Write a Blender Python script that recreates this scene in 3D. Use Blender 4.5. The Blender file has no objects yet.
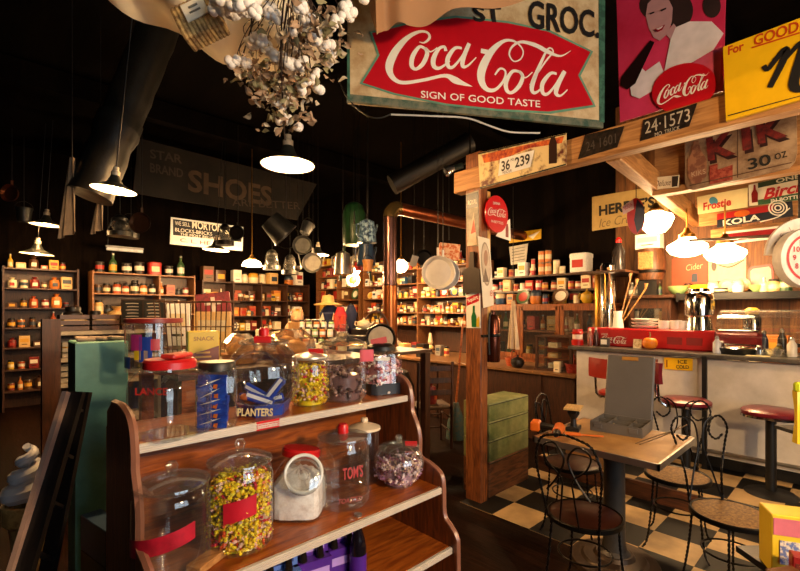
import bpy, math, random
from mathutils import Vector, Matrix, Euler
from math import pi, sin, cos, radians
S = bpy.context.scene
COL = S.collection
RNG = random.Random(7)
# ------------------------------------------------------------------ camera frame
FPX, CXP, HOR = 442.0, 400.0, 311.0
FW = Vector((.689, .725, 0)).normalized()
RT = Vector((FW.y, -FW.x, 0))
YAW = -math.atan2(FW.x, FW.y)
EYE = Vector((0, 0, 1.5))
def ray(px, py): return RT * ((px - CXP) / FPX) + FW + Vector((0, 0, (HOR - py) / FPX))
def atD(px, py, d): return EYE + ray(px, py) * d
def onX(px, py, x): r = ray(px, py); return EYE + r * (x / r.x)
def onY(px, py, y): r = ray(px, py); return EYE + r * (y / r.y)
def onZ(px, py, z): r = ray(px, py); return EYE + r * ((z - 1.5) / r.z)
def scr(p):
    q = Vector(p) - EYE; d = q.dot(FW)
    return (CXP + FPX * q.dot(RT) / d, HOR - FPX * q.z / d, d)
# ------------------------------------------------------------------ materials
def lin(h):
    h = h.lstrip('#'); c = [int(h[i:i + 2], 16) / 255 for i in (0, 2, 4)]
    return tuple((x / 12.92 if x <= .04045 else ((x + .055) / 1.055) ** 2.4) for x in c) + (1,)
_M = {}
def _new(n):
    m = bpy.data.materials.new(n); m.use_nodes = True
    nt = m.node_tree; nt.nodes.clear()
    o = nt.nodes.new('ShaderNodeOutputMaterial'); p = nt.nodes.new('ShaderNodeBsdfPrincipled')
    nt.links.new(p.outputs[0], o.inputs[0])
    return m, nt, p
def ramp(nt, fac, cols):
    r = nt.nodes.new('ShaderNodeValToRGB'); e = r.color_ramp.elements
    while len(e) < len(cols): e.new(.5)
    for i, (pos, c) in enumerate(cols): e[i].position = pos; e[i].color = c
    nt.links.new(fac, r.inputs[0]); return r.outputs[0]
def dark(c, k): return (c[0] * k, c[1] * k, c[2] * k, 1)
def M(hexc, rough=.5, metal=0, var=.25, scale=14, bump=0, name=None, spec=.5):
    k = (hexc, rough, metal, var, scale, bump, spec)
    if k in _M: return _M[k]
    m, nt, p = _new(name or 'paint_' + hexc.strip('#'))
    c = lin(hexc)
    p.inputs['Roughness'].default_value = rough; p.inputs['Metallic'].default_value = metal
    p.inputs['Specular IOR Level'].default_value = spec
    if var:
        tc = nt.nodes.new('ShaderNodeTexCoord'); n = nt.nodes.new('ShaderNodeTexNoise')
        n.inputs['Scale'].default_value = scale; n.inputs['Detail'].default_value = 5
        nt.links.new(tc.outputs['Object'], n.inputs['Vector'])
        o = ramp(nt, n.outputs['Fac'], [(.3, dark(c, 1 - var)), (.7, dark(c, 1 + var * .4))])
        nt.links.new(o, p.inputs['Base Color'])
        if bump:
            b = nt.nodes.new('ShaderNodeBump'); b.inputs['Strength'].default_value = bump; b.inputs['Distance'].default_value = .01
            nt.links.new(n.outputs['Fac'], b.inputs['Height']); nt.links.new(b.outputs[0], p.inputs['Normal'])
    else: p.inputs['Base Color'].default_value = c
    _M[k] = m; return m
def WOOD(h1, h2, axis='x', scale=5, rough=.45, stretch=9, bump=.15, planks=None, name=None):
    k = ('wood', h1, h2, axis, scale, rough, stretch, planks)
    if k in _M: return _M[k]
    m, nt, p = _new(name or 'wood_' + h1.strip('#')); L = nt.links
    tc = nt.nodes.new('ShaderNodeTexCoord'); mp = nt.nodes.new('ShaderNodeMapping')
    sc = [stretch] * 3; sc['xyz'.index(axis)] = 1
    mp.inputs['Scale'].default_value = sc
    L.new(tc.outputs['Object'], mp.inputs['Vector'])
    n = nt.nodes.new('ShaderNodeTexNoise'); n.inputs['Scale'].default_value = scale; n.inputs['Detail'].default_value = 7
    n.inputs['Distortion'].default_value = 1.2
    L.new(mp.outputs[0], n.inputs['Vector'])
    o = ramp(nt, n.outputs['Fac'], [(.3, lin(h1)), (.68, lin(h2))])
    h = n.outputs['Fac']
    if planks:   # planks = (axis across, width)
        sx = nt.nodes.new('ShaderNodeSeparateXYZ'); L.new(tc.outputs['Object'], sx.inputs[0])
        d = nt.nodes.new('ShaderNodeMath'); d.operation = 'DIVIDE'; d.inputs[1].default_value = planks[1]
        L.new(sx.outputs['xyz'.index(planks[0])], d.inputs[0])
        fr = nt.nodes.new('ShaderNodeMath'); fr.operation = 'FRACT'; L.new(d.outputs[0], fr.inputs[0])
        fl = nt.nodes.new('ShaderNodeMath'); fl.operation = 'FLOOR'; L.new(d.outputs[0], fl.inputs[0])
        wn = nt.nodes.new('ShaderNodeTexWhiteNoise'); wn.noise_dimensions = '1D'; L.new(fl.outputs[0], wn.inputs['W'])
        tone = ramp(nt, wn.outputs['Value'], [(0, (.55, .55, .55, 1)), (1, (1.1, 1.1, 1.1, 1))])
        mx = nt.nodes.new('ShaderNodeMix'); mx.data_type = 'RGBA'; mx.blend_type = 'MULTIPLY'; mx.inputs[0].default_value = 1
        L.new(o, mx.inputs[6]); L.new(tone, mx.inputs[7])
        gap = ramp(nt, fr.outputs[0], [(.0, (.05, .05, .05, 1)), (.035, (1, 1, 1, 1))])
        m2 = nt.nodes.new('ShaderNodeMix'); m2.data_type = 'RGBA'; m2.blend_type = 'MULTIPLY'; m2.inputs[0].default_value = 1
        L.new(mx.outputs[2], m2.inputs[6]); L.new(gap, m2.inputs[7]); o = m2.outputs[2]
    L.new(o, p.inputs['Base Color']); p.inputs['Roughness'].default_value = rough
    b = nt.nodes.new('ShaderNodeBump'); b.inputs['Strength'].default_value = bump; b.inputs['Distance'].default_value = .01
    L.new(h, b.inputs['Height']); L.new(b.outputs[0], p.inputs['Normal'])
    _M[k] = m; return m
def GLASS(hexc='#f4f6f5', base=.05, edge=.75, rough=.03, power=3.0, rim_haze=.1):
    k = ('glass', hexc, base, edge, rough, power, rim_haze)
    if k in _M: return _M[k]
    m = bpy.data.materials.new('clear_glass'); m.use_nodes = True; nt = m.node_tree; nt.nodes.clear(); L = nt.links
    o = nt.nodes.new('ShaderNodeOutputMaterial'); mix = nt.nodes.new('ShaderNodeMixShader')
    t = nt.nodes.new('ShaderNodeBsdfTransparent'); t.inputs[0].default_value = lin(hexc)
    g = nt.nodes.new('ShaderNodeBsdfGlossy'); g.inputs['Roughness'].default_value = rough; g.inputs[0].default_value = (.95, .95, .95, 1)
    lw = nt.nodes.new('ShaderNodeLayerWeight'); lw.inputs[0].default_value = .5
    pw = nt.nodes.new('ShaderNodeMath'); pw.operation = 'POWER'; pw.inputs[1].default_value = power
    L.new(lw.outputs['Facing'], pw.inputs[0])
    ma = nt.nodes.new('ShaderNodeMath'); ma.operation = 'MULTIPLY_ADD'; ma.inputs[1].default_value = edge; ma.inputs[2].default_value = base
    L.new(pw.outputs[0], ma.inputs[0]); L.new(ma.outputs[0], mix.inputs[0])
    df = nt.nodes.new('ShaderNodeBsdfDiffuse'); df.inputs[0].default_value = (.8, .8, .78, 1)
    gm = nt.nodes.new('ShaderNodeMixShader'); gm.inputs[0].default_value = rim_haze  # bright outlines of lit glass painted in as pale haze, with some dust
    L.new(g.outputs[0], gm.inputs[1]); L.new(df.outputs[0], gm.inputs[2])
    L.new(t.outputs[0], mix.inputs[1]); L.new(gm.outputs[0], mix.inputs[2]); L.new(mix.outputs[0], o.inputs[0])
    _M[k] = m; return m
def GLOW(hexc, strength, name='lit_lamp'):
    k = ('glow', hexc, strength)
    if k in _M: return _M[k]
    m, nt, p = _new(name)
    p.inputs['Base Color'].default_value = lin(hexc); p.inputs['Emission Color'].default_value = lin(hexc)
    p.inputs['Emission Strength'].default_value = strength
    _M[k] = m; return m
def MIXED(h1, h2, scale=8, lo=.45, hi=.55, rough=.6, metal=0, bump=0, vec='Object'):
    """two colours in patches: rust on tin, worn paint, prints"""
    k = ('mixed', h1, h2, scale, lo, hi, rough, metal)
    if k in _M: return _M[k]
    m, nt, p = _new('worn_' + h1.strip('#')); L = nt.links
    tc = nt.nodes.new('ShaderNodeTexCoord'); n = nt.nodes.new('ShaderNodeTexNoise')
    n.inputs['Scale'].default_value = scale; n.inputs['Detail'].default_value = 6; n.inputs['Roughness'].default_value = .65
    L.new(tc.outputs[vec], n.inputs['Vector'])
    L.new(ramp(nt, n.outputs['Fac'], [(lo, lin(h1)), (hi, lin(h2))]), p.inputs['Base Color'])
    p.inputs['Roughness'].default_value = rough; p.inputs['Metallic'].default_value = metal
    if bump:
        b = nt.nodes.new('ShaderNodeBump'); b.inputs['Strength'].default_value = bump; b.inputs['Distance'].default_value = .004
        L.new(n.outputs['Fac'], b.inputs['Height']); L.new(b.outputs[0], p.inputs['Normal'])
    _M[k] = m; return m
def CHECK(h1, h2, size, ox, oy):
    m, nt, p = _new('checker_tiles'); L = nt.links
    tc = nt.nodes.new('ShaderNodeTexCoord'); mp = nt.nodes.new('ShaderNodeMapping')
    mp.inputs['Location'].default_value = (-ox / size + 20, -oy / size + 20, .5); mp.inputs['Scale'].default_value = (1 / size, 1 / size, 0)
    L.new(tc.outputs['Object'], mp.inputs['Vector'])
    ck = nt.nodes.new('ShaderNodeTexChecker'); ck.inputs['Scale'].default_value = 1
    L.new(mp.outputs[0], ck.inputs['Vector'])
    n = nt.nodes.new('ShaderNodeTexNoise'); n.inputs['Scale'].default_value = 6; n.inputs['Detail'].default_value = 6
    L.new(tc.outputs['Object'], n.inputs['Vector'])
    a = ramp(nt, n.outputs['Fac'], [(.3, dark(lin(h1), .62)), (.65, lin(h1))])
    b_ = ramp(nt, n.outputs['Fac'], [(.3, dark(lin(h2), .7)), (.7, dark(lin(h2), 1.5))])
    L.new(a, ck.inputs['Color1']); L.new(b_, ck.inputs['Color2'])
    L.new(ck.outputs['Color'], p.inputs['Base Color']); p.inputs['Roughness'].default_value = .5; p.inputs['Specular IOR Level'].default_value = .25
    return m
# ------------------------------------------------------------------ mesh builder
from mathutils.geometry import tessellate_polygon
class MB:
    def __init__(s): s.v = []; s.f = []; s.mi = []; s.m = 0; s.T = Matrix.Identity(4)
    def mat(s, i): s.m = i; return s
    def at(s, loc=(0, 0, 0), rot=(0, 0, 0), sc=1):
        s.T = Matrix.Translation(Vector(loc)) @ Euler(rot).to_matrix().to_4x4() @ Matrix.Scale(sc, 4); return s
    def frame(s, loc, zdir, xhint=(1, 0, .01)):
        z = Vector(zdir).normalized(); x = Vector(xhint); x = (x - z * x.dot(z)).normalized(); y = z.cross(x)
        s.T = Matrix.Translation(Vector(loc)) @ Matrix((x, y, z)).transposed().to_4x4(); return s
    def add(s, vs, fs):
        b = len(s.v); T = s.T
        s.v += [T @ Vector(v) for v in vs]
        for f in fs: s.f.append([b + i for i in f]); s.mi.append(s.m)
        return s
    def box(s, c, d, bev=0):
        x, y, z = (k / 2 for k in d)
        if not bev:
            vs = [(c[0] + a * x, c[1] + b * y, c[2] + e * z) for a in (-1, 1) for b in (-1, 1) for e in (-1, 1)]
            return s.add(vs, [(0, 1, 3, 2), (4, 6, 7, 5), (0, 4, 5, 1), (2, 3, 7, 6), (0, 2, 6, 4), (1, 5, 7, 3)])
        bev = min(bev, x * .9, y * .9, z * .9)
        h = (x, y, z); vs = []; idx = {}
        for sx in (-1, 1):
            for sy in (-1, 1):
                for sz in (-1, 1):
                    sg = (sx, sy, sz)
                    for ax in range(3):
                        idx[(sg, ax)] = len(vs)
                        vs.append(tuple(c[i] + sg[i] * (h[i] if i == ax else h[i] - bev) for i in range(3)))
        fs = []
        for ax in range(3):
            o = [i for i in range(3) if i != ax]
            for sg in (-1, 1):
                q = []
                for a, b in ((-1, -1), (1, -1), (1, 1), (-1, 1)):
                    k = [0, 0, 0]; k[ax] = sg; k[o[0]] = a; k[o[1]] = b; q.append(idx[(tuple(k), ax)])
                if (sg == 1) != (ax != 1): q.reverse()
                fs.append(q)
        for ax in range(3):
            o = [i for i in range(3) if i != ax]
            for a in (-1, 1):
                for b in (-1, 1):
                    k1 = [0, 0, 0]; k2 = [0, 0, 0]
                    k1[ax] = -1; k2[ax] = 1
                    for k in (k1, k2): k[o[0]] = a; k[o[1]] = b
                    k1, k2 = tuple(k1), tuple(k2)
                    q = [idx[(k1, o[0])], idx[(k2, o[0])], idx[(k2, o[1])], idx[(k1, o[1])]]
                    if (a * b > 0) != (ax != 1): q.reverse()
                    fs.append(q)
        for sx in (-1, 1):
            for sy in (-1, 1):
                for sz in (-1, 1):
                    q = [idx[((sx, sy, sz), a)] for a in range(3)]
                    if sx * sy * sz < 0: q.reverse()
                    fs.append(q)
        return s.add(vs, fs)
    def lathe(s, prof, seg=24, c=(0, 0, 0), sq=None, ang=0):
        """prof: (r, z) or (r, z, material); sq squares the section (superellipse power)"""
        n = len(prof); vs = []; rings = []
        def k(t):
            if not sq: return 1
            return (abs(cos(t)) ** sq + abs(sin(t)) ** sq) ** (-1 / sq)
        for p in prof:
            r, z = p[0], p[1]
            if r < 1e-6: rings.append([len(vs)]); vs.append((c[0], c[1], c[2] + z))
            else:
                rings.append(list(range(len(vs), len(vs) + seg)))
                for i in range(seg):
                    t = 2 * pi * i / seg; q = k(t) * r
                    vs.append((c[0] + q * cos(t + ang), c[1] + q * sin(t + ang), c[2] + z))
        b = len(s.v); s.v += [s.T @ Vector(v) for v in vs]
        for j in range(n - 1):
            A, B = rings[j], rings[j + 1]; m = prof[j + 1][2] if len(prof[j + 1]) > 2 else s.m
            for i in range(seg):
                i2 = (i + 1) % seg
                if len(A) == 1 and len(B) == 1: break
                if len(A) == 1: q = [A[0], B[i2], B[i]]
                elif len(B) == 1: q = [A[i], A[i2], B[0]]
                else: q = [A[i], A[i2], B[i2], B[i]]
                s.f.append([b + x for x in q]); s.mi.append(m)
        return s
    def cyl(s, a, b, r, r2=None, seg=12):
        a, b = Vector(a), Vector(b); r2 = r if r2 is None else r2
        T = s.T; d = b - a; h = d.length
        z = d.normalized(); x = Vector((1, 0, .01)) if abs(z.x) < .9 else Vector((0, 1, .01)); x = (x - z * x.dot(z)).normalized(); y = z.cross(x)
        s.T = T @ Matrix.Translation(a) @ Matrix((x, y, z)).transposed().to_4x4()
        s.lathe([(0, 0), (r, 0), (r2, h), (0, h)], seg); s.T = T; return s
    def tube(s, pts, r, seg=6, closed=False, cap=True):
        P = [Vector(p) for p in pts]; n = len(P); rr = r if isinstance(r, (list, tuple)) else [r] * n
        vs = []; up = None
        for i in range(n):
            a = P[(i - 1) % n] if (i > 0 or closed) else P[i]; b = P[(i + 1) % n] if (i < n - 1 or closed) else P[i]
            t = (b - a).normalized()
            if up is None: up = Vector((0, 0, 1)) if abs(t.z) < .9 else Vector((1, 0, 0))
            x = (up - t * up.dot(t)); x = x.normalized() if x.length > 1e-5 else t.orthogonal().normalized(); up = x; y = t.cross(x)
            for k in range(seg):
                q = 2 * pi * k / seg; vs.append(P[i] + (x * cos(q) + y * sin(q)) * rr[i])
        fs = []
        for i in range(n if closed else n - 1):
            j = (i + 1) % n
            for k in range(seg): k2 = (k + 1) % seg; fs.append((i * seg + k, i * seg + k2, j * seg + k2, j * seg + k))
        if not closed and cap: fs.append(tuple(range(seg - 1, -1, -1))); fs.append(tuple((n - 1) * seg + k for k in range(seg)))
        return s.add(vs, fs)
    def prism(s, poly, y0, y1):
        """polygon in x,z extruded along y from y0 to y1"""
        n = len(poly)
        area = sum(poly[i][0] * poly[(i + 1) % n][1] - poly[(i + 1) % n][0] * poly[i][1] for i in range(n))
        if area < 0: poly = poly[::-1]
        vs = [(x, y0, z) for x, z in poly] + [(x, y1, z) for x, z in poly]
        tri = tessellate_polygon([[Vector((x, z, 0)) for x, z in poly]]); fs = []
        for t in tri:
            a, b, c = t
            (x1, z1), (x2, z2), (x3, z3) = poly[a], poly[b], poly[c]
            if (x2 - x1) * (z3 - z1) - (x3 - x1) * (z2 - z1) < 0: a, b, c = c, b, a
            fs.append((a, b, c)); fs.append((n + c, n + b, n + a))
        for i in range(n): j = (i + 1) % n; fs.append((i, n + i, n + j, j))
        return s.add(vs, fs)
    def ell(s, c, r, seg=12, rings=8):
        r = r if isinstance(r, (tuple, list)) else (r, r, r)
        vs = [(c[0], c[1], c[2] - r[2])]
        for j in range(1, rings):
            ph = -pi / 2 + pi * j / rings
            for i in range(seg):
                t = 2 * pi * i / seg; vs.append((c[0] + r[0] * cos(ph) * cos(t), c[1] + r[1] * cos(ph) * sin(t), c[2] + r[2] * sin(ph)))
        vs.append((c[0], c[1], c[2] + r[2])); fs = []
        for i in range(seg): fs.append((0, 1 + (i + 1) % seg, 1 + i))
        for j in range(rings - 2):
            for i in range(seg): a = 1 + j * seg; i2 = (i + 1) % seg; fs.append((a + i, a + i2, a + seg + i2, a + seg + i))
        L = len(vs) - 1; a = 1 + (rings - 2) * seg
        for i in range(seg): fs.append((a + i, a + (i + 1) % seg, L))
        return s.add(vs, fs)
    def grid(s, fn, nu, nv, th=0):
        vs = [Vector(fn(i / nu, j / nv)) for j in range(nv + 1) for i in range(nu + 1)]
        fs = [(j * (nu + 1) + i, j * (nu + 1) + i + 1, (j + 1) * (nu + 1) + i + 1, (j + 1) * (nu + 1) + i) for j in range(nv) for i in range(nu)]
        if th:
            n = len(vs); nor = [Vector((0, 0, 0)) for _ in vs]
            for f in fs:
                q = (vs[f[2]] - vs[f[0]]).cross(vs[f[3]] - vs[f[1]])
                for i in f: nor[i] += q
            vs = vs + [v - q.normalized() * th for v, q in zip(vs, nor)]
            fs = fs + [tuple(n + i for i in reversed(f)) for f in fs]
            ed = [j * (nu + 1) for j in range(nv + 1)]; W = nu + 1
            loop = list(range(W)) + [j * W + nu for j in range(1, nv + 1)] + [nv * W + i for i in range(nu - 1, -1, -1)] + [j * W for j in range(nv - 1, 0, -1)]
            for a, b in zip(loop, loop[1:] + loop[:1]): fs.append((b, a, n + a, n + b))
        return s.add(vs, fs)
    def text(s, body, cx, cz, w, h, y=0, shear=0, bold=0, rot=0, slope=0):
        """flat lettering fitted to a w x h box centred on (cx, cz) in the x-z plane, facing -y"""
        c = bpy.data.curves.new('lettering', 'FONT'); c.body = body; c.shear = shear; c.offset = bold; c.resolution_u = 3
        o = bpy.data.objects.new('lettering', c); me = bpy.data.meshes.new_from_object(o)
        P = [v.co.copy() for v in me.vertices]
        x0, x1 = min(p.x for p in P), max(p.x for p in P); y0, y1 = min(p.y for p in P), max(p.y for p in P)
        kx, ky = w / (x1 - x0), h / (y1 - y0); vs = []
        for p in P:
            X, Z = (p.x - (x0 + x1) / 2) * kx, (p.y - (y0 + y1) / 2) * ky
            Z += slope * X
            vs.append((cx + X * cos(rot) - Z * sin(rot), y, cz + X * sin(rot) + Z * cos(rot)))
        s.add(vs, [tuple(f.vertices) for f in me.polygons])
        bpy.data.objects.remove(o); bpy.data.curves.remove(c); bpy.data.meshes.remove(me); return s
    def ribbon(s, pts, y=0, sub=5):
        """painted stroke: (x, z, width) points joined by a smooth curve, lying at depth y"""
        n = len(pts); C = []
        for i in range(n - 1):
            p0, p1, p2, p3 = pts[max(i - 1, 0)], pts[i], pts[i + 1], pts[min(i + 2, n - 1)]
            for k in range(sub):
                t = k / sub; C.append(tuple(.5 * (2 * p1[a] + (p2[a] - p0[a]) * t + (2 * p0[a] - 5 * p1[a] + 4 * p2[a] - p3[a]) * t * t + (3 * p1[a] - p0[a] - 3 * p2[a] + p3[a]) * t ** 3) for a in range(3)))
        C.append(tuple(pts[-1])); vs = []
        for i, (x, z, w) in enumerate(C):
            a, b = C[max(i - 1, 0)], C[min(i + 1, len(C) - 1)]
            dx, dz = b[0] - a[0], b[1] - a[1]; l = math.hypot(dx, dz) or 1
            nx, nz = -dz / l * max(w, .0001) / 2, dx / l * max(w, .0001) / 2
            vs += [(x + nx, y, z + nz), (x - nx, y, z - nz)]
        return s.add(vs, [(2 * i, 2 * i + 1, 2 * i + 3, 2 * i + 2) for i in range(len(C) - 1)])
    def mesh(s, mats, smooth=35):
        me = bpy.data.meshes.new('m'); me.from_pydata(s.v, [], s.f)
        for m in (mats if isinstance(mats, (list, tuple)) else [mats]): me.materials.append(m)
        me.polygons.foreach_set('material_index', s.mi)
        if smooth:
            me.polygons.foreach_set('use_smooth', [True] * len(s.f)); me.set_sharp_from_angle(angle=radians(smooth))
        me.update(); return me
# ------------------------------------------------------------------ objects
def tag(o, label=None, cat=None, group=None, kind=None):
    for k, v in (('label', label), ('category', cat), ('group', group), ('kind', kind)):
        if v: o[k] = v
    return o
def link(name, me, parent=None, loc=None, rot=None, label=None):
    o = bpy.data.objects.new(name, me); COL.objects.link(o)
    if parent: o.parent = parent
    if loc is not None: o.location = loc
    if rot is not None: o.rotation_euler = rot
    if label: o['label'] = label
    return o
def thing(name, label, cat, loc=(0, 0, 0), rz=0, group=None, rot=None):
    o = bpy.data.objects.new(name, None); COL.objects.link(o); o.empty_display_size = .05
    o.location = loc; o.rotation_euler = rot or (0, 0, rz)
    return tag(o, label, cat, group)
def part(name, mb, mats, parent, label=None, smooth=35, kind=None):
    o = link(name, mb.mesh(mats, smooth), parent, label=label); tag(o, kind=kind); return o
def solo(name, mb, mats, label, cat, loc=(0, 0, 0), rz=0, group=None, smooth=35, kind=None, rot=None):
    o = link(name, mb.mesh(mats, smooth), None, loc, rot or (0, 0, rz)); return tag(o, label, cat, group, kind)
def struct(name, mb, mats, parent=None):
    o = link(name, mb.mesh(mats), parent); o['kind'] = 'structure'; return o
def copy_tree(o, loc=None, rz=None, label=None, sc=None, rot=None, parent=None, group=None):
    c = o.copy(); COL.objects.link(c)
    if parent: c.parent = parent
    if loc is not None: c.location = loc
    if rz is not None: c.rotation_euler = (0, 0, rz)
    if rot is not None: c.rotation_euler = rot
    if sc is not None: c.scale = sc if isinstance(sc, (tuple, list)) else (sc,) * 3
    if label: c['label'] = label
    if group: c['group'] = group
    for ch in KIDS.get(o.name, [k for k in COL.objects if k.parent == o]): copy_tree(ch, parent=c)
    return c
KIDS = {}
def lamp_light(name, loc, power, color=(1, .56, .22), r=.03):
    l = bpy.data.lights.new(name, 'POINT'); l.energy = power; l.color = color; l.shadow_soft_size = r
    o = bpy.data.objects.new(name, l); COL.objects.link(o); o.location = loc; return o
ORD = ['first', 'second', 'third', 'fourth', 'fifth', 'sixth', 'seventh', 'eighth', 'ninth', 'tenth', 'eleventh', 'twelfth', 'thirteenth', 'fourteenth', 'fifteenth', 'sixteenth', 'seventeenth', 'eighteenth', 'nineteenth', 'twentieth']
PENDING = []   # shelf goods whose labels are finished at the end: (object, description, place)
def finish_labels():
    by = {}
    for o, d, pl in PENDING: by.setdefault((d, pl), []).append(o)
    for (d, pl), L in by.items():
        if len(L) == 1: L[0]['label'] = d + ' ' + pl; continue
        L.sort(key=lambda o: scr(o.location)[0])
        for i, o in enumerate(L):
            n = ORD[i] if i < len(ORD) else 'number %d' % (i + 1)
            o['label'] = n + ' ' + d + ' from left ' + pl
EXPOSURE, SKY, LP, CP, NP = 0.8, 4.0, 68, 25, 55
# ================================================================== camera, render look, daylight
cam = bpy.data.cameras.new('camera'); co = bpy.data.objects.new('camera', cam); COL.objects.link(co)
co.location = EYE; co.rotation_euler = (pi / 2, 0, YAW)
cam.sensor_width = 36; cam.lens = 36 * FPX / 800; cam.shift_y = (HOR - 285.5) / 800; cam.clip_start = .02
S.camera = co
S.view_settings.view_transform = 'Standard'; S.view_settings.look = 'None'; S.view_settings.gamma = 1
S.view_settings.exposure = EXPOSURE
w = bpy.data.worlds.new('sky'); S.world = w; w.use_nodes = True
bg = w.node_tree.nodes['Background']; bg.inputs[0].default_value = (.78, .88, 1, 1); bg.inputs[1].default_value = SKY
# ------------------------------------------------------------------ shared materials
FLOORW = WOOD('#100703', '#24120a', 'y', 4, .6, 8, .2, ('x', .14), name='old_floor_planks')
OAK = WOOD('#642a0a', '#a8581c', 'x', 5, .35, 8); OAKZ = WOOD('#3a1806', '#7a3c16', 'z', 5, .4, 8)
CAB = WOOD('#5c2a0c', '#96521f', 'z', 6, .4, 8); CABD = WOOD('#26140b', '#4a2814', 'z', 6, .45, 8)
SHW = WOOD('#6a4020', '#a87040', 'x', 6, .5, 8); SHWY = WOOD('#5a3418', '#8c5a30', 'y', 6, .5, 8)
PINE = WOOD('#8a5a2c', '#c08a50', 'y', 4, .55, 10, .1); PINEX = WOOD('#8a5a2c', '#c08a50', 'x', 4, .55, 10, .1)
POSTW = WOOD('#4a220c', '#965426', 'z', 5, .5, 9, .3); PINEZ = WOOD('#a87838', '#d8a858', 'z', 4, .5, 9)
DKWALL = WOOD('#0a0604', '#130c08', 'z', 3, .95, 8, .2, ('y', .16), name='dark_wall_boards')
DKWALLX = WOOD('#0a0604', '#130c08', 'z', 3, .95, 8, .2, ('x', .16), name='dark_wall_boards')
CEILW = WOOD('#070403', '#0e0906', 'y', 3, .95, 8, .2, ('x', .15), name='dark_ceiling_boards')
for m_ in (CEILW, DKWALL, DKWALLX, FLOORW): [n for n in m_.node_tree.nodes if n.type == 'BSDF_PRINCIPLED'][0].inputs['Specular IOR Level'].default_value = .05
BLACK = M('#0c0b0b', .45, var=.2); IRON = M('#17130f', .42, .7, var=.3); STEEL = M('#a8a49c', .28, .9, var=.15)
CHROME = M('#d8d6d2', .12, 1, var=0); BRASS = M('#a87a34', .3, .9, var=.3); COPPER = M('#8a5136', .3, .85, var=.35, scale=6)
WHITE = M('#e6e2d8', .4, var=.08); CREAM = M('#e2d4b0', .5, var=.15); RED = M('#b4141c', .35, var=.12); DRED = M('#6a1014', .4, var=.2)
GL = GLASS()
# ================================================================== the room shell
X1, Y1, X0, Y0, ZC = 5.9, 9.2, -1.8, -2.2, 4.1
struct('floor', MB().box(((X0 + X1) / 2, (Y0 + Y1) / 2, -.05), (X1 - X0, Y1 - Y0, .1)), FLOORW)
TILE = CHECK('#c0a070', '#070606', .3, 2.73, 1.89)
struct('tile_floor', MB().box(((2.73 + 3.82) / 2, (2.19 + Y0) / 2, .002), (1.09, 2.19 - Y0, .004)), TILE)
struct('platform', MB().box(((3.84 + X1) / 2, (2.12 + Y0) / 2, .068), (X1 - 3.84, 2.12 - Y0, .136)), TILE)
struct('trim_platform', MB().box((3.83, (2.12 + Y0) / 2, .068), (.03, 2.12 - Y0, .14)), WOOD('#2a1408', '#5a3016', 'y', 5, .5, 8))
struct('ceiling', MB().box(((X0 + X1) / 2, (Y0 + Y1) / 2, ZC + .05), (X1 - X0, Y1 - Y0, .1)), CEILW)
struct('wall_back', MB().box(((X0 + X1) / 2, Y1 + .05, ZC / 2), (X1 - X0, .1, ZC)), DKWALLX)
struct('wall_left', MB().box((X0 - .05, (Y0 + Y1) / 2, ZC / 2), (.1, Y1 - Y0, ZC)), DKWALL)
WARMW = WOOD('#5a3418', '#8c5a2c', 'z', 3, .6, 8, .2, ('y', .13), name='brown_wall_boards')
struct('wall_right', MB().mat(0).box((X1 + .05, (2.2 + Y1) / 2, ZC / 2), (.1, Y1 - 2.2, ZC)).mat(1).box((X1 + .05, (2.2 + Y0) / 2, ZC / 2), (.1, 2.2 - Y0, ZC)), [DKWALL, WARMW])
wf = MB(); WX0, WX1, WZ0, WZ1 = -.2, 2.4, .75, 2.75
wf.box(((X0 + WX0) / 2, Y0 - .05, ZC / 2), (WX0 - X0, .1, ZC)).box(((WX1 + X1) / 2, Y0 - .05, ZC / 2), (X1 - WX1, .1, ZC))
wf.box(((WX0 + WX1) / 2, Y0 - .05, WZ0 / 2), (WX1 - WX0, .1, WZ0)).box(((WX0 + WX1) / 2, Y0 - .05, (WZ1 + ZC) / 2), (WX1 - WX0, .1, ZC - WZ1))
struct('wall_front', wf, DKWALLX)
wi = MB()
for x in (WX0, (2 * WX0 + WX1) / 3, (WX0 + 2 * WX1) / 3, WX1): wi.box((x, Y0 - .05, (WZ0 + WZ1) / 2), (.07, .12, WZ1 - WZ0))
for z in (WZ0, 2.1, WZ1): wi.box(((WX0 + WX1) / 2, Y0 - .05, z), (WX1 - WX0, .12, .07))
wn = struct('window_1', wi, M('#3a2412', .5))
struct('pane', MB().box(((WX0 + WX1) / 2, Y0 - .05, (WZ0 + WZ1) / 2), (WX1 - WX0, .006, WZ1 - WZ0)), GLASS(base=.03, edge=.4), wn)
al = bpy.data.lights.new('daylight_portal', 'AREA'); al.shape = 'RECTANGLE'; al.size = WX1 - WX0; al.size_y = WZ1 - WZ0
al.energy = 1; al.cycles.is_portal = True
ao = bpy.data.objects.new('daylight_portal', al); COL.objects.link(ao); ao.location = ((WX0 + WX1) / 2, Y0 + .02, (WZ0 + WZ1) / 2); ao.rotation_euler = (pi / 2, 0, 0)
for i, (y, z) in enumerate(((.9, 3.95), (3.4, 3.95), (6.0, 3.95))): struct('trim_%d' % (i + 1), MB().box(((X0 + X1) / 2, y, z), (X1 - X0, .14, .24)), CEILW)
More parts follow.
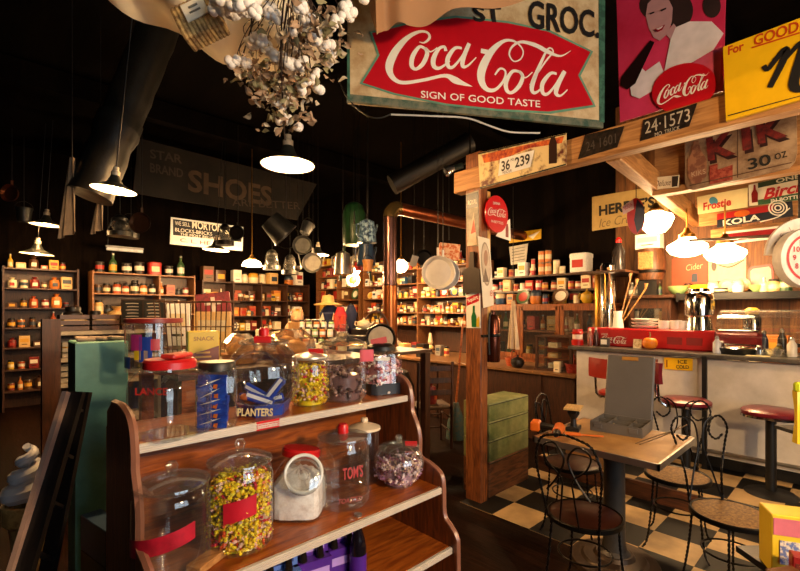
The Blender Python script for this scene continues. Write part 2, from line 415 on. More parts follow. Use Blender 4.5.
# post, beams and joists carrying the signs
struct('post', MB().box((2.865, 2.13, 1.375), (.09, .15, 2.75), .006), POSTW)
struct('trim_post', MB().box((2.93, 2.08, 1.85), (.04, .05, 1.2), .004), PINEZ)
struct('beam', MB().box((2.86, (2.32 - 1.2) / 2, 2.545), (.1, 3.52, .17), .006), PINE)
a = Vector((2.92, 1.105, 0)); b = Vector((X1, 1.31, 0)); jr = math.atan2(b.y - a.y, b.x - a.x)
j = MB().at((0, 0, 0), (0, 0, jr)).box(((b - a).length / 2, 0, 0), ((b - a).length, .09, .16), .006)
struct('joist', j, PINEX).location = (a.x, a.y, 2.535)
yb = onX(652, 190, 3.9).y
struct('header_beam', MB().box((3.93, (yb - 1.2) / 2, 2.445), (.07, yb + 1.2, .05), .004).box((3.98, (yb - 1.2) / 2, 2.62), (.03, yb + 1.2, .4)), PINE)
struct('header_plank', MB().box((5.24, .3, 2.62), (.06, 1.75, .16), .004).box((5.25, .3, 2.42), (.05, 1.7, .14), .004).box((5.25, .25, 2.25), (.05, 1.6, .1), .004), PINE)
# ================================================================== flat signs, laid out by sight lines onto their own planes
def text_w(body):
    c = bpy.data.curves.new('lettering', 'FONT'); c.body = body; o = bpy.data.objects.new('lettering', c); me = bpy.data.meshes.new_from_object(o)
    X = [v.co.x for v in me.vertices]; r = max(X) - min(X)
    bpy.data.objects.remove(o); bpy.data.curves.remove(c); bpy.data.meshes.remove(me); return r
class Sheet:
    """a flat sign on an upright plane through P turned rz about z; pixels become points on its face"""
    def __init__(s, name, label, cat, P, rz, quad, th=.012, mat=None, group=None, edge=None, partname='panel', tilt=0, face=True):
        s.R = Euler((tilt, 0, rz)).to_matrix(); s.n = s.R @ Vector((0, -1, 0)); s.P = Vector(P); s.C = Vector(P); s.tilt = tilt; s.rz = rz
        pts = [s._hit(q) for q in quad]; c = sum(pts, Vector()) / len(pts); s.C = c
        s.root = thing(name, label, cat, c, rz, group, rot=(tilt, 0, rz))
        s.poly = [s.L(*q) for q in quad]; s.k = 0
        if face: part(partname, MB().prism(s.poly, 0, th), mat, s.root)
    def _hit(s, q):
        r = ray(*q); t = (s.P - EYE).dot(s.n) / r.dot(s.n); return EYE + r * t
    def L(s, px, py):
        v = s.R.inverted() @ (s._hit((px, py)) - s.C); return (v.x, v.z)
    def up(s): s.k += 1; return -.0012 * s.k
    def sc(s, q): return (Vector((*s.L(*q), 0)) - Vector((*s.L(q[0], q[1] + 1), 0))).length
    def text(s, body, a, b, hpx, mat, name='lettering', **kw):
        if ' ' in body and body.isupper() and len(body) > 6:
            tot = text_w(body); pre = ''
            for wd in body.split(' '):
                pre = (pre + ' ' + wd).strip(); f1 = text_w(pre) / tot; f0 = f1 - text_w(wd) / tot; y = s.k
                mixp = lambda f: (a[0] + (b[0] - a[0]) * f, a[1] + (b[1] - a[1]) * f)
                s.text(wd, mixp(f0), mixp(f1), hpx, mat, name, **kw); s.k = y
            s.k += 1; return s
        A, B = s.L(*a), s.L(*b); m = ((a[0] + b[0]) / 2, (a[1] + b[1]) / 2)
        part(name, MB().text(body, (A[0] + B[0]) / 2, (A[1] + B[1]) / 2, math.hypot(B[0] - A[0], B[1] - A[1]), hpx * s.sc(m), y=s.up(), rot=math.atan2(B[1] - A[1], B[0] - A[0]), **kw), mat, s.root); return s
    def poly_(s, pts, mat, name='painted_shape', th=.0008):
        y = s.up(); part(name, MB().prism([s.L(*p) for p in pts], y, y + th), mat, s.root); return s
    def ellipse(s, c, rx, ry, mat, name='painted_shape', rot=0, n=28, half=None):
        t0, t1 = half or (0, 2 * pi)
        pts = [(c[0] + rx * cos(t) * cos(rot) - ry * sin(t) * sin(rot), c[1] + rx * cos(t) * sin(rot) + ry * sin(t) * cos(rot)) for t in [t0 + (t1 - t0) * i / (n if not half else n - 1) for i in range(n)]]
        return s.poly_(pts, mat, name)
    def strokes(s, L, mat, name='lettering', sub=5):
        y = s.up(); mb = MB()
        for st in L: mb.ribbon([(*s.L(x, z), w * s.sc((x, z))) for x, z, w in st], y=y - .0001 * L.index(st), sub=sub)
        part(name, mb, mat, s.root); return s
XZ = -pi / 2   # facing the -x side of the room
# script lettering, in the pixels of an enlarged view: ((stroke points with widths), ...)
SCRIPT = [
 [(226, 122, 2), (240, 124, 5), (255, 110, 8), (248, 95, 7), (225, 93, 8), (192, 110, 13), (160, 145, 20), (141, 185, 23), (143, 212, 18), (160, 232, 12), (186, 238, 10), (240, 230, 9), (298, 218, 10), (326, 230, 20), (350, 240, 12), (377, 249, 1)],
 [(244, 142, 8), (226, 136, 9), (207, 163, 13), (204, 190, 13), (217, 199, 9), (236, 184, 12), (248, 156, 12), (243, 140, 8), (258, 150, 4), (277, 138, 3)],
 [(301, 148, 10), (297, 136, 8), (281, 142, 9), (266, 170, 14), (268, 192, 13), (285, 196, 8), (313, 176, 4)],
 [(347, 140, 7), (327, 140, 9), (307, 168, 13), (308, 191, 12), (322, 193, 8), (346, 165, 6), (362, 134, 5)],
 [(368, 126, 11), (352, 165, 13), (349, 190, 12), (363, 190, 6), (388, 166, 3)],
 [(401, 147, 13), (421, 151, 13)],
 [(657, 147, 1), (628, 162, 5), (592, 150, 12), (556, 131, 12), (515, 122, 8), (490, 136, 6), (482, 158, 5), (495, 177, 4), (515, 170, 4), (521, 146, 4), (500, 122, 6), (468, 119, 9), (432, 148, 18), (406, 195, 24), (402, 230, 22), (417, 256, 14), (442, 258, 9), (466, 232, 7), (471, 206, 6), (456, 198, 6), (441, 216, 5)],
 [(511, 207, 8), (491, 206, 9), (473, 235, 13), (475, 260, 12), (490, 266, 9), (511, 246, 12), (520, 220, 11), (510, 206, 8), (527, 224, 4), (548, 208, 3)],
 [(540, 245, 3), (585, 178, 5), (607, 150, 4), (592, 142, 5), (566, 195, 10), (547, 245, 14), (550, 266, 10), (565, 262, 6), (582, 242, 3)],
 [(617, 213, 7), (599, 212, 9), (577, 240, 13), (577, 266, 12), (591, 270, 8), (613, 245, 6), (634, 208, 5)],
 [(640, 205, 12), (621, 243, 14), (615, 268, 13), (628, 275, 6), (648, 258, 3)]]
def script_to(a, b, h, slope=None):
    """the script refitted between pixel points a and b (its left and right mid-height), h pixels high"""
    out = []
    for st in SCRIPT:
        o = []
        for x, y, w in st:
            u = (x - 138) / 519; v = (y - (.0876 * (x - 165)) - 163) / 150
            o.append((a[0] + (b[0] - a[0]) * u, a[1] + (b[1] - a[1]) * u + v * h, w / 150 * h))
        out.append(o)
    return out
PAPERW = M('#d8d0bc', .6, var=.1); INK = M('#14110f', .5, var=0); SRED = M('#b80f1e', .3, var=.08); SWHITE = M('#e9e2d2', .4, var=.06); SGREEN = M('#2f6a4c', .5, var=.2)
RUSTC = MIXED('#a8865a', '#cdb68c', 9, .35, .6, .5)
# big fishtail sign above the post
z7 = lambda x, y: (340 + x / 2.857, y / 2.857)
P0, P1 = atD(349, 97, 2.4), atD(606, 125, 2.74)
g = Sheet('sign_board', 'big red fishtail soda sign with white script and worn cream border above the post', 'sign', P0, math.atan2(P1.y - P0.y, P1.x - P0.x), [z7(22, -40), z7(755, -40), z7(752, 352), z7(25, 285)], .05, RUSTC)
fr = [z7(20, 268), z7(752, 345), z7(752, 366), z7(20, 289)]
g.poly_(fr, MIXED('#2c4a3a', '#6a6a54', 14, .4, .6), 'bottom_frame', .02)
g.poly_([z7(738, -40), z7(757, -40), z7(755, 350), z7(740, 348)], MIXED('#1f4a3a', '#3a6a54', 14), 'side_frame', .01)
g.poly_([z7(20, 130), z7(28, 130), z7(29, 285), z7(21, 282)], MIXED('#1f4a3a', '#3a6a54', 14), 'side_frame', .01)
tail = [(56, 240), (106, 158), (84, 92), (190, 66), (330, 46), (480, 62), (600, 88), (722, 148), (686, 218), (730, 306), (600, 326), (450, 318), (300, 302), (150, 271)]
g.poly_([z7(*p) for p in tail], M('#5f8f74', .5), 'green_outline')
cx_, cy_ = 392, 190
g.poly_([z7(cx_ + (x - cx_) * .975, cy_ + (y - cy_) * .955) for x, y in tail], SRED, 'red_fishtail')
g.strokes([[(*z7(x, y), w_ / 2.857) for x, y, w_ in st] for st in SCRIPT], SWHITE)
g.text('SIGN OF GOOD TASTE', z7(230, 271), z7(570, 299), 7, SWHITE, bold=.01)
g.text('ST', z7(378, 42), z7(460, 44), 16, INK, bold=.03).text('GROC.', z7(536, 42), z7(738, 74), 28, INK, bold=.02)
# poster of a woman with a bottle, standing on the beam
g = Sheet('poster', 'tall pink and red poster of a woman drinking from a bottle, above the pale beam', 'poster', (2.84, 0, 0), XZ, [(616, -20), (727, -52), (723, 91), (620, 122)], .01, MIXED('#a81838', '#d03a62', 2.2, .3, .7, .4))
SKIN = M('#b08488', .5, var=.1); HAIR = M('#2a1614', .6, var=.3)
g.ellipse((664, 3), 25, 19, HAIR, 'painted_hair', -.2).ellipse((680, 12), 13, 17, HAIR, 'painted_hair', .2).ellipse((712, 6), 9, 12, HAIR, 'painted_hair')
g.poly_([(648, 4), (656, -4), (668, -2), (673, 8), (672, 22), (668, 34), (660, 41), (654, 38), (649, 28), (646, 16)], SKIN, 'painted_face').poly_([(666, 34), (674, 24), (682, 34), (674, 44)], SKIN, 'painted_neck')
g.poly_([(676, 28), (690, 22), (712, 22), (724, 34), (714, 50), (694, 62), (664, 76), (668, 55), (671, 40)], M('#d8cccc', .6, var=.15), 'painted_collar')
g.poly_([(694, 62), (722, 46), (720, 92), (706, 92), (690, 76)], M('#c4506c', .5), 'painted_sleeve')
g.poly_([(628, 70), (636, 62), (646, 72), (660, 62), (664, 72), (652, 92), (640, 99), (632, 96)], M('#d8ccd0', .6, var=.15), 'painted_glove')
g.poly_([(651, 41), (655, 43), (648, 58), (636, 84), (628, 90), (621, 86), (622, 78), (636, 60)], M('#1c0c0c', .3), 'painted_bottle')
g.poly_([(650, 14), (655, 12.4), (655, 13.8), (651, 15.4)], HAIR, 'painted_eye').poly_([(661, 11), (667, 8.5), (667, 10), (662, 12.6)], HAIR, 'painted_eye').poly_([(655, 30.5), (666, 25.5), (663, 31), (658, 33)], M('#8a1020', .4), 'painted_mouth').poly_([(657, 30), (664, 27), (662, 29.5), (659, 31)], M('#d8c8c8', .4), 'painted_teeth')
g.ellipse((685, 89), 33, 24, SRED, 'red_disc', -.32).strokes(script_to((659, 98), (710, 80), 17), SWHITE)
# yellow enamel sign
YEL = M('#e8b414', .3, var=.08)
g = Sheet('sign_board', 'yellow enamel sign with red words and black script letter at far end of beam', 'sign', (2.77, 0, 0), XZ, [(723, 47), (816, 12), (816, 95), (726, 121)], .02, YEL)
OR = M('#b83c10', .4, var=0)
g.text('For', (728, 51), (744, 45.5), 9, OR, bold=.03).text('GOOD', (754, 41), (799, 26), 11, OR, bold=.02)
g.strokes([[(752, 48, 1.6), (816, 28, 1.6)]], OR, 'underline').strokes([[(728, 116, 1), (816, 92, 1)]], INK, 'border_line')
g.strokes([[(764, 66, 4), (768, 70, 4), (776, 60, 5), (786, 49, 5), (784, 60, 6), (770, 88, 5)], [(784, 62, 3), (798, 46, 5), (804, 46, 7), (797, 70, 8), (794, 86, 8), (802, 90, 5), (814, 80, 3)]], INK)
# plates on the beam
PLT = MIXED('#17120f', '#33261e', 30, .4, .6, .45, .4)
LTR = M('#b8ab96', .5, var=.3)
g = Sheet('number_plate', 'dark embossed number plate 24-1573 on the beam below the poster', 'licence plate', (2.803, 0, 0), XZ, [(643, 120), (697, 103), (689, 126), (640, 141)], .006, PLT)
g.text('24\u00b71573', (645, 128), (690, 114.5), 12.5, LTR).text('MO. TRUCK', (655, 135), (680, 127.5), 4, LTR)
g = Sheet('number_plate', 'dark worn number plate on the beam beside the big fishtail sign', 'licence plate', (2.803, 0, 0), XZ, [(585, 135), (624, 126), (617, 147), (578, 159)], .006, PLT)
g.text('24 1601', (586, 147), (616, 138), 9.5, M('#4a4038', .5))
g = Sheet('sign_board', 'rusted orange and cream tin sign on the left end of the beam', 'sign', (2.79, 0, 0), XZ, [(478, 153), (566, 133), (566, 165), (480, 189)], .01, MIXED('#5a1c0a', '#dcc48c', 7, .4, .52, .5, bump=.3))
g.poly_([(482, 155), (564, 136), (562, 143), (530, 148), (500, 160), (484, 163)], MIXED('#8a1c10', '#d86a1c', 20, .4, .6), 'red_band')
g.poly_([(549, 144), (551, 138), (555, 137), (557, 143), (557, 163), (549, 164)], M('#2a0e0a', .35), 'painted_bottle')
g.strokes([[(478, 154, 1.4), (566, 134, 1.4)], [(480, 188, 1.4), (566, 164.5, 1.4)]], BLACK, 'edge_line')
g = Sheet('number_plate', 'white number plate 36-239 hung on the rusted tin sign', 'licence plate', (2.782, 0, 0), XZ, [(500, 159), (534, 150), (530, 167), (498, 176)], .004, M('#e8e8e4', .4, var=.05))
g.text('36', (501.5, 166.5), (510, 164), 10.5, INK, bold=.02).text('239', (515, 163), (530, 158.5), 10.5, INK, bold=.02).text('MO', (511, 160), (514, 159.2), 3, INK).text('MISSOURI', (503, 173), (512, 170.5), 2.5, INK)
# the big drink sign on the second beam
g = Sheet('sign_board', 'old wooden sign with dark red letters KIK and 30 oz, on the header beam', 'sign', (3.87, 0, 0), XZ, [(685, 132), (796, 99), (797, 152), (795, 161), (789, 168), (694, 190), (688, 189), (685, 184)], .02, MIXED('#6a4a30', '#b09472', 6, .35, .65, .55))
DR = MIXED('#4a100c', '#7a1c14', 20, .4, .6)
for K, (x, y, x2, y2, h) in {'K': (707, 150, 735, 142, 24), 'I': (742, 140, 751, 137.5, 23), 'K ': (757, 133, 787, 124, 25)}.items():
    g.text(K.strip(), (x + 2, y + 3), (x2 + 2, y2 + 3), h, M('#2a0a08', .5), bold=.045).text(K.strip(), (x, y), (x2, y2), h, DR, bold=.045)
g.text('30', (748, 165), (771, 159), 11.5, M('#20201c', .5), bold=.02).text('oz', (775, 157.5), (787, 154), 6.5, M('#20201c', .5))
g.poly_([(692, 152), (694, 142), (699, 141), (701, 150), (707, 160), (707, 176), (700, 184), (692, 184), (688, 176), (688, 160)], MIXED('#7a4a34', '#9a6a4a', 20), 'painted_bottle')
g.poly_([(710, 166), (718, 164), (718, 170), (733, 165), (733, 180), (710, 185)], MIXED('#8a2c1c', '#a8503a', 40), 'painted_crates')
g.text('KIKS', (692, 175), (706, 171.5), 5, M('#c8a888', .5)).strokes([[(738, 118, .8), (738, 178, .8)], [(690, 186, 1), (792, 163, 1)]], M('#5a3a24', .6), 'board_seam')
g = Sheet('sign_board', 'small cream sign with dark ends at the corner of joist and header beam', 'sign', (3.86, 0, 0), XZ, [(649, 178), (679, 175), (678, 187), (650, 190)], .012, CREAM)
g.text('Deluxe', (655, 184), (671, 182), 6, M('#5a3018', .5), shear=.3).poly_([(672, 176.5), (678.5, 176), (677.5, 186), (672, 187)], M('#2a2016', .5), 'dark_end').poly_([(649.5, 178.5), (653, 178.2), (653, 189), (650.2, 189.5)], M('#2a2016', .5), 'dark_end')
# signs on the planks over the counter
SX = (5.19, 0, 0)
g = Sheet('sign_board', 'cream sign with red Frostie lettering over the counter', 'sign', SX, XZ, [(697, 197), (747.5, 187.5), (747.5, 207), (698, 214)], .02, M('#e8d498', .4, var=.06))
g.ellipse((713.5, 201), 4.5, 4, M('#4a90a8', .4), 'blue_swirl', .5).text('Frostie', (703, 207), (731, 201.5), 8, M('#c02a24', .4), bold=.03, shear=.1)
g = Sheet('sign_board', 'green and white sign with red Birch script over the counter', 'sign', SX, XZ, [(748.5, 185), (806, 172), (806, 199), (749, 206)], .02, M('#e0d8bc', .4, var=.06))
g.poly_([(758, 183), (806, 172), (806, 178), (758, 188)], M('#24341c', .5), 'green_band').poly_([(758, 200), (806, 191.5), (806, 199), (758, 205)], M('#2c5a34', .5), 'green_band')
g.text('ONE', (776, 181.5), (800, 176), 4, M('#d8d0b0', .5), bold=.02).text('Birch', (763, 195), (806, 185), 11, M('#b01c20', .4), shear=.35, bold=.03).text('IN BOTTLES', (771, 201), (806, 195.5), 3.6, SWHITE, bold=.02)
g.poly_([(752, 203), (751.5, 194), (753.5, 190), (753.8, 185), (755.5, 184.7), (756, 189.5), (758, 193), (758, 202)], M('#7a1814', .3), 'painted_bottle')
g = Sheet('sign_board', 'red and navy KOLA sign with white rings over the counter', 'sign', SX, XZ, [(717, 214), (792, 201), (793, 216), (717, 227.5)], .02, M('#1c2430', .4, var=.05))
g.poly_([(717, 214), (775, 204), (772, 211), (717, 220)], M('#a81c1c', .4), 'red_band').ellipse((742, 213.5), 8, 3.2, M('#d0641c', .4), 'orange_oval', -.15).text('KOLA', (723, 223.3), (760, 217), 6, SWHITE, bold=.03)
g.strokes([[(778 + r * cos(t), 208 + r * .8 * sin(t), 1.1) for t in [k * pi / 8 for k in range(17)]] for r in (3, 6, 9)] + [[(760, 222, 1), (778, 217, 1), (790, 208, 1)]], SWHITE, 'white_rings')
g = Sheet('sign_board', 'plain dark red strip sign, lowest one over the counter', 'sign', SX, XZ, [(723, 232), (779, 226), (776, 238.5), (723, 244.5)], .02, SWHITE)
g.poly_([(726, 234), (776, 228.5), (773.5, 236.5), (726, 242)], M('#8c1018', .4), 'red_field')
g = Sheet('sign_board', 'cream ice cream sign with bold black capitals, high on the wall', 'sign', (5.88, 0, 0), XZ, [(592, 197), (668, 184), (668, 219), (592, 231)], .02, M('#b89c60', .5, var=.12))
g.text('HERDIE\u2019S', (599, 211), (655, 201.5), 11, INK, bold=.04).text('Ice Cream', (599, 223.5), (644, 216), 9, M('#7a6a44', .5), shear=.3)
RW = (5.892, 0, 0)
g = Sheet('poster', 'orange red poster on the wall behind the lit counter', 'poster', RW, XZ, [(672, 259), (707.5, 255.5), (707.5, 283), (672, 286)], .006, M('#b8431f', .5, var=.15))
g.text('Cider', (686, 268), (703, 265), 6, M('#e0b080', .5), shear=.3).poly_([(691, 282), (692, 274), (697, 273), (698, 282)], M('#303848', .5), 'painted_figure')
g = Sheet('poster', 'pale cream poster on the wall behind the lit counter', 'poster', RW, XZ, [(708.5, 254), (746, 250.5), (746, 279), (708.5, 282)], .006, M('#d8b894', .5, var=.12))
g.strokes([[(719, 265, 1), (730, 267, 1.4), (744, 260, 1)]], M('#7a3a24', .5), 'painted_line').ellipse((714, 266), 2.6, 5, M('#5a4438', .5))
g = Sheet('tin_sign', 'grey tin sign with curved red border on the wall behind the counter', 'sign', RW, XZ, [(748, 270), (751, 266.5), (770, 264), (773, 267), (774, 286), (749, 288)], .012, M('#a83c30', .4, var=.1))
g.poly_([(750.5, 271), (753, 268.8), (769, 266.5), (771, 269), (772, 286), (751, 288)], M('#a89c8c', .4, var=.2), 'grey_field')
# signs far back over the store
g = Sheet('sign_board', 'huge dim brown banner sign for shoes high over the store', 'sign', (0, 7.0, 0), 0, [(138, 138), (317, 184), (297, 220), (133, 193)], .02, MIXED('#0d0906', '#1a120c', 3, .4, .6, .9))
TAN = M('#46341f', .7, var=.4, scale=5)
g.text('SHOES', (188, 180), (272, 197), 21, TAN, bold=.03).text('STAR', (150, 153.5), (182, 159.5), 9, M('#3a2e20', .7, var=.4), bold=.02).text('BRAND', (150, 167.5), (183, 173.5), 9, M('#3a2e20', .7, var=.4), bold=.02).text('ARE BETTER', (232, 202), (300, 206), 7, M('#3a2e20', .7, var=.4))
g = Sheet('sign_board', 'white and black sign for salt blocks hanging over the back shelves', 'sign', (0, 7.3, 0), 0, [(171, 217), (243.5, 227), (242.5, 251), (170, 244)], .015, M('#dcdcd8', .4, var=.08))
g.poly_([(173, 219), (242, 228.5), (241.5, 242), (173, 235)], M('#14161a', .5), 'black_field')
g.text('WE SELL', (175, 223), (190, 224.8), 4, SWHITE).text('MORTON', (192, 224.5), (222, 228.5), 7.5, SWHITE, bold=.02).text('SALT', (225, 231), (240, 233), 6, SWHITE, bold=.02).text('BLOCKS-BRICKS', (175, 229.5), (212, 234), 3.5, SWHITE).text('THE MOST RELIABLE', (180, 234), (220, 239), 2.6, SWHITE).text('C. L. HE', (180, 240), (210, 243.5), 3.6, M('#a83030', .5))
# ------------------------------------------------------------------ on and by the post
PF = (2.816, 0, 0)
g = Sheet('tin_sign', 'narrow grey tin sign with blue heading and red cone, upper post', 'sign', PF, XZ, [(466, 194), (478.5, 190), (478.5, 246), (467, 246)], .006, MIXED('#8a8478', '#b0a898', 14, .4, .6))
g.poly_([(466.5, 195), (478, 191.5), (478, 207), (466.5, 209)], M('#20344a', .4), 'blue_heading').text('ROYAL', (468, 203), (477, 201), 4.5, SWHITE).poly_([(474, 212), (477.5, 245), (467.5, 246)], M('#d0b8a0', .5), 'painted_cone').poly_([(474, 219), (476, 232), (471, 234)], M('#c0402c', .5), 'painted_cone')
g = Sheet('tin_sign', 'white tin sign with red heading and green bottle, lower post', 'sign', PF, XZ, [(466, 295), (480, 290), (480.2, 328), (466.5, 328)], .006, SWHITE)
g.poly_([(466.6, 298), (479, 293), (479, 301), (466.6, 306)], SRED, 'red_heading').text('Squirt', (468, 301.5), (478, 297.3), 5, SWHITE, bold=.02).poly_([(472, 327), (471.5, 317), (473, 312), (473, 306), (475, 305.5), (475, 312), (476.5, 316), (476.5, 327)], M('#1f6a34', .3), 'painted_bottle').poly_([(476.6, 327), (477, 319), (479.5, 316), (479.5, 327)], M('#d8b020', .4), 'painted_fruit')
g = Sheet('paddle', 'dark wooden paddle hanging on the post above the tin bottle sign', 'paddle', (2.79, 0, 0), XZ, [(469.5, 252), (473.5, 251.5), (474, 267), (479.5, 269), (480, 293), (462.5, 293), (463, 270), (469, 267)], .02, M('#2c1c12', .5, var=.3), partname='blade')
PY = (0, 2.035, 0)
g = Sheet('tin_sign', 'round red soda button sign with white script on the post', 'sign', (0, 2.0, 0), 0, [(497 + 11 * cos(t), 214 + 18.5 * sin(t) + 2.0 * cos(t)) for t in [k * pi / 14 for k in range(28)]], .012, M('#c41a22', .3, var=.05))
g.strokes(script_to((488, 211), (506, 214), 8), SWHITE).text('DRINK', (493, 203), (500, 204), 2.6, SWHITE).text('IN BOTTLES', (491, 221), (503, 223.5), 2.6, SWHITE)
g = Sheet('tin_sign', 'white tin arrow sign with a small bottle under the red button sign', 'sign', (0, 2.02, 0), 0, [(496, 236), (504, 224), (510, 219), (511, 241)], .006, SWHITE)
g.poly_([(505.6, 237), (505.6, 229), (506.5, 224), (507.8, 224), (508.4, 229), (508.4, 237.5)], M('#8a2018', .4), 'painted_bottle')
g = Sheet('print', 'pale hanging paper print with an oval portrait on the post', 'print', PY, 0, [(478, 236), (489.5, 239), (494, 305), (483.5, 308)], .003, M('#e0d4bc', .6, var=.08))
g.ellipse((485.8, 264), 4.6, 22, M('#a08a70', .6), 'oval_frame', -.06).ellipse((485.8, 264), 3.8, 20, M('#cbb598', .6), 'oval_field', -.06).ellipse((485.5, 258), 2, 8, M('#a5785c', .6), 'painted_face').poly_([(482.5, 282), (485, 268), (488.5, 282)], M('#6a5444', .6), 'painted_coat').text('8', (489.5, 293), (492, 293.5), 6, M('#c04434', .5))
# ------------------------------------------------------------------ wall cards behind the shop counter
WX = (5.5, 0, 0)
g = Sheet('sign_board', 'yellow sign with white flash on the wall above the oak cabinet shelf', 'sign', (5.86, 0, 0), XZ, [(511, 233), (541, 229), (541, 239), (509, 243)], .012, M('#d8a818', .4, var=.1))
g.poly_([(528, 236), (540, 231), (533, 239)], SWHITE, 'white_flash')
g = Sheet('card', 'grey card of handwritten prices standing on the upper shelf', 'card', (5.72, 0, 0), XZ, [(509, 247), (528, 243.5), (526, 262.5), (511, 265)], .004, M('#b0aca0', .6))
for k in range(5): g.strokes([[(512, 249.5 + k * 3, .6), (525, 247 + k * 3, .6)]], M('#5a5650', .6), 'written_line')
# ================================================================== candy shelf and its jars
ZT, ZM, ZL, XA, XB, YBK = 1.119, .761, .532, .325, 1.40, 1.72
t = thing('candy_shelf', 'stepped wooden candy shelf with scalloped end panels holding glass jars', 'shelf', (0, 0, 0))
prof = [(YBK, 0), (YBK, 1.17)]
ctrl = [(1.66, 1.205), (1.56, 1.21), (1.47, 1.195), (1.425, 1.16), (1.408, 1.10), (1.405, 1.05), (1.37, .985), (1.358, .93), (1.356, .86), (1.30, .842), (1.245, .82), (1.222, .78), (1.216, .65), (1.18, .61), (1.15, .575), (1.143, .50), (1.14, 0)]
n = len(ctrl)
for i in range(n - 1):
    p0, p1, p2, p3 = ctrl[max(i - 1, 0)], ctrl[i], ctrl[i + 1], ctrl[min(i + 2, n - 1)]
    for k in range(4):
        u = k / 4; prof.append(tuple(.5 * (2 * p1[a] + (p2[a] - p0[a]) * u + (2 * p0[a] - 5 * p1[a] + 4 * p2[a] - p3[a]) * u * u + (3 * p1[a] - p0[a] - 3 * p2[a] + p3[a]) * u ** 3) for a in (0, 1)))
prof.append(ctrl[-1])
EDGE = M('#8c5c48', .3, var=.2)
for x in (XA - .022, XB):
    mb = MB(); mb.T = Matrix.Rotation(pi / 2, 4, 'Z')     # profile (y, z) stands across x
    mb.prism(prof, -x - .022, -x)
    e = part('end_panel', mb, WOOD('#4a2812', '#8c5a32', 'z', 7, .45, 9, name='oak_end_panel') if x < .5 else OAKZ, t)
    r = MB(); r.tube([(x + .011, y, z) for y, z in prof[2:]], .0125, 6)
    part('edge_band', r, EDGE, e)
SHELFM = WOOD('#6a2c0c', '#a85a1e', 'x', 5, .28, 7, .06, name='varnished_shelf')
for z, yf in ((ZT, 1.434), (ZM, 1.232), (ZL, 1.175), (.12, 1.165)):
    sb = part('shelf_board', MB().box(((XA + XB) / 2, (yf + YBK) / 2 + .004, z - .011), (XB - XA, YBK - yf - .008, .022)), SHELFM, t)
    L = MB(); L.box(((XA + XB) / 2, yf - .004, z - .013), (XB - XA, .012, .026))
    for dz in (-.006, -.013, -.020): L.box(((XA + XB) / 2, yf - .011, z + dz), (XB - XA, .004, .003))
    part('price_rail', L, M('#c8bcae', .35, .1, var=.12), sb)
part('back_panel', MB().box(((XA + XB) / 2, YBK + .006, .56), (XB - XA + .044, .012, 1.12)), OAK, t)
CLEAR = GLASS(base=.08, edge=.6, power=2.8, rim_haze=.09); THICK = GLASS(base=.12, edge=.6, power=2.4, rim_haze=.14); PLAST = GLASS('#f0f2f6', .07, .7, .12, 2.4)
def spot(px, py, z):
    p = onZ(px, py, z); return p, (p - EYE).dot(FW)
def wid(w, d): return w * d / FPX / 2
def wrapped(mb, p, rot, s, m, m2=None):
    T = mb.T; mb.T = T @ Matrix.Translation(Vector(p)) @ Euler(rot).to_matrix().to_4x4() @ Matrix.Scale(s, 4); mb.m = m
    mb.lathe([(.0, -.98), (.34, -1), (.08, -.58), (.36, -.42), (.42, 0, m if m2 is None else m2), (.36, .42), (.08, .58, m), (.34, 1), (0, .98)], 6); mb.T = T
def heap(R, H, n, s, mats, parent_label, cat, loc, rnd, name='wrapped_candy', sq=None, prof=None, ell=None, group=None):
    """a jarful of sweets nobody could count"""
    mb = MB(); mb.m = 0
    pr = prof or (lambda f: 1)
    mb.lathe([(0, .004)] + [(R * .70 * pr(f), .004 + f * (H - .02)) for f in (0, .25, .5, .75, .95)] + [(0, H - .02)], 16, sq=sq)
    for i in range(n):
        f = rnd.random(); a = rnd.random() * 2 * pi; k = 1
        if sq: k = (abs(cos(a)) ** sq + abs(sin(a)) ** sq) ** (-1 / sq)
        if i % 5 == 0: r = R * .82 * math.sqrt(rnd.random()) * pr(.97); z = H - .012 + rnd.uniform(-.012, .02)
        else: r = R * rnd.uniform(.74, .88) * pr(f) * k; z = .014 + f * (H - .02)
        m = rnd.randrange(len(mats)); m2 = rnd.choice([None, None, None, None, rnd.randrange(len(mats))])
        if ell: mb.m = m; mb.ell((r * cos(a), r * sin(a), z), tuple(ell * rnd.uniform(.8, 1.2) for _ in range(3)), 6, 4)
        else: wrapped(mb, (r * cos(a), r * sin(a), z), (rnd.random() * 6, rnd.random() * 6, rnd.random() * 6), s * rnd.uniform(.85, 1.15), m, m2)
    return solo(name, mb, mats, parent_label, cat, loc, kind='stuff', smooth=50)
rnd = random.Random(3)
YC = [M('#e6cc1c', .3, var=.1), M('#e2c414', .3, var=.05), M('#dcb414', .3, var=.1), M('#c8a890', .3), M('#e2c414', .3, var=.1), M('#d8a010', .3, var=.1), M('#e8d848', .3, var=0), M('#c8481c', .3, var=0), M('#b8203a', .3, var=0), M('#ecd430', .3, var=0), M('#e8b8a8', .3, var=0), M('#e4c820', .3, var=0)]
PC = [M('#d8a0a4', .4, var=.1), M('#e8c4c0', .4, var=.1), M('#b86a74', .4, var=.1), M('#7a3a44', .4), M('#e4d8d0', .35)]
LC = [M('#c4a0b4', .35), M('#e2ccd4', .35), M('#9c6c8c', .35), M('#7c4c5c', .4), M('#d8b8a8', .35)]
REDL = M('#c0181c', .32, var=.1); KNOB = THICK
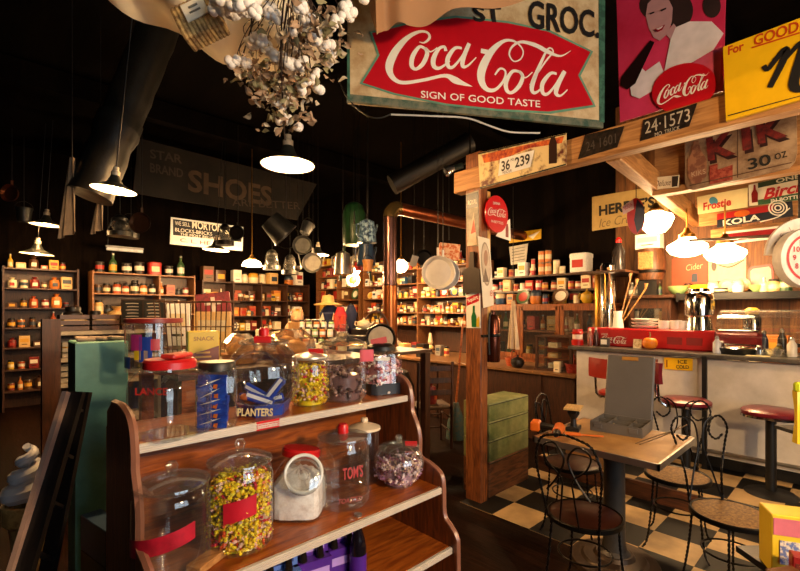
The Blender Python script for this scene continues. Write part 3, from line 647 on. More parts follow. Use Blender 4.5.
# --- top shelf
p, d = spot(170, 434, ZT); R = wid(60, d) * 1.06
j = thing('candy_jar', 'empty square-shouldered glass jar with flat red lid, left end of top shelf', 'jar', p, radians(20))
part('glass_body', MB().lathe([(0, .004), (R * .94, .002), (R, .02), (R, .14), (R * .97, .168), (R * .8, .192), (R * .66, .199), (R * .66, .21)], 40, sq=4.5), CLEAR, j)
part('lid', MB().lathe([(0, .236), (R * .70, .234), (R * .76, .226), (R * .76, .206), (R * .66, .204)], 36), REDL, j)
q = MB().at((R * .1, -R * .2, .236), (0, 0, .3)).box((0, 0, .008), (R * .95, .05, .014), .005); part('price_card', q, M('#c83028', .4), j, 'red price card lying on the lid')
fr_ = YAW - radians(20)
def front(mb, r, z, sc=1):        # frame on the camera side of a round jar
    mb.T = Matrix.Rotation(fr_, 4, 'Z') @ Matrix.Translation((0, -r, z)); return mb
part('lettering', front(MB(), R * 1.04, .150).text('LANCE', 0, 0, R * .95, .022, bold=.03), M('#b83028', .4), j)
p, d = spot(217, 425, ZT); R = wid(38, d)
j = thing('candy_jar', 'clear square jar with black lid packed with blue snack bags', 'jar', p, radians(-25))
part('glass_body', MB().lathe([(0, .004), (R * .93, .002), (R, .012), (R, .16), (R * .9, .185), (R * .82, .19)], 32, sq=5), CLEAR, j)
part('lid', MB().lathe([(0, .214), (R * .86, .213), (R * .92, .207), (R * .92, .184), (R * .8, .184)], 28), BLACK, j)
BLUE = MIXED('#0c2c8c', '#1c50c0', 8, .4, .6, .3); rb = random.Random(5)
for k in range(5):
    mb = MB(); ph = rb.random() * 6
    mb.grid(lambda u, v: ((u - .5) * R * 1.5, sin(u * 9 + ph) * .004 + sin(v * 12 + ph) * .003, (v - .5) * .055), 10, 6, .012)
    s_ = solo('snack_bag', mb, [BLUE], ORD[k] + ' blue snack bag from the bottom inside the black-lidded jar', 'snack', (p.x - R * .62 * FW.x, p.y - R * .62 * FW.y, p.z + .022 + k * .031), group='blue bags in the jar', rot=(rb.uniform(-.25, .25), rb.uniform(-.12, .12), YAW), smooth=60)
    part('white_flash', MB().prism([(-R * .6, -.012), (-R * .1, -.002), (R * .5, .016), (R * .1, .008)], -.0085, -.0065), WHITE, s_)
    part('orange_print', MB().prism([(R * .1, -.015), (R * .3, -.018), (R * .35, -.002), (R * .15, -.004)], -.0085, -.0065), M('#c8641c', .4), s_)
mb = MB().lathe([(0, .012), (R * .5, .014), (R * .5, .15), (0, .155)], 20, sq=4)
solo('snack_bag', mb, [M('#102c7c', .4)], 'dark blue bag filling the middle of the black-lidded jar', 'snack', p, radians(-25), group='blue bags in the jar')
# peanut jar: flat-faced globe
p, d = spot(264, 412, ZT); R = wid(70, d)
j = thing('candy_jar', 'big round peanut jar with blue base lettering and glass lid with red knob', 'jar', p, YAW)
gb = MB()
gprof = [(R * .62, .0), (R * .66, .02), (R * .86, .06), (R * .98, .11), (R, .145), (R * .97, .18), (R * .86, .22), (R * .66, .247), (R * .6, .255), (R * .62, .265)]
gb.lathe([(0, .003)] + gprof, 40, ang=0)
gb.T = Matrix.Translation((0, -R * .80, .145)) @ Matrix.Rotation(pi / 2, 4, 'X')
part('glass_body', gb, CLEAR, j)
part('mouth_ring', MB().tube([(R * .74 * cos(a), -R * .70, .14 + R * .74 * sin(a)) for a in [k * pi / 18 for k in range(36)]], .004, 6, True), THICK, j)
part('base', MB().lathe([(R * .70, .0), (R * .72, .012), (R * .77, .042), (R * .74, .044)], 6, ang=pi / 6), MIXED('#0c2468', '#1a3c98', 10, .4, .6, .35), j)
part('lettering', MB().at((0, -R * .76, .022), (-.12, 0, 0)).text('PLANTERS', 0, 0, R * .95, .028, bold=.03), M('#e0cc98', .4), j)
ld = part('lid', MB().lathe([(R * .02, .285), (R * .3, .282), (R * .62, .272), (R * .7, .266), (R * .68, .258), (R * .5, .262)], 36), THICK, j)
part('knob', MB().lathe([(0, .318), (.014, .318), (.019, .312), (.019, .288), (.012, .284), (0, .284)], 16), REDL, ld)
part('price_card', MB().at((.015, -R * .5, .277), (.25, 0, .2)).box((0, 0, 0), (.06, .004, .026), .001), REDL, ld)
for k, (dx, dy, dz, rx, ry, l) in enumerate(((-.005, -.035, .055, .25, .32, .11), (.048, -.02, .092, .3, -.9, .095), (-.05, .01, .05, .5, .1, .10), (.02, .02, .045, .6, -.2, .1), (-.03, -.005, .08, .8, .5, .09))):
    w_ = p + RT * dx + FW * dy + Vector((0, 0, dz))
    o = solo('candy_bar', MB().box((0, 0, 0), (l, .014, .034), .006), M('#1638a0', .3, var=.1), ('blue and white candy bar lying across the front of the round peanut jar', 'blue and white candy bar standing on end in the round peanut jar', 'blue candy bar at the back left inside the round peanut jar', 'blue candy bar at the bottom of the round peanut jar', 'blue candy bar tilted behind the crossed bar in the peanut jar')[k], 'candy bar', w_, group='blue bars in the peanut jar', rot=(rx - .5, ry, YAW))
    part('label_stripe', MB().box((0, -.0075, .002), (l * .9, .001, .013)), M('#d8dce8', .35, var=.05), o)
solo('wrapped_candy', MB().ell((-.05, .0, .05), (.032, .03, .022)).ell((-.06, -.03, .062), (.02, .018, .014)), M('#b05a2c', .4), 'small orange sweets at the left inside the round peanut jar', 'candy', p, YAW, kind='stuff')
# yellow candy, silver lid
def round_jar(px, py, z, w, h, label, lidmat, neck=.86, lidh=.045, knob=True, cat='jar', body=None, seg=36, rz=0, sq=None):
    p, d = spot(px, py, z); R = wid(w, d); H = h * d / FPX
    j = thing('candy_jar', label, cat, p, rz)
    part('glass_body', MB().lathe([(0, .004), (R * .9, .002), (R, .014), (R, H * .72), (R * .96, H * .78), (R * neck, H * .83), (R * neck, H * .86)], seg, sq=sq), body or CLEAR, j)
    b = H * .86
    ld = part('lid', MB().lathe([(0, b + lidh * .55), (R * .3, b + lidh * .5), (R * .75, b + lidh * .3), (R * .97, b + .006), (R * .98, b), (R * .9, b - .006), (0, b - .004)], seg), lidmat, j)
    if knob: part('knob', MB().lathe([(.0, b + lidh * 1.25), (.011, b + lidh * 1.22), (.018, b + lidh * .98), (.014, b + lidh * .75), (.009, b + lidh * .55), (.016, b + lidh * .45)], 16), KNOB, ld)
    return j, p, R, H, d, b
j, p, R, H, d, b = round_jar(310, 404, ZT, 36, 54, 'round jar of yellow wrapped candy with a silver lid', M('#c8c0b4', .3, .6, var=.1))
heap(R, H * .68, 420, .0135, YC, 'yellow wrapped candy filling the silver-lidded jar on top shelf', 'candy', p, rnd)
part('price_card', MB().at((.012, -R * .35, b + .028), (.5, 0, YAW)).box((0, 0, 0), (.06, .003, .02)), REDL, j)
# tall faceted jar
p, d = spot(343, 399, ZT); R = wid(46, d)
j = thing('candy_jar', 'tall eight-sided glass jar with pagoda glass lid', 'jar', p, .25)
part('glass_body', MB().lathe([(0, .004), (R * .94, .002), (R, .01), (R, .215), (R * .86, .235), (R * .8, .238)], 8), GLASS(base=.12, edge=.7, rough=.05), j, smooth=0)
ld = part('lid', MB().lathe([(0, .29), (R * .22, .288), (R * .3, .272), (R * .8, .255), (R * 1.08, .24), (R * 1.0, .236), (0, .236)], 8), GLASS('#e8dcc0', .25, .6, .15, 2), j, smooth=0)
part('knob', MB().lathe([(0, .325), (R * .2, .322), (R * .26, .308), (R * .14, .29), (R * .2, .286)], 10), THICK, ld)
part('price_card', MB().at((R * .72 * sin(.6), -R * .98, .19), (0, 0, YAW + .2)).box((0, 0, 0), (.062, .004, .05)), REDL, j)
heap(R, .13, 90, .02, [M('#7a5a5a', .3), M('#9a7c74', .3), M('#5a3c3c', .35)], 'dull brown wrapped sweets low inside the tall eight-sided jar', 'candy', p, rnd)
# pink candy, black lid
p, d = spot(381, 392, ZT); R = wid(36, d)
j = thing('candy_jar', 'square jar of pink sweets with black lid, right end of top shelf', 'jar', p, radians(-20))
part('glass_body', MB().lathe([(0, .004), (R * .95, .002), (R, .008), (R, .17), (R * .9, .195), (R * .72, .2)], 32, sq=5), CLEAR, j)
part('lid', MB().lathe([(0, .232), (R * .5, .231), (R * .72, .22), (R * .78, .215), (R * .78, .198), (R * .7, .198)], 28), BLACK, j)
part('base_band', MB().lathe([(R * 1.012, .002), (R * 1.012, .05), (R * .99, .052)], 32, sq=5), M('#16161c', .4), j)
part('label', MB().at((0, 0, 0), (0, 0, YAW + radians(20))).box((.012, -R * 1.06, .165), (.06, .002, .016)), WHITE, j)
part('price_card', MB().at((-.02, -R * .3, .242), (0, -.2, YAW + .3)).box((0, 0, 0), (.075, .004, .028)), M('#c85a5a', .4), j)
heap(R, .15, 170, .02, PC, 'pink and white sweets in the black-lidded jar on top shelf', 'candy', p, rnd, sq=5)
part('price_card', MB().box((.62, 1.425, ZT - .012), (.085, .004, .03)), REDL, t, 'red price card on the rail').location = (onY(268, 425, 1.425).x - .62, 0, 0)
part('lettering', MB().text('Salted Peanuts', 0, 0, .07, .012), WHITE, t).location = (onY(268, 425, 1.42).x, 1.4215, ZT - .012)
# --- middle shelf
j, p, R, H, d, b = round_jar(172, 566, ZM, 72, 97, 'empty round glass jar with a red band and glass lid', THICK, lidh=.05)
part('red_band', MB().at((0, 0, 0), (0, 0, YAW)).grid(lambda u, v: (R * 1.015 * sin((u - .5) * 2.1), -R * 1.015 * cos((u - .5) * 2.1), H * (.30 + .17 * v) + .05 * (u - .5)), 16, 2, .001), MIXED('#8c1424', '#b01c30', 12, .4, .6, .35), j)
j, p, R, H, d, b = round_jar(240, 543, ZM, 64, 96, 'large round jar full of yellow wrapped candy with glass lid', THICK, lidh=.055)
heap(R, H * .70, 900, .0135, YC, 'yellow and red wrapped candy filling the large middle shelf jar', 'candy', p, rnd)
part('red_label', MB().at((0, 0, 0), (0, 0, YAW + .35)).grid(lambda u, v: (R * 1.012 * sin((u - .5) * .95), -R * 1.012 * cos((u - .5) * .95), H * (.38 + .2 * v) + .02 * (u - .5)), 10, 2, .001), M('#b8182a', .4), j)
# tilted cookie jar with pale contents
p, d = spot(299, 512, ZM); R = wid(56, d) * .95
j = thing('candy_jar', 'slant-mouthed glass jar packed with white bags, red lid behind', 'jar', p, YAW)
part('glass_body', MB().lathe([(0, .004), (R * .9, .002), (R, .025), (R, .11), (R * .9, .15), (R * .6, .19), (R * .4, .2)], 36, sq=4), CLEAR, j)
mo = MB(); mo.T = Matrix.Translation((R * .32, -R * .72, .155)) @ Euler((radians(62), 0, radians(14))).to_matrix().to_4x4()
mo.lathe([(R * .62, -.03), (R * .62, .012), (R * .66, .016), (R * .66, .026), (R * .5, .034), (R * .2, .036), (R * .16, .046), (0, .048)], 32)
part('slant_mouth', mo, GLASS(base=.16, edge=.8, power=2), j)
part('mouth_rim', MB().at((R * .34, -R * .78, .168), (radians(62), 0, radians(14))).tube([(R * .64 * cos(a), R * .64 * sin(a), .012) for a in [k * pi / 18 for k in range(36)]], .006, 8, True), M('#d8d8d4', .12, var=0), j)
part('lid', MB().at((.0, R * .3, .2), (-.12, .1, 0)).lathe([(0, .03), (R * .66, .028), (R * .72, .02), (R * .72, 0), (0, 0)], 28), REDL, j)
mb = MB(); rb = random.Random(9)
WB = GLASS('#f4f0f4', .5, .4, .35)
mb.lathe([(0, .008), (R * .9, .01), (R * .93, .05), (R * .88, .12), (R * .5, .16), (0, .165)], 30, sq=4)
for k in range(len(mb.v)): mb.v[k] *= 1 + rb.uniform(-.05, .02)
solo('candy_bag', mb, MIXED('#d8ccc8', '#fbf8f8', 26, .35, .6, .3, bump=.6), 'crumpled white bags of sweets filling the slant-mouthed jar', 'candy', p, YAW, kind='stuff', smooth=20)
j, p, R, H, d, b = round_jar(343, 502, ZM, 52, 76, 'empty clear jar with red knob and faded red lettering', THICK, lidh=.03, knob=False)
part('knob', MB().lathe([(0, b + .052), (.016, b + .05), (.021, b + .04), (.021, b + .016), (.014, b + .012)], 18), REDL, j)
F_ = lambda mb, r, z, a: setattr(mb, 'T', Matrix.Rotation(YAW + a, 4, 'Z') @ Matrix.Translation((0, -r, z))) or mb
part('lettering', F_(MB(), R * 1.0, H * .5, .5).text("TOM'S", 0, 0, R * .8, .045, bold=.02), M('#b03a3a', .5), j)
part('lettering', F_(MB(), R * 1.0, H * .16, .4).text('TOASTED', 0, 0, R * .9, .018, shear=.2), M('#a84a4a', .5), j)
for k in range(3): part('glass_ridge', MB().lathe([(R * 1.0, H * (.14 + .2 * k)), (R * 1.015, H * (.15 + .2 * k)), (R * 1.0, H * (.16 + .2 * k))], 36), THICK, j)
# cream-lidded jar behind, then the goldfish bowl
p, d = spot(363, 487, ZM); R = wid(30, d); p = p + FW * .07; p.z = ZM
j = thing('candy_jar', 'clear jar with domed cream lid behind the red-knobbed jar', 'jar', p)
part('glass_body', MB().lathe([(0, .004), (R * .95, .002), (R, .01), (R, .21), (R * .9, .225)], 28), CLEAR, j)
part('lid', MB().lathe([(0, .275), (.014, .274), (.017, .262), (.013, .254), (R * .5, .25), (R * 1.1, .236), (R * 1.12, .226), (0, .222)], 28), M('#ddc8a8', .4, var=.05), j)
p, d = spot(399, 484, ZM); R = wid(50, d)
j = thing('candy_jar', 'squat fluted glass bowl of pink and lilac sweets with lid', 'jar', p)
bp = [(R * .55, .002), (R * .6, .02), (R * .92, .06), (R, .095), (R * .92, .13), (R * .76, .15), (R * .78, .156)]
part('glass_body', MB().lathe([(0, .004)] + bp, 40), THICK, j)
ld = part('lid', MB().lathe([(0, .182), (R * .3, .178), (R * .7, .168), (R * .84, .158), (R * .8, .154), (0, .156)], 36), THICK, j)
part('knob', MB().lathe([(0, .212), (.012, .21), (.016, .2), (.01, .186), (.014, .18)], 14), THICK, ld)
part('price_card', MB().at((.03, -R * .4, .176), (.35, 0, YAW)).box((0, 0, 0), (.05, .003, .022)), REDL, ld)
heap(R, .115, 200, .016, LC, 'pink and lilac sweets inside the squat fluted bowl', 'candy', p, rnd, prof=lambda f: min(1, .62 + 1.05 * f))
p = onZ(208, 566, ZM)
solo('wood_offcut', MB().at((0, 0, 0), (0, 0, .5)).box((0, 0, .012), (.13, .05, .022), .002), WOOD('#8a5a2c', '#b88248', 'x', 6, .5), 'small pale wood block lying on the middle shelf front edge', 'wood block', (p.x + .01, p.y + .015, ZM))
# --- low shelf: bottle carriers and bottles
PUR = M('#4a1c8c', .45, var=.15); PUR2 = M('#b090dc', .45, var=.1)
def carrier(p, rz, label, mat, mat2):
    t = thing('bottle_carrier', label, 'carton', p, rz, 'bottle cartons on the low shelf')
    part('carton', MB().prism([(-.10, 0), (.10, 0), (.10, .115), (-.10, .115)], -.064, .064), mat, t)
    h = MB().prism([(-.10, .11), (.10, .11), (.10, .16), (.07, .205), (-.07, .205), (-.10, .16)], -.004, .004)
    hd = part('handle', h, mat, t)
    part('handle_hole', MB().prism([(.035 * cos(a), .178 + .012 * sin(a)) for a in [k * pi / 8 for k in range(16)]], -.005, -.0042), BLACK, hd)
    part('printed_band', MB().box((0, -.065, .07), (.17, .001, .03)).box((0, -.0048, .135), (.16, .001, .012)).box((-.075, -.0048, .17), (.012, .001, .05)).box((.075, -.0048, .17), (.012, .001, .05)), mat2, t)
    for k in range(2): part('bottle_neck', MB().lathe([(.024, .11), (.012, .17), (.012, .2), (.015, .2), (.015, .215), (0, .216)], 12, (-.045 + .09 * k, -.034, 0)), M('#1a1410', .15, var=0), t)
    return t
for px, py, nm, a, b_ in ((278, 574, 'pale blue and navy bottle carton on the low shelf', M('#5a7ac8', .45, var=.2), M('#1c2c6a', .4)), (310, 553, 'purple bottle carton beside the pale blue one on low shelf', PUR, PUR2), (340, 541, 'purple bottle carton at the right with a dark bottle', PUR, PUR2)):
    d = (onY(px, py, 1.36) - EYE).dot(FW); q = onY(px, py, 1.34); carrier((q.x, 1.345, ZL), YAW + .55, nm, a, b_).scale = (.68, .68, .95)
def soda(p, label, mat, lab, group=None, h=.2, r=.03, cap=None):
    t = thing('bottle', label, 'bottle', p, YAW, group)
    part('glass', MB().lathe([(0, 0), (r * .95, 0), (r, .006), (r, h * .5), (r * .8, h * .62), (r * .45, h * .76), (r * .38, h * .92), (r * .42, h * .94), (r * .4, h * .95), (0, h * .95)], 16), mat, t)
    part('cap', MB().lathe([(r * .46, h * .93), (r * .46, h * .99), (0, h)], 14), cap or STEEL, t)
    part('label', MB().lathe([(r * 1.02, h * .12), (r * 1.02, h * .4)], 16), lab, t); return t
DKG = M('#120d14', .12, var=0); RDG = M('#4a0c14', .12, var=0)
q = onY(358, 540, 1.26); soda((q.x, 1.26, ZL), 'dark soda bottle standing in front of the purple carton', DKG, PUR, h=.24)
for px, y in ((400, 1.52), (411, 1.47)):
    q = onY(px, 515, y); soda((q.x, y, ZL), ('left' if px == 400 else 'right') + ' one of two small red bottles under the squat bowl', RDG, M('#7ab0b0', .4, var=.3), 'red bottles on the low shelf', h=.2)
# ================================================================== lunch counter
YC1 = 2.12
CT = 1.13
c = thing('lunch_counter', 'long lunch counter with white front panel and dark worn top', 'counter', (4.6, 0, 0))
part('front_panel', MB().box((.03, (YC1 - 1.4) / 2, .66), (.03, YC1 + 1.4, .84)).box((.32, YC1 - .015, .60), (.58, .03, .94)), MIXED('#b8b0a4', '#d4ccc2', 3, .35, .65, .45), c)
part('worktop', MB().box((.29, (YC1 + .06 - 1.4) / 2, CT - .02), (.72, YC1 + 1.46, .036), .006), MIXED('#3c3834', '#5c5650', 10, .35, .65, .35), c)
part('toe_board', MB().box((.07, (YC1 - 1.4) / 2, .19), (.04, YC1 + 1.4, .1)), BLACK, c)
part('foot_rail', MB().cyl((-.06, YC1 - .1, .30), (-.06, -1.4, .30), .016).box((.0, 1.2, .3), (.1, .02, .03)).box((.0, -.2, .3), (.1, .02, .03)), STEEL, c)
yp = onX(703.5, 400, 4.5).y
part('support_post', MB().box((-.06, yp, .625), (.035, .035, .975)), BLACK, c)
g = Sheet('sign_board', 'yellow strip sign reading ICE COLD on the white counter front', 'sign', (4.595, 0, 0), XZ, [(664, 357.5), (693, 358.5), (692.5, 371), (664.5, 369)], .006, YEL)
g.text('ICE', (678, 361.8), (687, 362), 3.6, INK, bold=.02).text('COLD', (676, 366.8), (689, 367.2), 3.6, INK, bold=.02).strokes([[(667, 360, 1), (667, 367, 1)]], M('#8a3a10', .5), 'red_mark')
g = Sheet('sign_board', 'yellow strip sign on the counter front left of the ice cold sign', 'sign', (4.595, 0, 0), XZ, [(625, 356), (652, 357), (652, 365), (625, 364)], .006, YEL)
# red cooler on the counter
def onC(px, dx): r = ray(px, 340); s = (4.6 + dx) / r.x; return (EYE + r * s).y
ya, yb_ = onC(716, .22), onC(588, .22)
t = thing('drinks_cooler', 'long low red soda cooler lying on the lunch counter', 'cooler', (4.6 + .3, (ya + yb_) / 2, CT), XZ)
W_ = yb_ - ya
part('body', MB().box((0, 0, .095), (W_, .2, .19), .012), M('#a8141a', .35, var=.12), t)
part('vent_panel', MB().box((W_ * .22, -.101, .085), (W_ * .11, .004, .07)).box((W_ * .36, -.101, .085), (W_ * .11, .004, .07)), M('#7a1014', .5), t)
lt = MB(); lt.T = Matrix.Translation((-W_ * .26, -.104, .07))
for st in SCRIPT: lt.ribbon([((x - 397) / 519 * .26, -(y - .0876 * (x - 165) - 163) / 150 * .075, w_ / 150 * .085) for x, y, w_ in st])
part('lettering', lt.text('DRINK', -.09, .055, .07, .018), SWHITE, t)
def at_c(px, dx, dz=0): return Vector((4.6 + dx, onC(px, dx), CT + dz))
# pumpkin
t = thing('pumpkin', 'small orange pumpkin on the counter before the red cooler', 'pumpkin', at_c(650, .1))
pm = MB(); vs = []
def pk(u, v):
    a, b = u * 2 * pi, (v - .5) * pi; r = .062 * (1 + .07 * abs(sin(a * 4))) * cos(b) ** .8 if cos(b) > 0 else 0
    return (r * cos(a), r * sin(a), .06 + .058 * sin(b) - .012 * math.exp(-((v - 1) / .12) ** 2))
part('flesh', pm.grid(pk, 48, 14), M('#dc7a14', .35, var=.15), t)
part('stem', MB().tube([(0, 0, .1), (.004, 0, .125), (.015, .004, .15), (.028, .01, .165)], [.008, .006, .005, .004]), M('#6a5a2c', .7), t)
# small things along the counter
def mug(p, label, mat, h=.09, r=.042, grp=None):
    t = thing('mug', label, 'mug', p, -.4, grp)
    part('cup', MB().lathe([(0, .004), (r * .85, 0), (r, .01), (r, h), (r * .92, h), (r * .9, .012), (0, .01)], 20), mat, t)
    part('handle', MB().tube([(r * .95, 0, h * .8), (r * 1.5, 0, h * .75), (r * 1.55, 0, h * .4), (r * .95, 0, h * .22)], .006), mat, t); return t
top = .19
PLN = M('#e8e4dc', .3, var=.04)
for i, (px, h, l) in enumerate(((664, .085, 'white mug standing on the red cooler behind the pumpkin'), (676, .09, 'white mug on the cooler next to the chrome milk can'), (682, .085, 'white mug half behind the chrome milk can'))): mug(at_c(px, .3, top), l, PLN, h, .05 if i < 2 else .042, 'white mugs on the cooler')
# chrome milk dispenser
t = thing('milk_can', 'shiny steel can with flared foot standing on the red cooler', 'dispenser', at_c(699, .32, top))
part('body', MB().lathe([(0, 0), (.115, 0), (.112, .02), (.095, .12), (.094, .125), (.118, .14), (.12, .17), (.12, .30), (.105, .345), (.085, .36), (.085, .39), (0, .39)], 32), CHROME, t)
part('badge', MB().at((0, 0, .24), (0, 0, YAW + .5)).box((0, -.118, 0), (.06, .01, .09), .004), MIXED('#c8a030', '#3a2a18', 30, .45, .55), t)
part('handle', MB().tube([(-.12, 0, .26), (-.15, 0, .27), (-.15, 0, .31), (-.11, 0, .32)], .007), CHROME, t)
# syrup jar, bottles, pump bottle at the left end
t = thing('syrup_jar', 'red plastic jar with red lid on the counter left end', 'jar', at_c(577.5, .12))
part('body', MB().lathe([(0, 0), (.06, 0), (.062, .05), (.052, .06), (.052, .12), (.062, .135), (.05, .15)], 24), M('#b81c14', .3, var=.15), t)
part('label', MB().lathe([(.0535, .065), (.0535, .115)], 24), M('#e0c8b8', .4, var=.2), t); part('lid', MB().lathe([(.052, .148), (.052, .172), (0, .174)], 24), M('#a81c14', .35), t)
def squeeze(p, label, mat, cap, h=.19, r=.027, name='bottle'):
    t = thing(name, label, 'bottle', p)
    part('body', MB().lathe([(0, 0), (r, 0), (r, h * .6), (r * .5, h * .78), (r * .45, h * .85), (0, h * .85)], 16), mat, t)
    part('cap', MB().lathe([(r * .5, h * .84), (r * .5, h * .93), (r * .2, h), (0, h)], 12), cap, t); return t
squeeze(at_c(590, .1), 'clear sauce bottle with pale cap beside the red jar', M('#6a3028', .3), M('#c8c0b4', .4))
squeeze(at_c(596, .16), 'dark sauce bottle in front of the red cooler end', M('#3a1c18', .25), M('#a8a098', .4), .2)
o = thing('napkin_holder', 'small dark napkin holder before the cooler lettering', 'napkin holder', at_c(605, .12)); part('case', MB().box((0, 0, .045), (.06, .09, .09), .01), M('#4a4440', .35, .5), o); part('napkin_edge', MB().box((-.031, 0, .05), (.004, .06, .05)), WHITE, o)
o = thing('card_stand', 'small cream card stand between the lettering and the pumpkin', 'card', at_c(637, .12), XZ); part('card', MB().at((0, 0, .002), (-.2, 0, 0)).box((0, 0, .045), (.075, .004, .09)), MIXED('#d8c8a0', '#a89060', 30), o); part('foot', MB().box((0, .01, .004), (.07, .04, .008)), CREAM, o)
# glass pastry guard and what stands in it
t = thing('pastry_guard', 'clear curved glass food guard on the counter', 'food guard', (4.6 + .3, onC(760, .3), CT), XZ)
wg = onC(722, .3) - onC(812, .3)
part('curved_pane', MB().grid(lambda u, v: ((u - .5) * wg, -.14 + .34 * (v ** 2.2), .02 + .36 * sin(v * pi / 2) ** .8), 12, 12, .004), GLASS(base=.06, edge=.6), t)
part('end_pane', MB().prism([(-.14, .02), (.2, .02), (.2, .38), (.05, .36), (-.08, .25), (-.14, .1)], -.002, .002), GLASS(base=.1, edge=.6), t).rotation_euler = (0, 0, pi / 2)
t.children[-1].location = (-wg / 2, 0, 0)
part('rail', MB().box((0, .0, .006), (wg, .3, .012)), STEEL, t)
o = thing('tray', 'black oval tray with chrome lid under the glass guard', 'tray', at_c(737, .16)); part('pan', MB().lathe([(0, .002), (.13, 0), (.15, .05), (.142, .05), (.12, .01), (0, .01)], 32), BLACK, o); part('lid', MB().lathe([(.148, .052), (.12, .066), (.03, .072), (0, .072)], 32), CHROME, o)
o = thing('toaster', 'red and chrome toaster behind the glass guard', 'toaster', at_c(739, .42), XZ); part('body', MB().box((0, 0, .1), (.34, .18, .17), .03), M('#8a1414', .3), o); part('chrome_top', MB().box((0, 0, .19), (.3, .14, .02), .008), CHROME, o); part('chrome_band', MB().box((0, -.091, .06), (.3, .004, .03)), CHROME, o)
o = thing('coffee_maker', 'steel coffee maker with yellow cap behind the glass guard', 'coffee maker', at_c(752, .5)); part('body', MB().lathe([(0, 0), (.07, 0), (.07, .3), (.05, .34), (0, .34)], 20), CHROME, o); part('cap', MB().lathe([(.05, .34), (.055, .38), (.03, .4), (0, .4)], 16), M('#c8a030', .35), o)
o = solo('glass_bowl', MB().lathe([(0, .006), (.04, .004), (.062, .05), (.066, .06), (.06, .058), (.038, .012), (0, .012)], 24), GLASS(base=.25, edge=.7), 'cut glass sugar bowl on the counter by the guard', 'bowl', at_c(774, .08))
for i, (px, dx, h, m) in enumerate(((759, .1, .085, GLASS('#c8d0d8', .3)), (764, .4, .2, M('#2a2a4a', .3)), (782, .4, .22, M('#2c2018', .3)), (792, .14, .16, M('#d8d0c0', .4)), (779, .2, .1, M('#6a5a1c', .3)), (717, .08, .15, M('#c8c8cc', .3)), (722, .1, .11, GLASS('#c8b8b0', .3)))):
    squeeze(at_c(px, dx), ('clear tumbler on the counter beside the cut glass bowl', 'navy bottle standing inside the glass guard', 'brown bottle behind the cut glass bowl', 'pale bottle at the right end of the counter view', 'small olive jar between sugar bowl and pale bottle', 'pale shaker standing at the right end of the red cooler', 'small clear shaker right of the pale shaker')[i], m, STEEL, h, .032)
solo('menu_card', MB().box((0, 0, .002), (.1, .16, .003)), M('#d8cc98', .5), 'pale yellow paper lying on the counter edge', 'paper', at_c(758, .03), .1)
# stools bolted to the platform
VIN = M('#6a1420', .3, var=.15); VINR = M('#8c2418', .3, var=.12)
def stool(px, py, zs, label, back=True, face=0, mat=VIN):
    p = onX(px, py, 4.28); zb = .136
    t = thing('counter_stool', label, 'stool', (p.x, p.y, zb), face, 'counter stools'); h = zs - zb
    part('base', MB().lathe([(0, .03), (.03, .03), (.06, .022), (.15, .012), (.165, 0), (0, 0)], 28), BLACK, t)
    part('pedestal', MB().lathe([(.034, .02), (.034, h - .07), (.06, h - .06), (.06, h - .055)], 16), BLACK, t)
    st = part('seat', MB().lathe([(0, h - .045), (.165, h - .045), (.178, h - .03), (.178, h - .015), (.15, h), (0, h + .006)], 32, sq=2.6), mat, t)
    part('seat_band', MB().lathe([(.17, h - .062), (.182, h - .058), (.182, h - .04), (.17, h - .04), (0, h - .05)], 32, sq=2.6), CHROME, st)
    if back:
        for sx in (-.11, .11): part('back_tube', MB().tube([(sx * .9, .05, h - .06), (sx, .15, h - .062), (sx, .205, h - .02), (sx, .215, h + .08), (sx, .225, h + .2)], .011, 8), CHROME, t)
        part('backrest', MB().grid(lambda u, v: ((u - .5) * .34, .235 - .05 * (2 * u - 1) ** 2 + .006 * sin(v * pi), h + .13 + v * .17), 10, 4, .03), mat, t)
    return t
stool(621, 387, .77, 'red vinyl counter stool with backrest behind the cardboard box', True, radians(78), VINR)
stool(686, 398, .77, 'dark red stool with chrome back tube beside the black support post', True, radians(22))
stool(771, 408, .77, 'dark red backless stool at the right of the white counter', False)
o = thing('carton_box', 'plain brown cardboard box on the platform below the first stool', 'box', (4.0, onX(590, 430, 4.0).y, .137), .1)
part('carton', MB().box((0, 0, .17), (.28, .34, .34), .004), M('#a8743c', .7, var=.12), o); part('tape_seam', MB().box((0, 0, .3405), (.28, .05, .001)), M('#8a5c30', .5), o)
# ================================================================== cafe table and wire chairs
TZ = .75
t = thing('cafe_table', 'square cafe table with pale top, metal edge and iron pedestal', 'table', (2.74, 1.03, 0))
part('tabletop', MB().box((0, 0, TZ - .012), (.66, .66, .024), .004), MIXED('#8a6234', '#ac8248', 5, .35, .65, .6), t)
part('metal_edge', MB().box((0, -.334, TZ - .016), (.68, .012, .034)).box((0, .334, TZ - .016), (.68, .012, .034)).box((-.334, 0, TZ - .016), (.012, .68, .034)).box((.334, 0, TZ - .016), (.012, .68, .034)), STEEL, t)
part('pedestal', MB().lathe([(.10, .06), (.07, .09), (.062, .14), (.058, .6), (.08, .68), (.2, .72), (.2, .726)], 24), M('#4a443e', .45, .5, var=.2), t)
part('base', MB().lathe([(0, .07), (.1, .07), (.115, .05), (.17, .045), (.185, .03), (.24, .024), (.25, 0), (0, 0)], 36), M('#3c2c1e', .45, .4, var=.3), t)
WIRE = M('#15120f', .4, .7, var=.3)
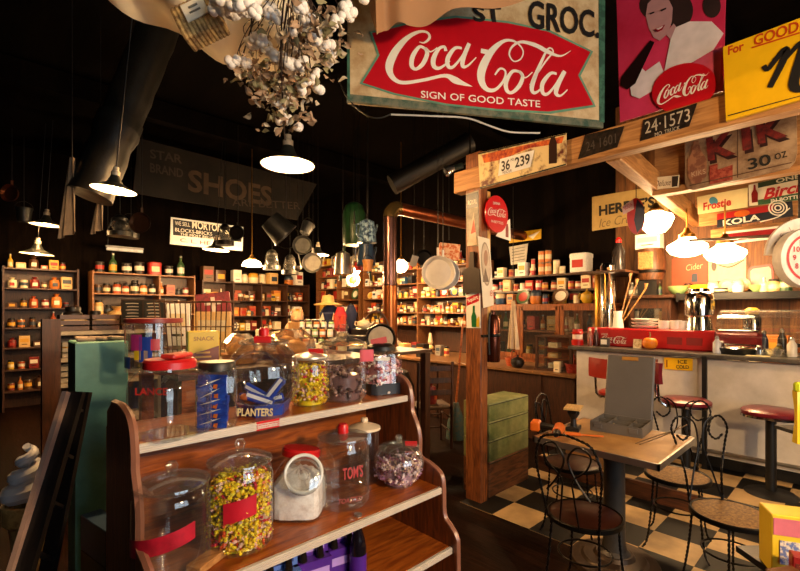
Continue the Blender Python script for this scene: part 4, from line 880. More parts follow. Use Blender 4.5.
def twist(mb, pts, r=.004, turns=None):
    """two wires wound round one another along a line"""
    P = [Vector(p) for p in pts]; L = sum((b - a).length for a, b in zip(P, P[1:])); n = max(8, int(L / .012)); out = []
    acc = [0]
    for a, b in zip(P, P[1:]): acc.append(acc[-1] + (b - a).length)
    for k in range(n + 1):
        s_ = L * k / n; i = 0
        while i < len(P) - 2 and acc[i + 1] < s_: i += 1
        u = (s_ - acc[i]) / max(acc[i + 1] - acc[i], 1e-6); q = P[i].lerp(P[i + 1], u); tn = (P[i + 1] - P[i]).normalized(); x = tn.orthogonal().normalized(); x = (Vector((0, 0, 1)) - tn * tn.z) if abs(tn.z) < .9 else Vector((1, 0, 0)) - tn * tn.x; x.normalize(); y = tn.cross(x)
        out.append((q, x, y, s_))
    for ph in (0, pi): mb.tube([q + (x * cos(s_ * 130 + ph) + y * sin(s_ * 130 + ph)) * r for q, x, y, s_ in out], r * .95, 5)
    return mb
def cr(pts, sub=6):
    out = []; n = len(pts)
    for i in range(n - 1):
        p0, p1, p2, p3 = (Vector(pts[k]) for k in (max(i - 1, 0), i, i + 1, min(i + 2, n - 1)))
        for k in range(sub): u = k / sub; out.append(.5 * (2 * p1 + (p2 - p0) * u + (2 * p0 - 5 * p1 + 4 * p2 - p3) * u * u + (3 * p1 - p0 - 3 * p2 + p3) * u ** 3))
    return out + [Vector(pts[-1])]
def wire_chair(loc, rz, label, seatmat, curl=False):
    """parlour chair; sitter faces -y, the back stands at +y"""
    t = thing('wire_chair', label, 'chair', loc, rz, 'wire parlour chairs')
    st = part('seat', MB().lathe([(0, .452), (.165, .452), (.178, .446), (.178, .434), (0, .434)], 32), seatmat, t)
    part('seat_band', MB().lathe([(.176, .428), (.186, .43), (.186, .45), (.179, .455), (.172, .453)], 32), WIRE, st)
    for sx in (-1, 1):
        for sy in (-1, 1):
            a = cr([(sx * .12, sy * .12, .43), (sx * .13, sy * .13, .25), (sx * .15, sy * .15, .06), (sx * .175, sy * .17, .006)])
            part('leg', twist(MB(), a), WIRE, t)
    part('leg_ring', MB().tube([(.13 * cos(a), .13 * sin(a), .25) for a in [k * pi / 14 for k in range(28)]], .005, 5, True), WIRE, t)
    bk = MB()
    for s_ in (-1, 1):
        if curl:
            up = [(s_ * .10, .165, .44), (s_ * .11, .185, .6), (s_ * .15, .205, .76), (s_ * .17, .215, .84), (s_ * .13, .22, .9), (s_ * .075, .22, .88), (s_ * .06, .215, .81), (s_ * .1, .212, .77), (s_ * .14, .212, .80)]
            up2 = [(s_ * .10, .165, .44), (s_ * .05, .19, .62), (s_ * .015, .205, .74), (s_ * .03, .212, .86), (s_ * .08, .216, .9)]
        else:
            up = [(s_ * .13, .14, .44), (s_ * .15, .175, .6), (s_ * .165, .20, .75), (s_ * .13, .215, .86), (s_ * .06, .22, .89), (0, .222, .9)]
            up2 = [(s_ * .05, .175, .44), (s_ * .03, .19, .6), (s_ * .03, .2, .68), (s_ * .1, .208, .75), (s_ * .12, .212, .82), (s_ * .06, .216, .85), (s_ * .01, .21, .78), (s_ * .05, .2, .68), (s_ * .11, .188, .6)]
        twist(bk, cr(up)); bk.tube(cr(up2), .005, 5)
    part('back_frame', bk, WIRE, t)
    return t
BRS = M('#2c120a', .3, var=.25); CANE = MIXED('#5c3c1a', '#8c6832', 60, .4, .6, .7, bump=.5)
wire_chair((2.27, 1.0, 0), radians(90), 'dark seated wire chair nearest the candy shelf, back to the viewer', BRS)
wire_chair((2.98, 1.40, 0), radians(12), 'dark seated wire chair at the table side by the green crates', BRS)
wire_chair((3.24, .83, 0), radians(-80), 'cane seated wire chair pushed under the far table edge', CANE, True)
wire_chair((2.83, .48, 0), radians(-38), 'cane seated wire chair with curled back in front of the right boxes', CANE, True)
# on the table: an open parts case, a drill, a staple tool, bent wire
a_ = Vector((2.935, 1.06, TZ))
t = thing('parts_case', 'open grey plastic parts case with upright lid on the cafe table', 'case', (a_.x, a_.y, TZ), XZ + .09)
GP = M('#5a5652', .4, var=.08)
part('tray', MB().box((0, 0, .004), (.29, .26, .008)).box((0, -.13, .03), (.29, .006, .06)).box((0, .13, .03), (.29, .006, .06)).box((-.145, 0, .03), (.006, .26, .06)).box((.145, 0, .03), (.006, .26, .06)), GP, t)
part('divider', MB().box((-.06, 0, .025), (.004, .26, .05)).box((.06, 0, .025), (.004, .26, .05)).box((0, .02, .025), (.29, .004, .05)), GP, t)
ld = part('lid', MB().at((0, .125, .05), (-.2, 0, 0)).box((0, .02, .20), (.29, .03, .42), .008), M('#565250', .45, var=.08), t)
part('latch', MB().at((0, .125, .05), (-.2, 0, 0)).box((0, .002, .39), (.10, .006, .024), .002), M('#a8742c', .4), ld)
for x in (-.1, .1): part('latch', MB().box((x, -.136, .035), (.05, .008, .03), .002), GP, t)
sm = MB(); rb = random.Random(4)
for k in range(60):
    sm.m = k % 3; x, y = rb.uniform(-.14, .14), rb.uniform(-.12, .12); sm.at((x, y, .014 + rb.random() * .012), (rb.random() * 6, rb.random() * 6, 0)).cyl((0, 0, -.012), (0, 0, .012), .005, seg=6)
solo('hardware', sm, [STEEL, M('#6a4a20', .4), M('#a89878', .4)], 'loose screws and fittings in the parts case tray', 'fittings', (a_.x, a_.y, TZ + .002), XZ + .09, kind='stuff')
a_ = onZ(556, 424, TZ) 
t = thing('power_drill', 'orange and black cordless drill lying on the cafe table', 'drill', (2.52, 1.27, TZ), radians(200))
ORG = M('#d0641c', .35, var=.1)
part('motor_body', MB().cyl((-.06, 0, .035), (.07, 0, .035), .033, .028, 16), ORG, t); part('chuck', MB().cyl((.07, 0, .035), (.12, 0, .035), .024, .014, 14), BLACK, t)
part('handle', MB().tube([(-.03, 0, .035), (-.05, -.06, .035), (-.055, -.11, .035)], [.022, .02, .022], 10), BLACK, t); part('battery', MB().box((-.055, -.14, .035), (.09, .055, .06), .008), ORG, t)
a_ = onZ(577, 420, TZ)
t = thing('bench_vise', 'small black clamp stand with pale wooden plate on the cafe table', 'clamp stand', (2.72, 1.27, TZ), .3)
part('foot', MB().box((0, 0, .012), (.12, .08, .024), .004), BLACK, t); part('column', MB().lathe([(.02, .02), (.016, .07), (.035, .1), (.035, .115)], 14), BLACK, t)
part('jaw', MB().box((0, 0, .122), (.14, .05, .02), .004), IRON, t); part('wood_plate', MB().box((0, 0, .14), (.15, .1, .012), .002), WOOD('#a8844c', '#d0ac70', 'x', 6), t)
solo('chisel', MB().at((0, 0, .012), (0, 0, 0)).cyl((-.09, 0, 0), (0, 0, 0), .011).box((.06, 0, 0), (.13, .018, .006)), ORG, 'orange handled chisel beside the parts case', 'chisel', (2.60, 1.17, TZ), radians(-60))
solo('bent_wire', MB().tube(cr([(-.2, -.03, .004), (-.05, 0, .03), (.1, .03, .05), (.24, .1, .06)]), .003).tube(cr([(-.19, -.05, .004), (0, .02, .02), (.12, .06, .04), (.22, .13, .05)]), .003), M('#6a5030', .4, .5), 'loose bent brown wires lying on the right of the table', 'wire', (2.86, .80, TZ), radians(-35))
# ------------------------------------------------------------------ green trunks, crate, extinguisher
GREEN = MIXED('#4a5a2c', '#8a8c58', 5, .35, .65, .6)
zc = .285
def crate(z0, h, label, mat, x0=2.95, x1=3.55, y0=2.07, y1=2.33, nm='wooden_crate'):
    t = thing(nm, label, 'crate', ((x0 + x1) / 2, (y0 + y1) / 2, z0), 0, 'crates behind the post')
    w_, d_ = x1 - x0, y1 - y0
    part('box', MB().box((0, 0, h / 2), (w_, d_, h), .006), mat, t)
    part('seam', MB().box((0, -d_ / 2 - .001, h - .012), (w_, .004, .006)), M('#2a2a18', .7), t)
    return t
t = crate(0, .285, 'rough brown wooden crate at bottom of the stack behind post', WOOD('#3c2010', '#7a4a24', 'x', 5, .6, 6, .5), nm='wooden_crate')
crate(.286, .17, 'green wooden box directly on the brown crate', GREEN); crate(.457, .15, 'green wooden box in the middle of the stack', GREEN)
o = crate(.608, .145, 'green wooden box topmost on the stack behind the post', GREEN)
a_ = Vector((2.97, 2.045, 0))
t = thing('fire_extinguisher', 'old dark copper extinguisher cylinder hanging beside the post', 'extinguisher', (a_.x, a_.y, 1.095))
part('cylinder', MB().lathe([(0, 0), (.05, 0), (.056, .015), (.056, .33), (.04, .365), (.02, .375), (.02, .4), (0, .4)], 24), M('#5a2c1c', .25, .8, var=.3), t)
part('hose', MB().tube(cr([(-.01, 0, .385), (-.06, -.01, .37), (-.072, -.01, .2), (-.065, -.01, .06)]), .008), BLACK, t); part('bracket', MB().lathe([(.058, .2), (.06, .205), (.06, .22), (.058, .225)], 20), IRON, t)
part('hook_strap', MB().box((-.1, .0, .21), (.1, .02, .02)), IRON, t); part('cap', MB().cyl((.03, -.02, .36), (.045, -.045, .362), .014), BRASS, t)
# ================================================================== goods: one mesh per kind and colour, every item its own object
_G = {}
def good(kind, c, c2='#d8c8a0'):
    k = (kind, c, c2)
    if k in _G: return _G[k]
    A = M(c, .4, var=.15); B = M(c2, .45, var=.15); mb = MB(); mats = [A, B, STEEL, BLACK]
    if kind == 'can': mb.lathe([(0, 0, 2), (.48, 0, 2), (.5, .04, 2), (.485, .06, 0), (.485, .3, 0), (.487, .3, 1), (.487, .68, 1), (.485, .68, 0), (.485, .94, 0), (.5, .96, 2), (.48, 1, 2), (.44, .97, 2), (0, .97, 2)], 14)
    elif kind == 'jar': mb.lathe([(0, 0, 0), (.46, 0, 0), (.5, .05, 0), (.5, .22, 0), (.505, .22, 1), (.505, .55, 1), (.5, .55, 0), (.5, .7, 0), (.38, .8, 0), (.38, .83, 0), (.42, .83, 3), (.42, .97, 3), (.38, 1, 3), (0, 1, 3)], 14)
    elif kind == 'bottle': mb.lathe([(0, 0, 0), (.46, 0, 0), (.5, .03, 0), (.5, .14, 0), (.505, .14, 1), (.505, .42, 1), (.5, .42, 0), (.5, .52, 0), (.36, .62, 0), (.18, .72, 0), (.16, .9, 0), (.2, .9, 2), (.2, .99, 2), (0, 1, 2)], 12)
    elif kind == 'box':
        mb.box((0, 0, .5), (1, 1, 1), .02); mb.mat(1).box((0, -.503, .6), (.78, .01, .32)); mb.mat(3).box((0, -.505, .25), (.5, .01, .06))
    elif kind == 'bag':
        mb.lathe([(0, 0), (.44, 0), (.5, .1), (.5, .55), (.42, .78), (.12, .82), (.3, 1), (0, .96)], 12, sq=2.6); mb.mat(1).box((0, -.5, .36), (.5, .04, .3), .01)
    elif kind == 'crock': mb.lathe([(0, 0, 0), (.42, 0, 0), (.5, .12, 0), (.5, .55, 0), (.505, .55, 1), (.5, .75, 1), (.42, .84, 1), (.46, .9, 1), (.3, .98, 1), (.08, 1, 1), (0, 1, 1)], 14)
    elif kind == 'tin': mb.lathe([(0, 0), (.46, 0), (.5, .03), (.5, .8)], 24, sq=5).lathe([(.52, .78), (.52, .95), (.46, 1), (0, 1)], 24, sq=5); mb.mat(1).box((0, -.5, .45), (.6, .02, .4))
    elif kind == 'lamp': mb.lathe([(0, 0, 2), (.4, 0, 2), (.42, .04, 2), (.14, .12, 2), (.3, .2, 0), (.42, .3, 0), (.3, .4, 0), (.16, .44, 1), (.2, .46, 1), (.3, .56, 1), (.24, .7, 1), (.14, .98, 1), (.12, 1, 1)], 14)
    elif kind == 'teapot':
        mb.lathe([(0, 0), (.2, 0), (.3, .08), (.42, .35), (.38, .6), (.22, .75), (.12, .8), (.05, .86), (.06, .96), (0, 1)], 16); mb.tube([(.36, 0, .3), (.52, 0, .45), (.62, 0, .68)], [.09, .06, .045], 8); mb.tube([(-.3, 0, .62), (-.52, 0, .66), (-.55, 0, .36), (-.36, 0, .24)], .035)
    elif kind == 'basket':
        mb.lathe([(0, .02), (.4, 0), (.5, .5), (.53, .5), (.42, 0), (.4, .04)], 20); mb.tube([(-.5 * cos(a), 0, .5 + .5 * sin(a)) for a in [q * pi / 10 for q in range(11)]], .03)
        for z in (.12, .25, .38, .5): mb.tube([((.42 + .2 * z) * cos(a), (.42 + .2 * z) * sin(a), z) for a in [q * pi / 10 for q in range(20)]], .035, 5, True)
    elif kind == 'plate': mb.at((0, 0, .5), (pi / 2 - .25, 0, 0)).lathe([(0, 0, 0), (.3, 0, 1), (.34, .02, 1), (.5, .06, 0), (.5, .08, 0), (.33, .045, 0), (.28, .03, 1), (0, .03, 1)], 24)
    elif kind == 'bowl': mb.lathe([(0, .08), (.25, .0), (.28, .05), (.45, .5), (.5, .98), (.47, 1), (.42, .55), (.2, .15), (0, .14)], 24)
    elif kind == 'crate':
        for z in (.15, .5, .85): mb.box((0, -.49, z), (1, .04, .26)); mb.box((0, .49, z), (1, .04, .26)); mb.box((-.48, 0, z), (.04, 1, .26)); mb.box((.48, 0, z), (.04, 1, .26))
        mb.box((0, 0, .02), (.98, .98, .04)); mb.mat(1).box((0, 0, .6), (.9, .9, .5), .1)
    elif kind == 'frame': mb.box((0, 0, .5), (1, .2, 1), .03); mb.mat(1).box((0, -.11, .5), (.76, .02, .76))
    elif kind == 'clock': mb.at((0, 0, .5), (pi / 2, 0, 0)).lathe([(0, -.2, 0), (.46, -.2, 0), (.5, 0, 0), (.46, .12, 0), (.4, .1, 0), (.39, .09, 1), (0, .09, 1)], 24); mb.mat(3).at().box((0, -.1, .62), (.02, .01, .24)).box((.07, -.1, .5), (.16, .01, .02))
    elif kind == 'brick': mb.box((0, 0, .5), (1, 1, 1), .06); mb.mat(1).box((0, -.505, .5), (.6, .01, .5))
    _G[k] = mb.mesh(mats); return _G[k]
WORDS = {'can': 'can', 'jar': 'lidded jar', 'bottle': 'bottle', 'box': 'carton', 'bag': 'paper bag', 'crock': 'crock', 'tin': 'square tin', 'lamp': 'oil lamp', 'teapot': 'teapot', 'basket': 'basket', 'plate': 'plate', 'bowl': 'bowl', 'crate': 'small crate', 'frame': 'framed picture', 'clock': 'round clock', 'brick': 'packet'}
NAMES = {'can': 'can', 'jar': 'jar', 'bottle': 'bottle', 'box': 'carton', 'bag': 'paper_bag', 'crock': 'crock', 'tin': 'tin', 'lamp': 'oil_lamp', 'teapot': 'teapot', 'basket': 'basket', 'plate': 'plate', 'bowl': 'bowl', 'crate': 'crate', 'frame': 'picture_frame', 'clock': 'clock', 'brick': 'packet'}
CATS = {'box': 'carton', 'bag': 'bag', 'lamp': 'oil lamp', 'frame': 'picture', 'brick': 'packet'}
HUE = {'#c8742c': 'orange', '#a8481c': 'rust brown', '#d8b070': 'tan', '#e4d4b0': 'cream', '#7a2018': 'dark red', '#b8281c': 'red', '#2c4a6a': 'blue', '#3a5a34': 'green', '#4a2c18': 'brown', '#1c1614': 'black', '#c8a028': 'yellow', '#8a8478': 'grey', '#e8e4dc': 'white', '#5c3a1c': 'amber', '#8aa86a': 'pale green', '#e0b820': 'bright yellow'}
def item(kind, c, p, w_, h, rz, place, group, c2='#d8c8a0', d=None, desc=None):
    o = link(NAMES[kind], good(kind, c, c2), None, p, (0, 0, rz)); o.scale = (w_, d or w_, h)
    tag(o, None, CATS.get(kind, NAMES[kind]), group); PENDING.append((o, desc or HUE[c] + ' ' + WORDS[kind], place)); return o
SIZ = {'can': (.085, .11), 'jar': (.085, .14), 'bottle': (.07, .22), 'box': (.12, .17), 'bag': (.12, .17), 'crock': (.13, .15), 'tin': (.14, .16), 'lamp': (.13, .34), 'teapot': (.2, .18), 'basket': (.2, .2), 'plate': (.2, .2), 'bowl': (.16, .08), 'crate': (.22, .14), 'frame': (.15, .2), 'clock': (.16, .16), 'brick': (.1, .07)}
def stock(axis, fix, a, b, z, place, group, kinds, cols, rnd, gap=(.004, .03), hmax=9, sc=1, depth=.06):
    """a row along x (axis 'x', facing -y) or along y (axis 'y', facing -x) of goods that just fit, on a board at height z"""
    u = a; sgn = 1 if b > a else -1
    while True:
        k = rnd.choice(kinds); w_, h = SIZ[k]; q = rnd.uniform(.85, 1.2) * sc; w_ *= q; h *= q * rnd.uniform(.9, 1.15); h = min(h, hmax)
        if abs(b - u) < w_: break
        c = rnd.choice(cols); c2 = rnd.choice([x for x in ('#d8c8a0', '#e4dcc8', '#a8281c', '#d8a030', '#2c3a4a') if x != c]); off = rnd.uniform(-depth, depth) * .5
        m = u + sgn * w_ / 2; p = (m, fix + off, z) if axis == 'x' else (fix + off, m, z)
        item(k, c, p, w_, h, (0 if axis == 'x' else XZ) + rnd.uniform(-.1, .1), place, group, c2); u += sgn * (w_ + rnd.uniform(*gap))
def shelves(name, label, axis, front, depth, a, b, zs, mat, ups=(), back=None, th=.022, cat='shelf', lo=0, hi=None):
    """open shelving: boards, uprights, thin back"""
    hi = hi or max(zs) + .02
    if axis == 'x': t = thing(name, label, cat, ((a + b) / 2, front, 0)); B = lambda u, v, z, lu, lv, lz: ((u - (a + b) / 2, v, z), (lu, lv, lz))
    else: t = thing(name, label, cat, (front, (a + b) / 2, 0)); B = lambda u, v, z, lu, lv, lz: ((v, u - (a + b) / 2, z), (lv, lu, lz))
    for z in zs: part('shelf_board', MB().box(*B((a + b) / 2, depth / 2, z - th / 2, abs(b - a), depth, th)), mat, t)
    for u in (a, b) + tuple(ups): part('upright', MB().box(*B(u, depth / 2, (lo + hi) / 2, .025, depth + .004, hi - lo)), mat, t)
    if back: part('back_panel', MB().box(*B((a + b) / 2, depth - .004, (lo + hi) / 2, abs(b - a), .008, hi - lo)), back, t)
    return t
WARM = ['#c8742c', '#a8481c', '#d8b070', '#e4d4b0', '#7a2018', '#4a2c18', '#5c3a1c', '#c8a028']
MIXC = ['#c8742c', '#d8b070', '#e4d4b0', '#b8281c', '#2c4a6a', '#3a5a34', '#1c1614', '#8a8478', '#e8e4dc', '#c8a028']
JARS = ['#5c3a1c', '#c8742c', '#a8481c', '#1c1614', '#7a2018', '#d8b070']
rs = random.Random(21)
# ---- back wall, far left dark bay
BW = SHW; ZB0 = [.3, .62, .95, 1.25, 1.55, 1.85, 2.15]
shelves('wall_shelf', 'dark open shelving at far left of the back wall', 'x', 8.75, .4, .25, 1.15, ZB0, CABD, back=CABD)
for i, z in enumerate(ZB0): stock('x', 8.9, .3, 1.12, z, 'on %s board, far left shelves' % ['bottom', 'second', 'third', 'fourth', 'fifth', 'sixth', 'top'][i], 'goods on the far left shelves', ['jar', 'can', 'box', 'bag', 'bottle', 'brick'], WARM, rs, (.01, .05), .24)
# bay behind the teal cabinet
ZB1 = [.35, .75, 1.1, 1.45, 1.80, 2.15]; nm = ['bottom', 'second', 'third', 'fourth', 'fifth', 'top']
shelves('wall_shelf', 'pale edged wooden shelving on the back wall, left of the salt sign', 'x', 8.75, .4, 1.35, 2.95, ZB1, SHW, (2.35,), CABD)
for i in (2, 3, 4): stock('x', 8.88, 1.38, 2.33, ZB1[i], 'on %s board, left back shelves' % nm[i], 'goods on the left back shelves', ['jar', 'can', 'jar', 'tin'] if i != 4 else ['jar', 'can', 'jar'], JARS if i != 4 else ['#c8742c', '#a8481c', '#1c1614', '#5c3a1c'], rs, (.01, .04), .26, 1.3)
for i in (3, 4): stock('x', 8.88, 2.37, 2.93, ZB1[i], 'on %s board, left back shelves, right bay' % nm[i], 'goods on the left back shelves', ['bottle', 'can', 'box'], JARS + ['#e4d4b0'], rs, (.01, .04), .26, 1.1)
stock('x', 8.88, 1.4, 2.93, 2.15, 'on top of left back shelves', 'tins on the left back shelf top', ['can', 'tin', 'bottle', 'can'], ['#8a8478', '#2c4a6a', '#b8281c', '#1c1614', '#e4d4b0', '#3a5a34'], rs, (.03, .08), .5, 1.75)
# right back bays
ZB2 = [.4, .8, 1.1, 1.4, 1.72, 2.08]
shelves('wall_cabinet', 'long dark wooden wall shelving across the middle of the back wall', 'x', 8.75, .4, 3.1, 5.45, ZB2, CABD, (3.7, 4.3, 4.9), CABD)
for i, z in enumerate(ZB2[1:]):
    for k, (a, b) in enumerate(((3.12, 3.68), (3.72, 4.28), (4.32, 4.88), (4.92, 5.43))):
        if i < 4: stock('x', 9.02, a, b, z, 'on %s board, %s bay, middle back shelves, back row' % (['lowest', 'second', 'third', 'fourth', 'top'][i], ORD[k]), 'goods on the middle back shelves', ['box', 'can', 'tin'], WARM, rs, (.0, .02), .26, 1.2)
        stock('x', 8.9, a, b, z, 'on %s board, %s bay, middle back shelves' % (['lowest', 'second', 'third', 'fourth', 'top'][i], ORD[k]), 'goods on the middle back shelves', [['box', 'brick', 'can'], ['jar', 'can', 'box'], ['frame', 'box', 'tin', 'plate'], ['jar', 'bottle', 'can', 'tin'], ['can', 'box', 'tin', 'jar', 'crock']][(i + k) % 5 if i < 4 else 4], WARM + ['#e4d4b0', '#e8e4dc', '#b8281c'], rs, (.01, .04), .27 if i < 4 else .45, .95 if i < 4 else 1.5)
# ---- right wall shelves over the long shop counter
shop = thing('shop_counter', 'long low wooden shop counter along the right wall', 'counter', (4.65, 0, 0))
part('worktop', MB().box((.6, (2.14 + 8.3) / 2, .785), (1.2, 6.14, .035), .004), WOOD('#5a3a20', '#8a6038', 'y', 5, .4, 8), shop)
part('front_panel', MB().box((.06, (2.16 + 8.3) / 2, .384), (.03, 6.1, .766)), CABD, shop)
for y in (2.6, 3.4, 4.2, 5.0, 5.8): part('panel_stile', MB().box((.04, y, .384), (.02, .06, .766)), CABD, shop)
part('end_panel', MB().box((.62, 2.165, .384), (1.1, .03, .766)), CABD, shop)
ZR = [1.26, 1.475, 1.74, 1.99, 2.25]; rn = ['lowest', 'second', 'third', 'fourth', 'top']
shelves('wall_shelf', 'narrow wooden wall shelves left of the post, over the shop counter', 'y', 5.55, .33, 4.05, 6.9, ZR, SHWY, (5.4,), CABD, .018, lo=.81, hi=2.3)
for i, z in enumerate(ZR):
    for a, b, s_ in ((6.86, 5.43, 'left half'), (5.37, 4.08, 'right half')):
        stock('y', 5.76, a, b, z, 'on %s shelf left of post, %s, back row' % (rn[i], s_), 'goods on the shelves left of the post', ['can', 'box', 'bottle', 'jar'], WARM + ['#8a8478'], rs, (.0, .02), (.19, .19, .22, .23, .3)[i], 1.05)
        stock('y', 5.62, a, b, z, 'on %s shelf left of post, %s' % (rn[i], s_), 'goods on the shelves left of the post', [['lamp', 'jar', 'bottle'], ['jar', 'bottle', 'can'], ['plate', 'can', 'box', 'jar'], ['box', 'can', 'jar'], ['box', 'tin', 'can']][i], [WARM, ['#8a8478', '#d8b070', '#e8e4dc', '#4a2c18'], MIXC, MIXC, MIXC][i], rs, (.01, .07), (.12, .12, .14, .15, .2)[i], .8)
shelves('wall_shelf', 'tall wall shelves in the far corner right of the hanging pots', 'y', 5.55, .33, 7.05, 8.6, [.5, .9] + ZR + [2.5], SHWY, (7.8,), CABD, .018, lo=.2, hi=2.52)
for i, z in enumerate([.9] + ZR + [2.5]):
    stock('y', 5.68, 8.55, 7.1, z, 'on %s board of the far corner shelves' % (['lowest', 'second', 'third', 'fourth', 'fifth', 'sixth', 'top'][i]), 'goods on the far corner shelves', ['can', 'box', 'jar', 'frame', 'tin', 'plate', 'bottle'], MIXC + WARM, rs, (.01, .05), (.3, .19, .19, .22, .23, .22, .4)[i], 1.2)
stock('y', 5.25, 6.8, 4.3, .803, 'on shop counter left of post', 'goods on the shop counter', ['lamp', 'jar', 'teapot', 'lamp', 'crock', 'box'], ['#8a8478', '#4a2c18', '#d8b070', '#e8e4dc', '#7a2018'], rs, (.02, .12), .34)
stock('y', 4.85, 6.2, 4.3, .803, 'along the front edge of the shop counter', 'goods on the shop counter front', ['box', 'jar', 'brick', 'basket'], ['#4a2c18', '#d8b070', '#e8e4dc', '#1c1614'], rs, (.08, .3), .2)
# ---- oak cabinet right of the post
t = thing('oak_cabinet', 'oak cabinet with glass doors standing on the shop counter right of the post', 'cabinet', (5.45, 3.02, .803))
part('body', MB().box((.22, 0, .03), (.42, 1.78, .06)).box((.22, 0, .775), (.46, 1.84, .035), .006).box((.22, -.88, .4), (.42, .03, .74)).box((.22, .88, .4), (.42, .03, .74)).box((.42, 0, .4), (.02, 1.78, .74)), CAB, t)
for k in range(3):
    y = .59 - k * .59
    f = MB()
    for dy in (-.265, .265): f.box((0, y + dy, .41), (.03, .05, .70))
    for z in (.085, .735): f.box((0, y, z), (.03, .53, .06))
    dr = part('door', f, CAB, t); part('pane', MB().box((0, y, .41), (.005, .49, .6)), GLASS(base=.14, edge=.7), dr); part('knob', MB().ell((-.025, y - .24, .41), .012), BRASS, dr)
part('inner_shelf', MB().box((.2, 0, .42), (.36, 1.72, .015)), CAB, t)
stock('y', 5.68, 3.85, 2.2, 1.235, 'inside the oak cabinet on its shelf', 'goods in the oak cabinet', ['jar', 'box', 'bottle'], MIXC, rs, (.03, .1), .26); stock('y', 5.68, 3.85, 2.2, .87, 'inside the oak cabinet at the bottom', 'goods in the oak cabinet', ['crock', 'box', 'jar'], MIXC, rs, (.05, .15), .26)
zt = 1.598
stock('y', 5.72, 3.9, 2.2, zt, 'on oak cabinet top, back row', 'goods on the oak cabinet', ['can', 'box', 'can', 'tin'], MIXC, rs, (.01, .04), .3, 1.2); stock('y', 5.55, 3.88, 2.2, zt, 'on oak cabinet top, front row', 'goods on the oak cabinet front', ['jar', 'can', 'plate', 'box', 'crock', 'teapot', 'bottle'], MIXC + ['#5c3a1c'], rs, (.02, .06), .2)
ZU = 2.0
shelves('wall_shelf', 'dark upper wall shelf right of the post over the oak cabinet', 'y', 5.6, .28, 2.15, 3.95, [1.79 + .0, ZU], CABD, (), None, .025, lo=1.76, hi=2.02)
stock('y', 5.7, 3.92, 2.2, 1.79, 'on lower board over oak cabinet', 'goods over the oak cabinet', ['can', 'box', 'jar', 'can'], ['#d8b070', '#c8742c', '#e4d4b0', '#b8281c', '#a8481c'], rs, (.005, .03), .17)
stock('y', 5.72, 3.92, 3.18, ZU, 'on the upper dark shelf by the paper print', 'goods on the upper dark shelf', ['can', 'box', 'can'], ['#e4d4b0', '#d8b070', '#c8742c', '#e8e4dc'], rs, (.005, .03), .2)
for k in range(2):
    for z in range(2): item('can', '#c8742c', (5.7, 3.12 - k * .1, ZU + z * .17), .09, .168, XZ, ('upper' if z else 'lower') + ' row of the stack on dark shelf', 'stacked orange cans')
item('can', '#b8281c', (5.7, 3.16 + .09, ZU), .06, .24, XZ, 'beside the stacked orange cans', 'goods on the upper dark shelf'); item('can', '#e4d4b0', (5.7, 2.9, ZU), .09, .2, XZ, 'right of the stacked orange cans', 'goods on the upper dark shelf')
q = onX(580, 266, 5.66); item('tin', '#e8e4dc', (5.7, q.y, ZU), .24, .25, XZ, 'at the right of the upper dark shelf', 'goods on the upper dark shelf', '#b8281c', desc='big white tin with red bands')
item('can', '#e4d4b0', (5.66, q.y + .24, ZU), .08, .1, XZ, 'left of the big white tin', 'goods on the upper dark shelf')
# things standing before the oak cabinet
t = thing('display_case', 'small wooden glass-fronted display case on the shop counter', 'display case', (4.95, 2.50, .803), XZ + .12)
f = MB()
for x in (-.2, .2):
    for y in (-.14, .14): f.box((x, y, .2), (.03, .03, .4))
f.box((0, 0, .012), (.44, .32, .024)).box((0, 0, .4), (.44, .32, .02)); part('frame', f, CABD, t)
for z in (.14, .26): part('inner_shelf', MB().box((0, .02, z), (.4, .24, .01)), OAK, t)
part('pane', MB().box((0, -.145, .2), (.37, .004, .36)), GLASS(base=.1, edge=.7), t); part('pane', MB().box((.2, 0, .2), (.004, .25, .36)), GLASS(base=.1, edge=.7), t)
part('back_panel', MB().box((0, .145, .2), (.38, .006, .37)), OAK, t)
for k, z in enumerate((.024, .145, .265)): item('brick', ['#e8e4dc', '#d8b070', '#e4d4b0'][k], (4.95, 2.54, .803 + z), .12, .06, XZ + .12, 'on the %s level of the small display case' % ORD[k], 'packets in the display case')
item('basket', '#7a2018', (4.85, 2.26, .803), .18, .2, .4, 'at the right end of the shop counter', 'baskets'); item('box', '#e4d4b0', (4.78, 2.42, .803), .07, .12, XZ, 'before the display case', 'goods on the counter end', d=.05)
item('basket', '#a8481c', (4.95, 3.1, .803), .2, .2, .2, 'left of the display case', 'baskets')
item('teapot', '#1c1614', (4.8, 2.95, .803), .2, .16, .5, 'left of the display case', 'goods on the counter end')
t = thing('hanging_cloth', 'long pale cloth hanging beside the extinguisher before the oak cabinet', 'cloth', (4.75, 2.98, 1.03))
part('cloth', MB().grid(lambda u, v: (.02 * sin(u * 14) * (1 - v), (.5 - u) * (.16 - .11 * v), v * .6), 16, 8, .006), M('#d8c0a0', .8, var=.1), t)
part('cord', MB().tube([(0, 0, .59), (0, 0, 2.0)], .004), BLACK, t)
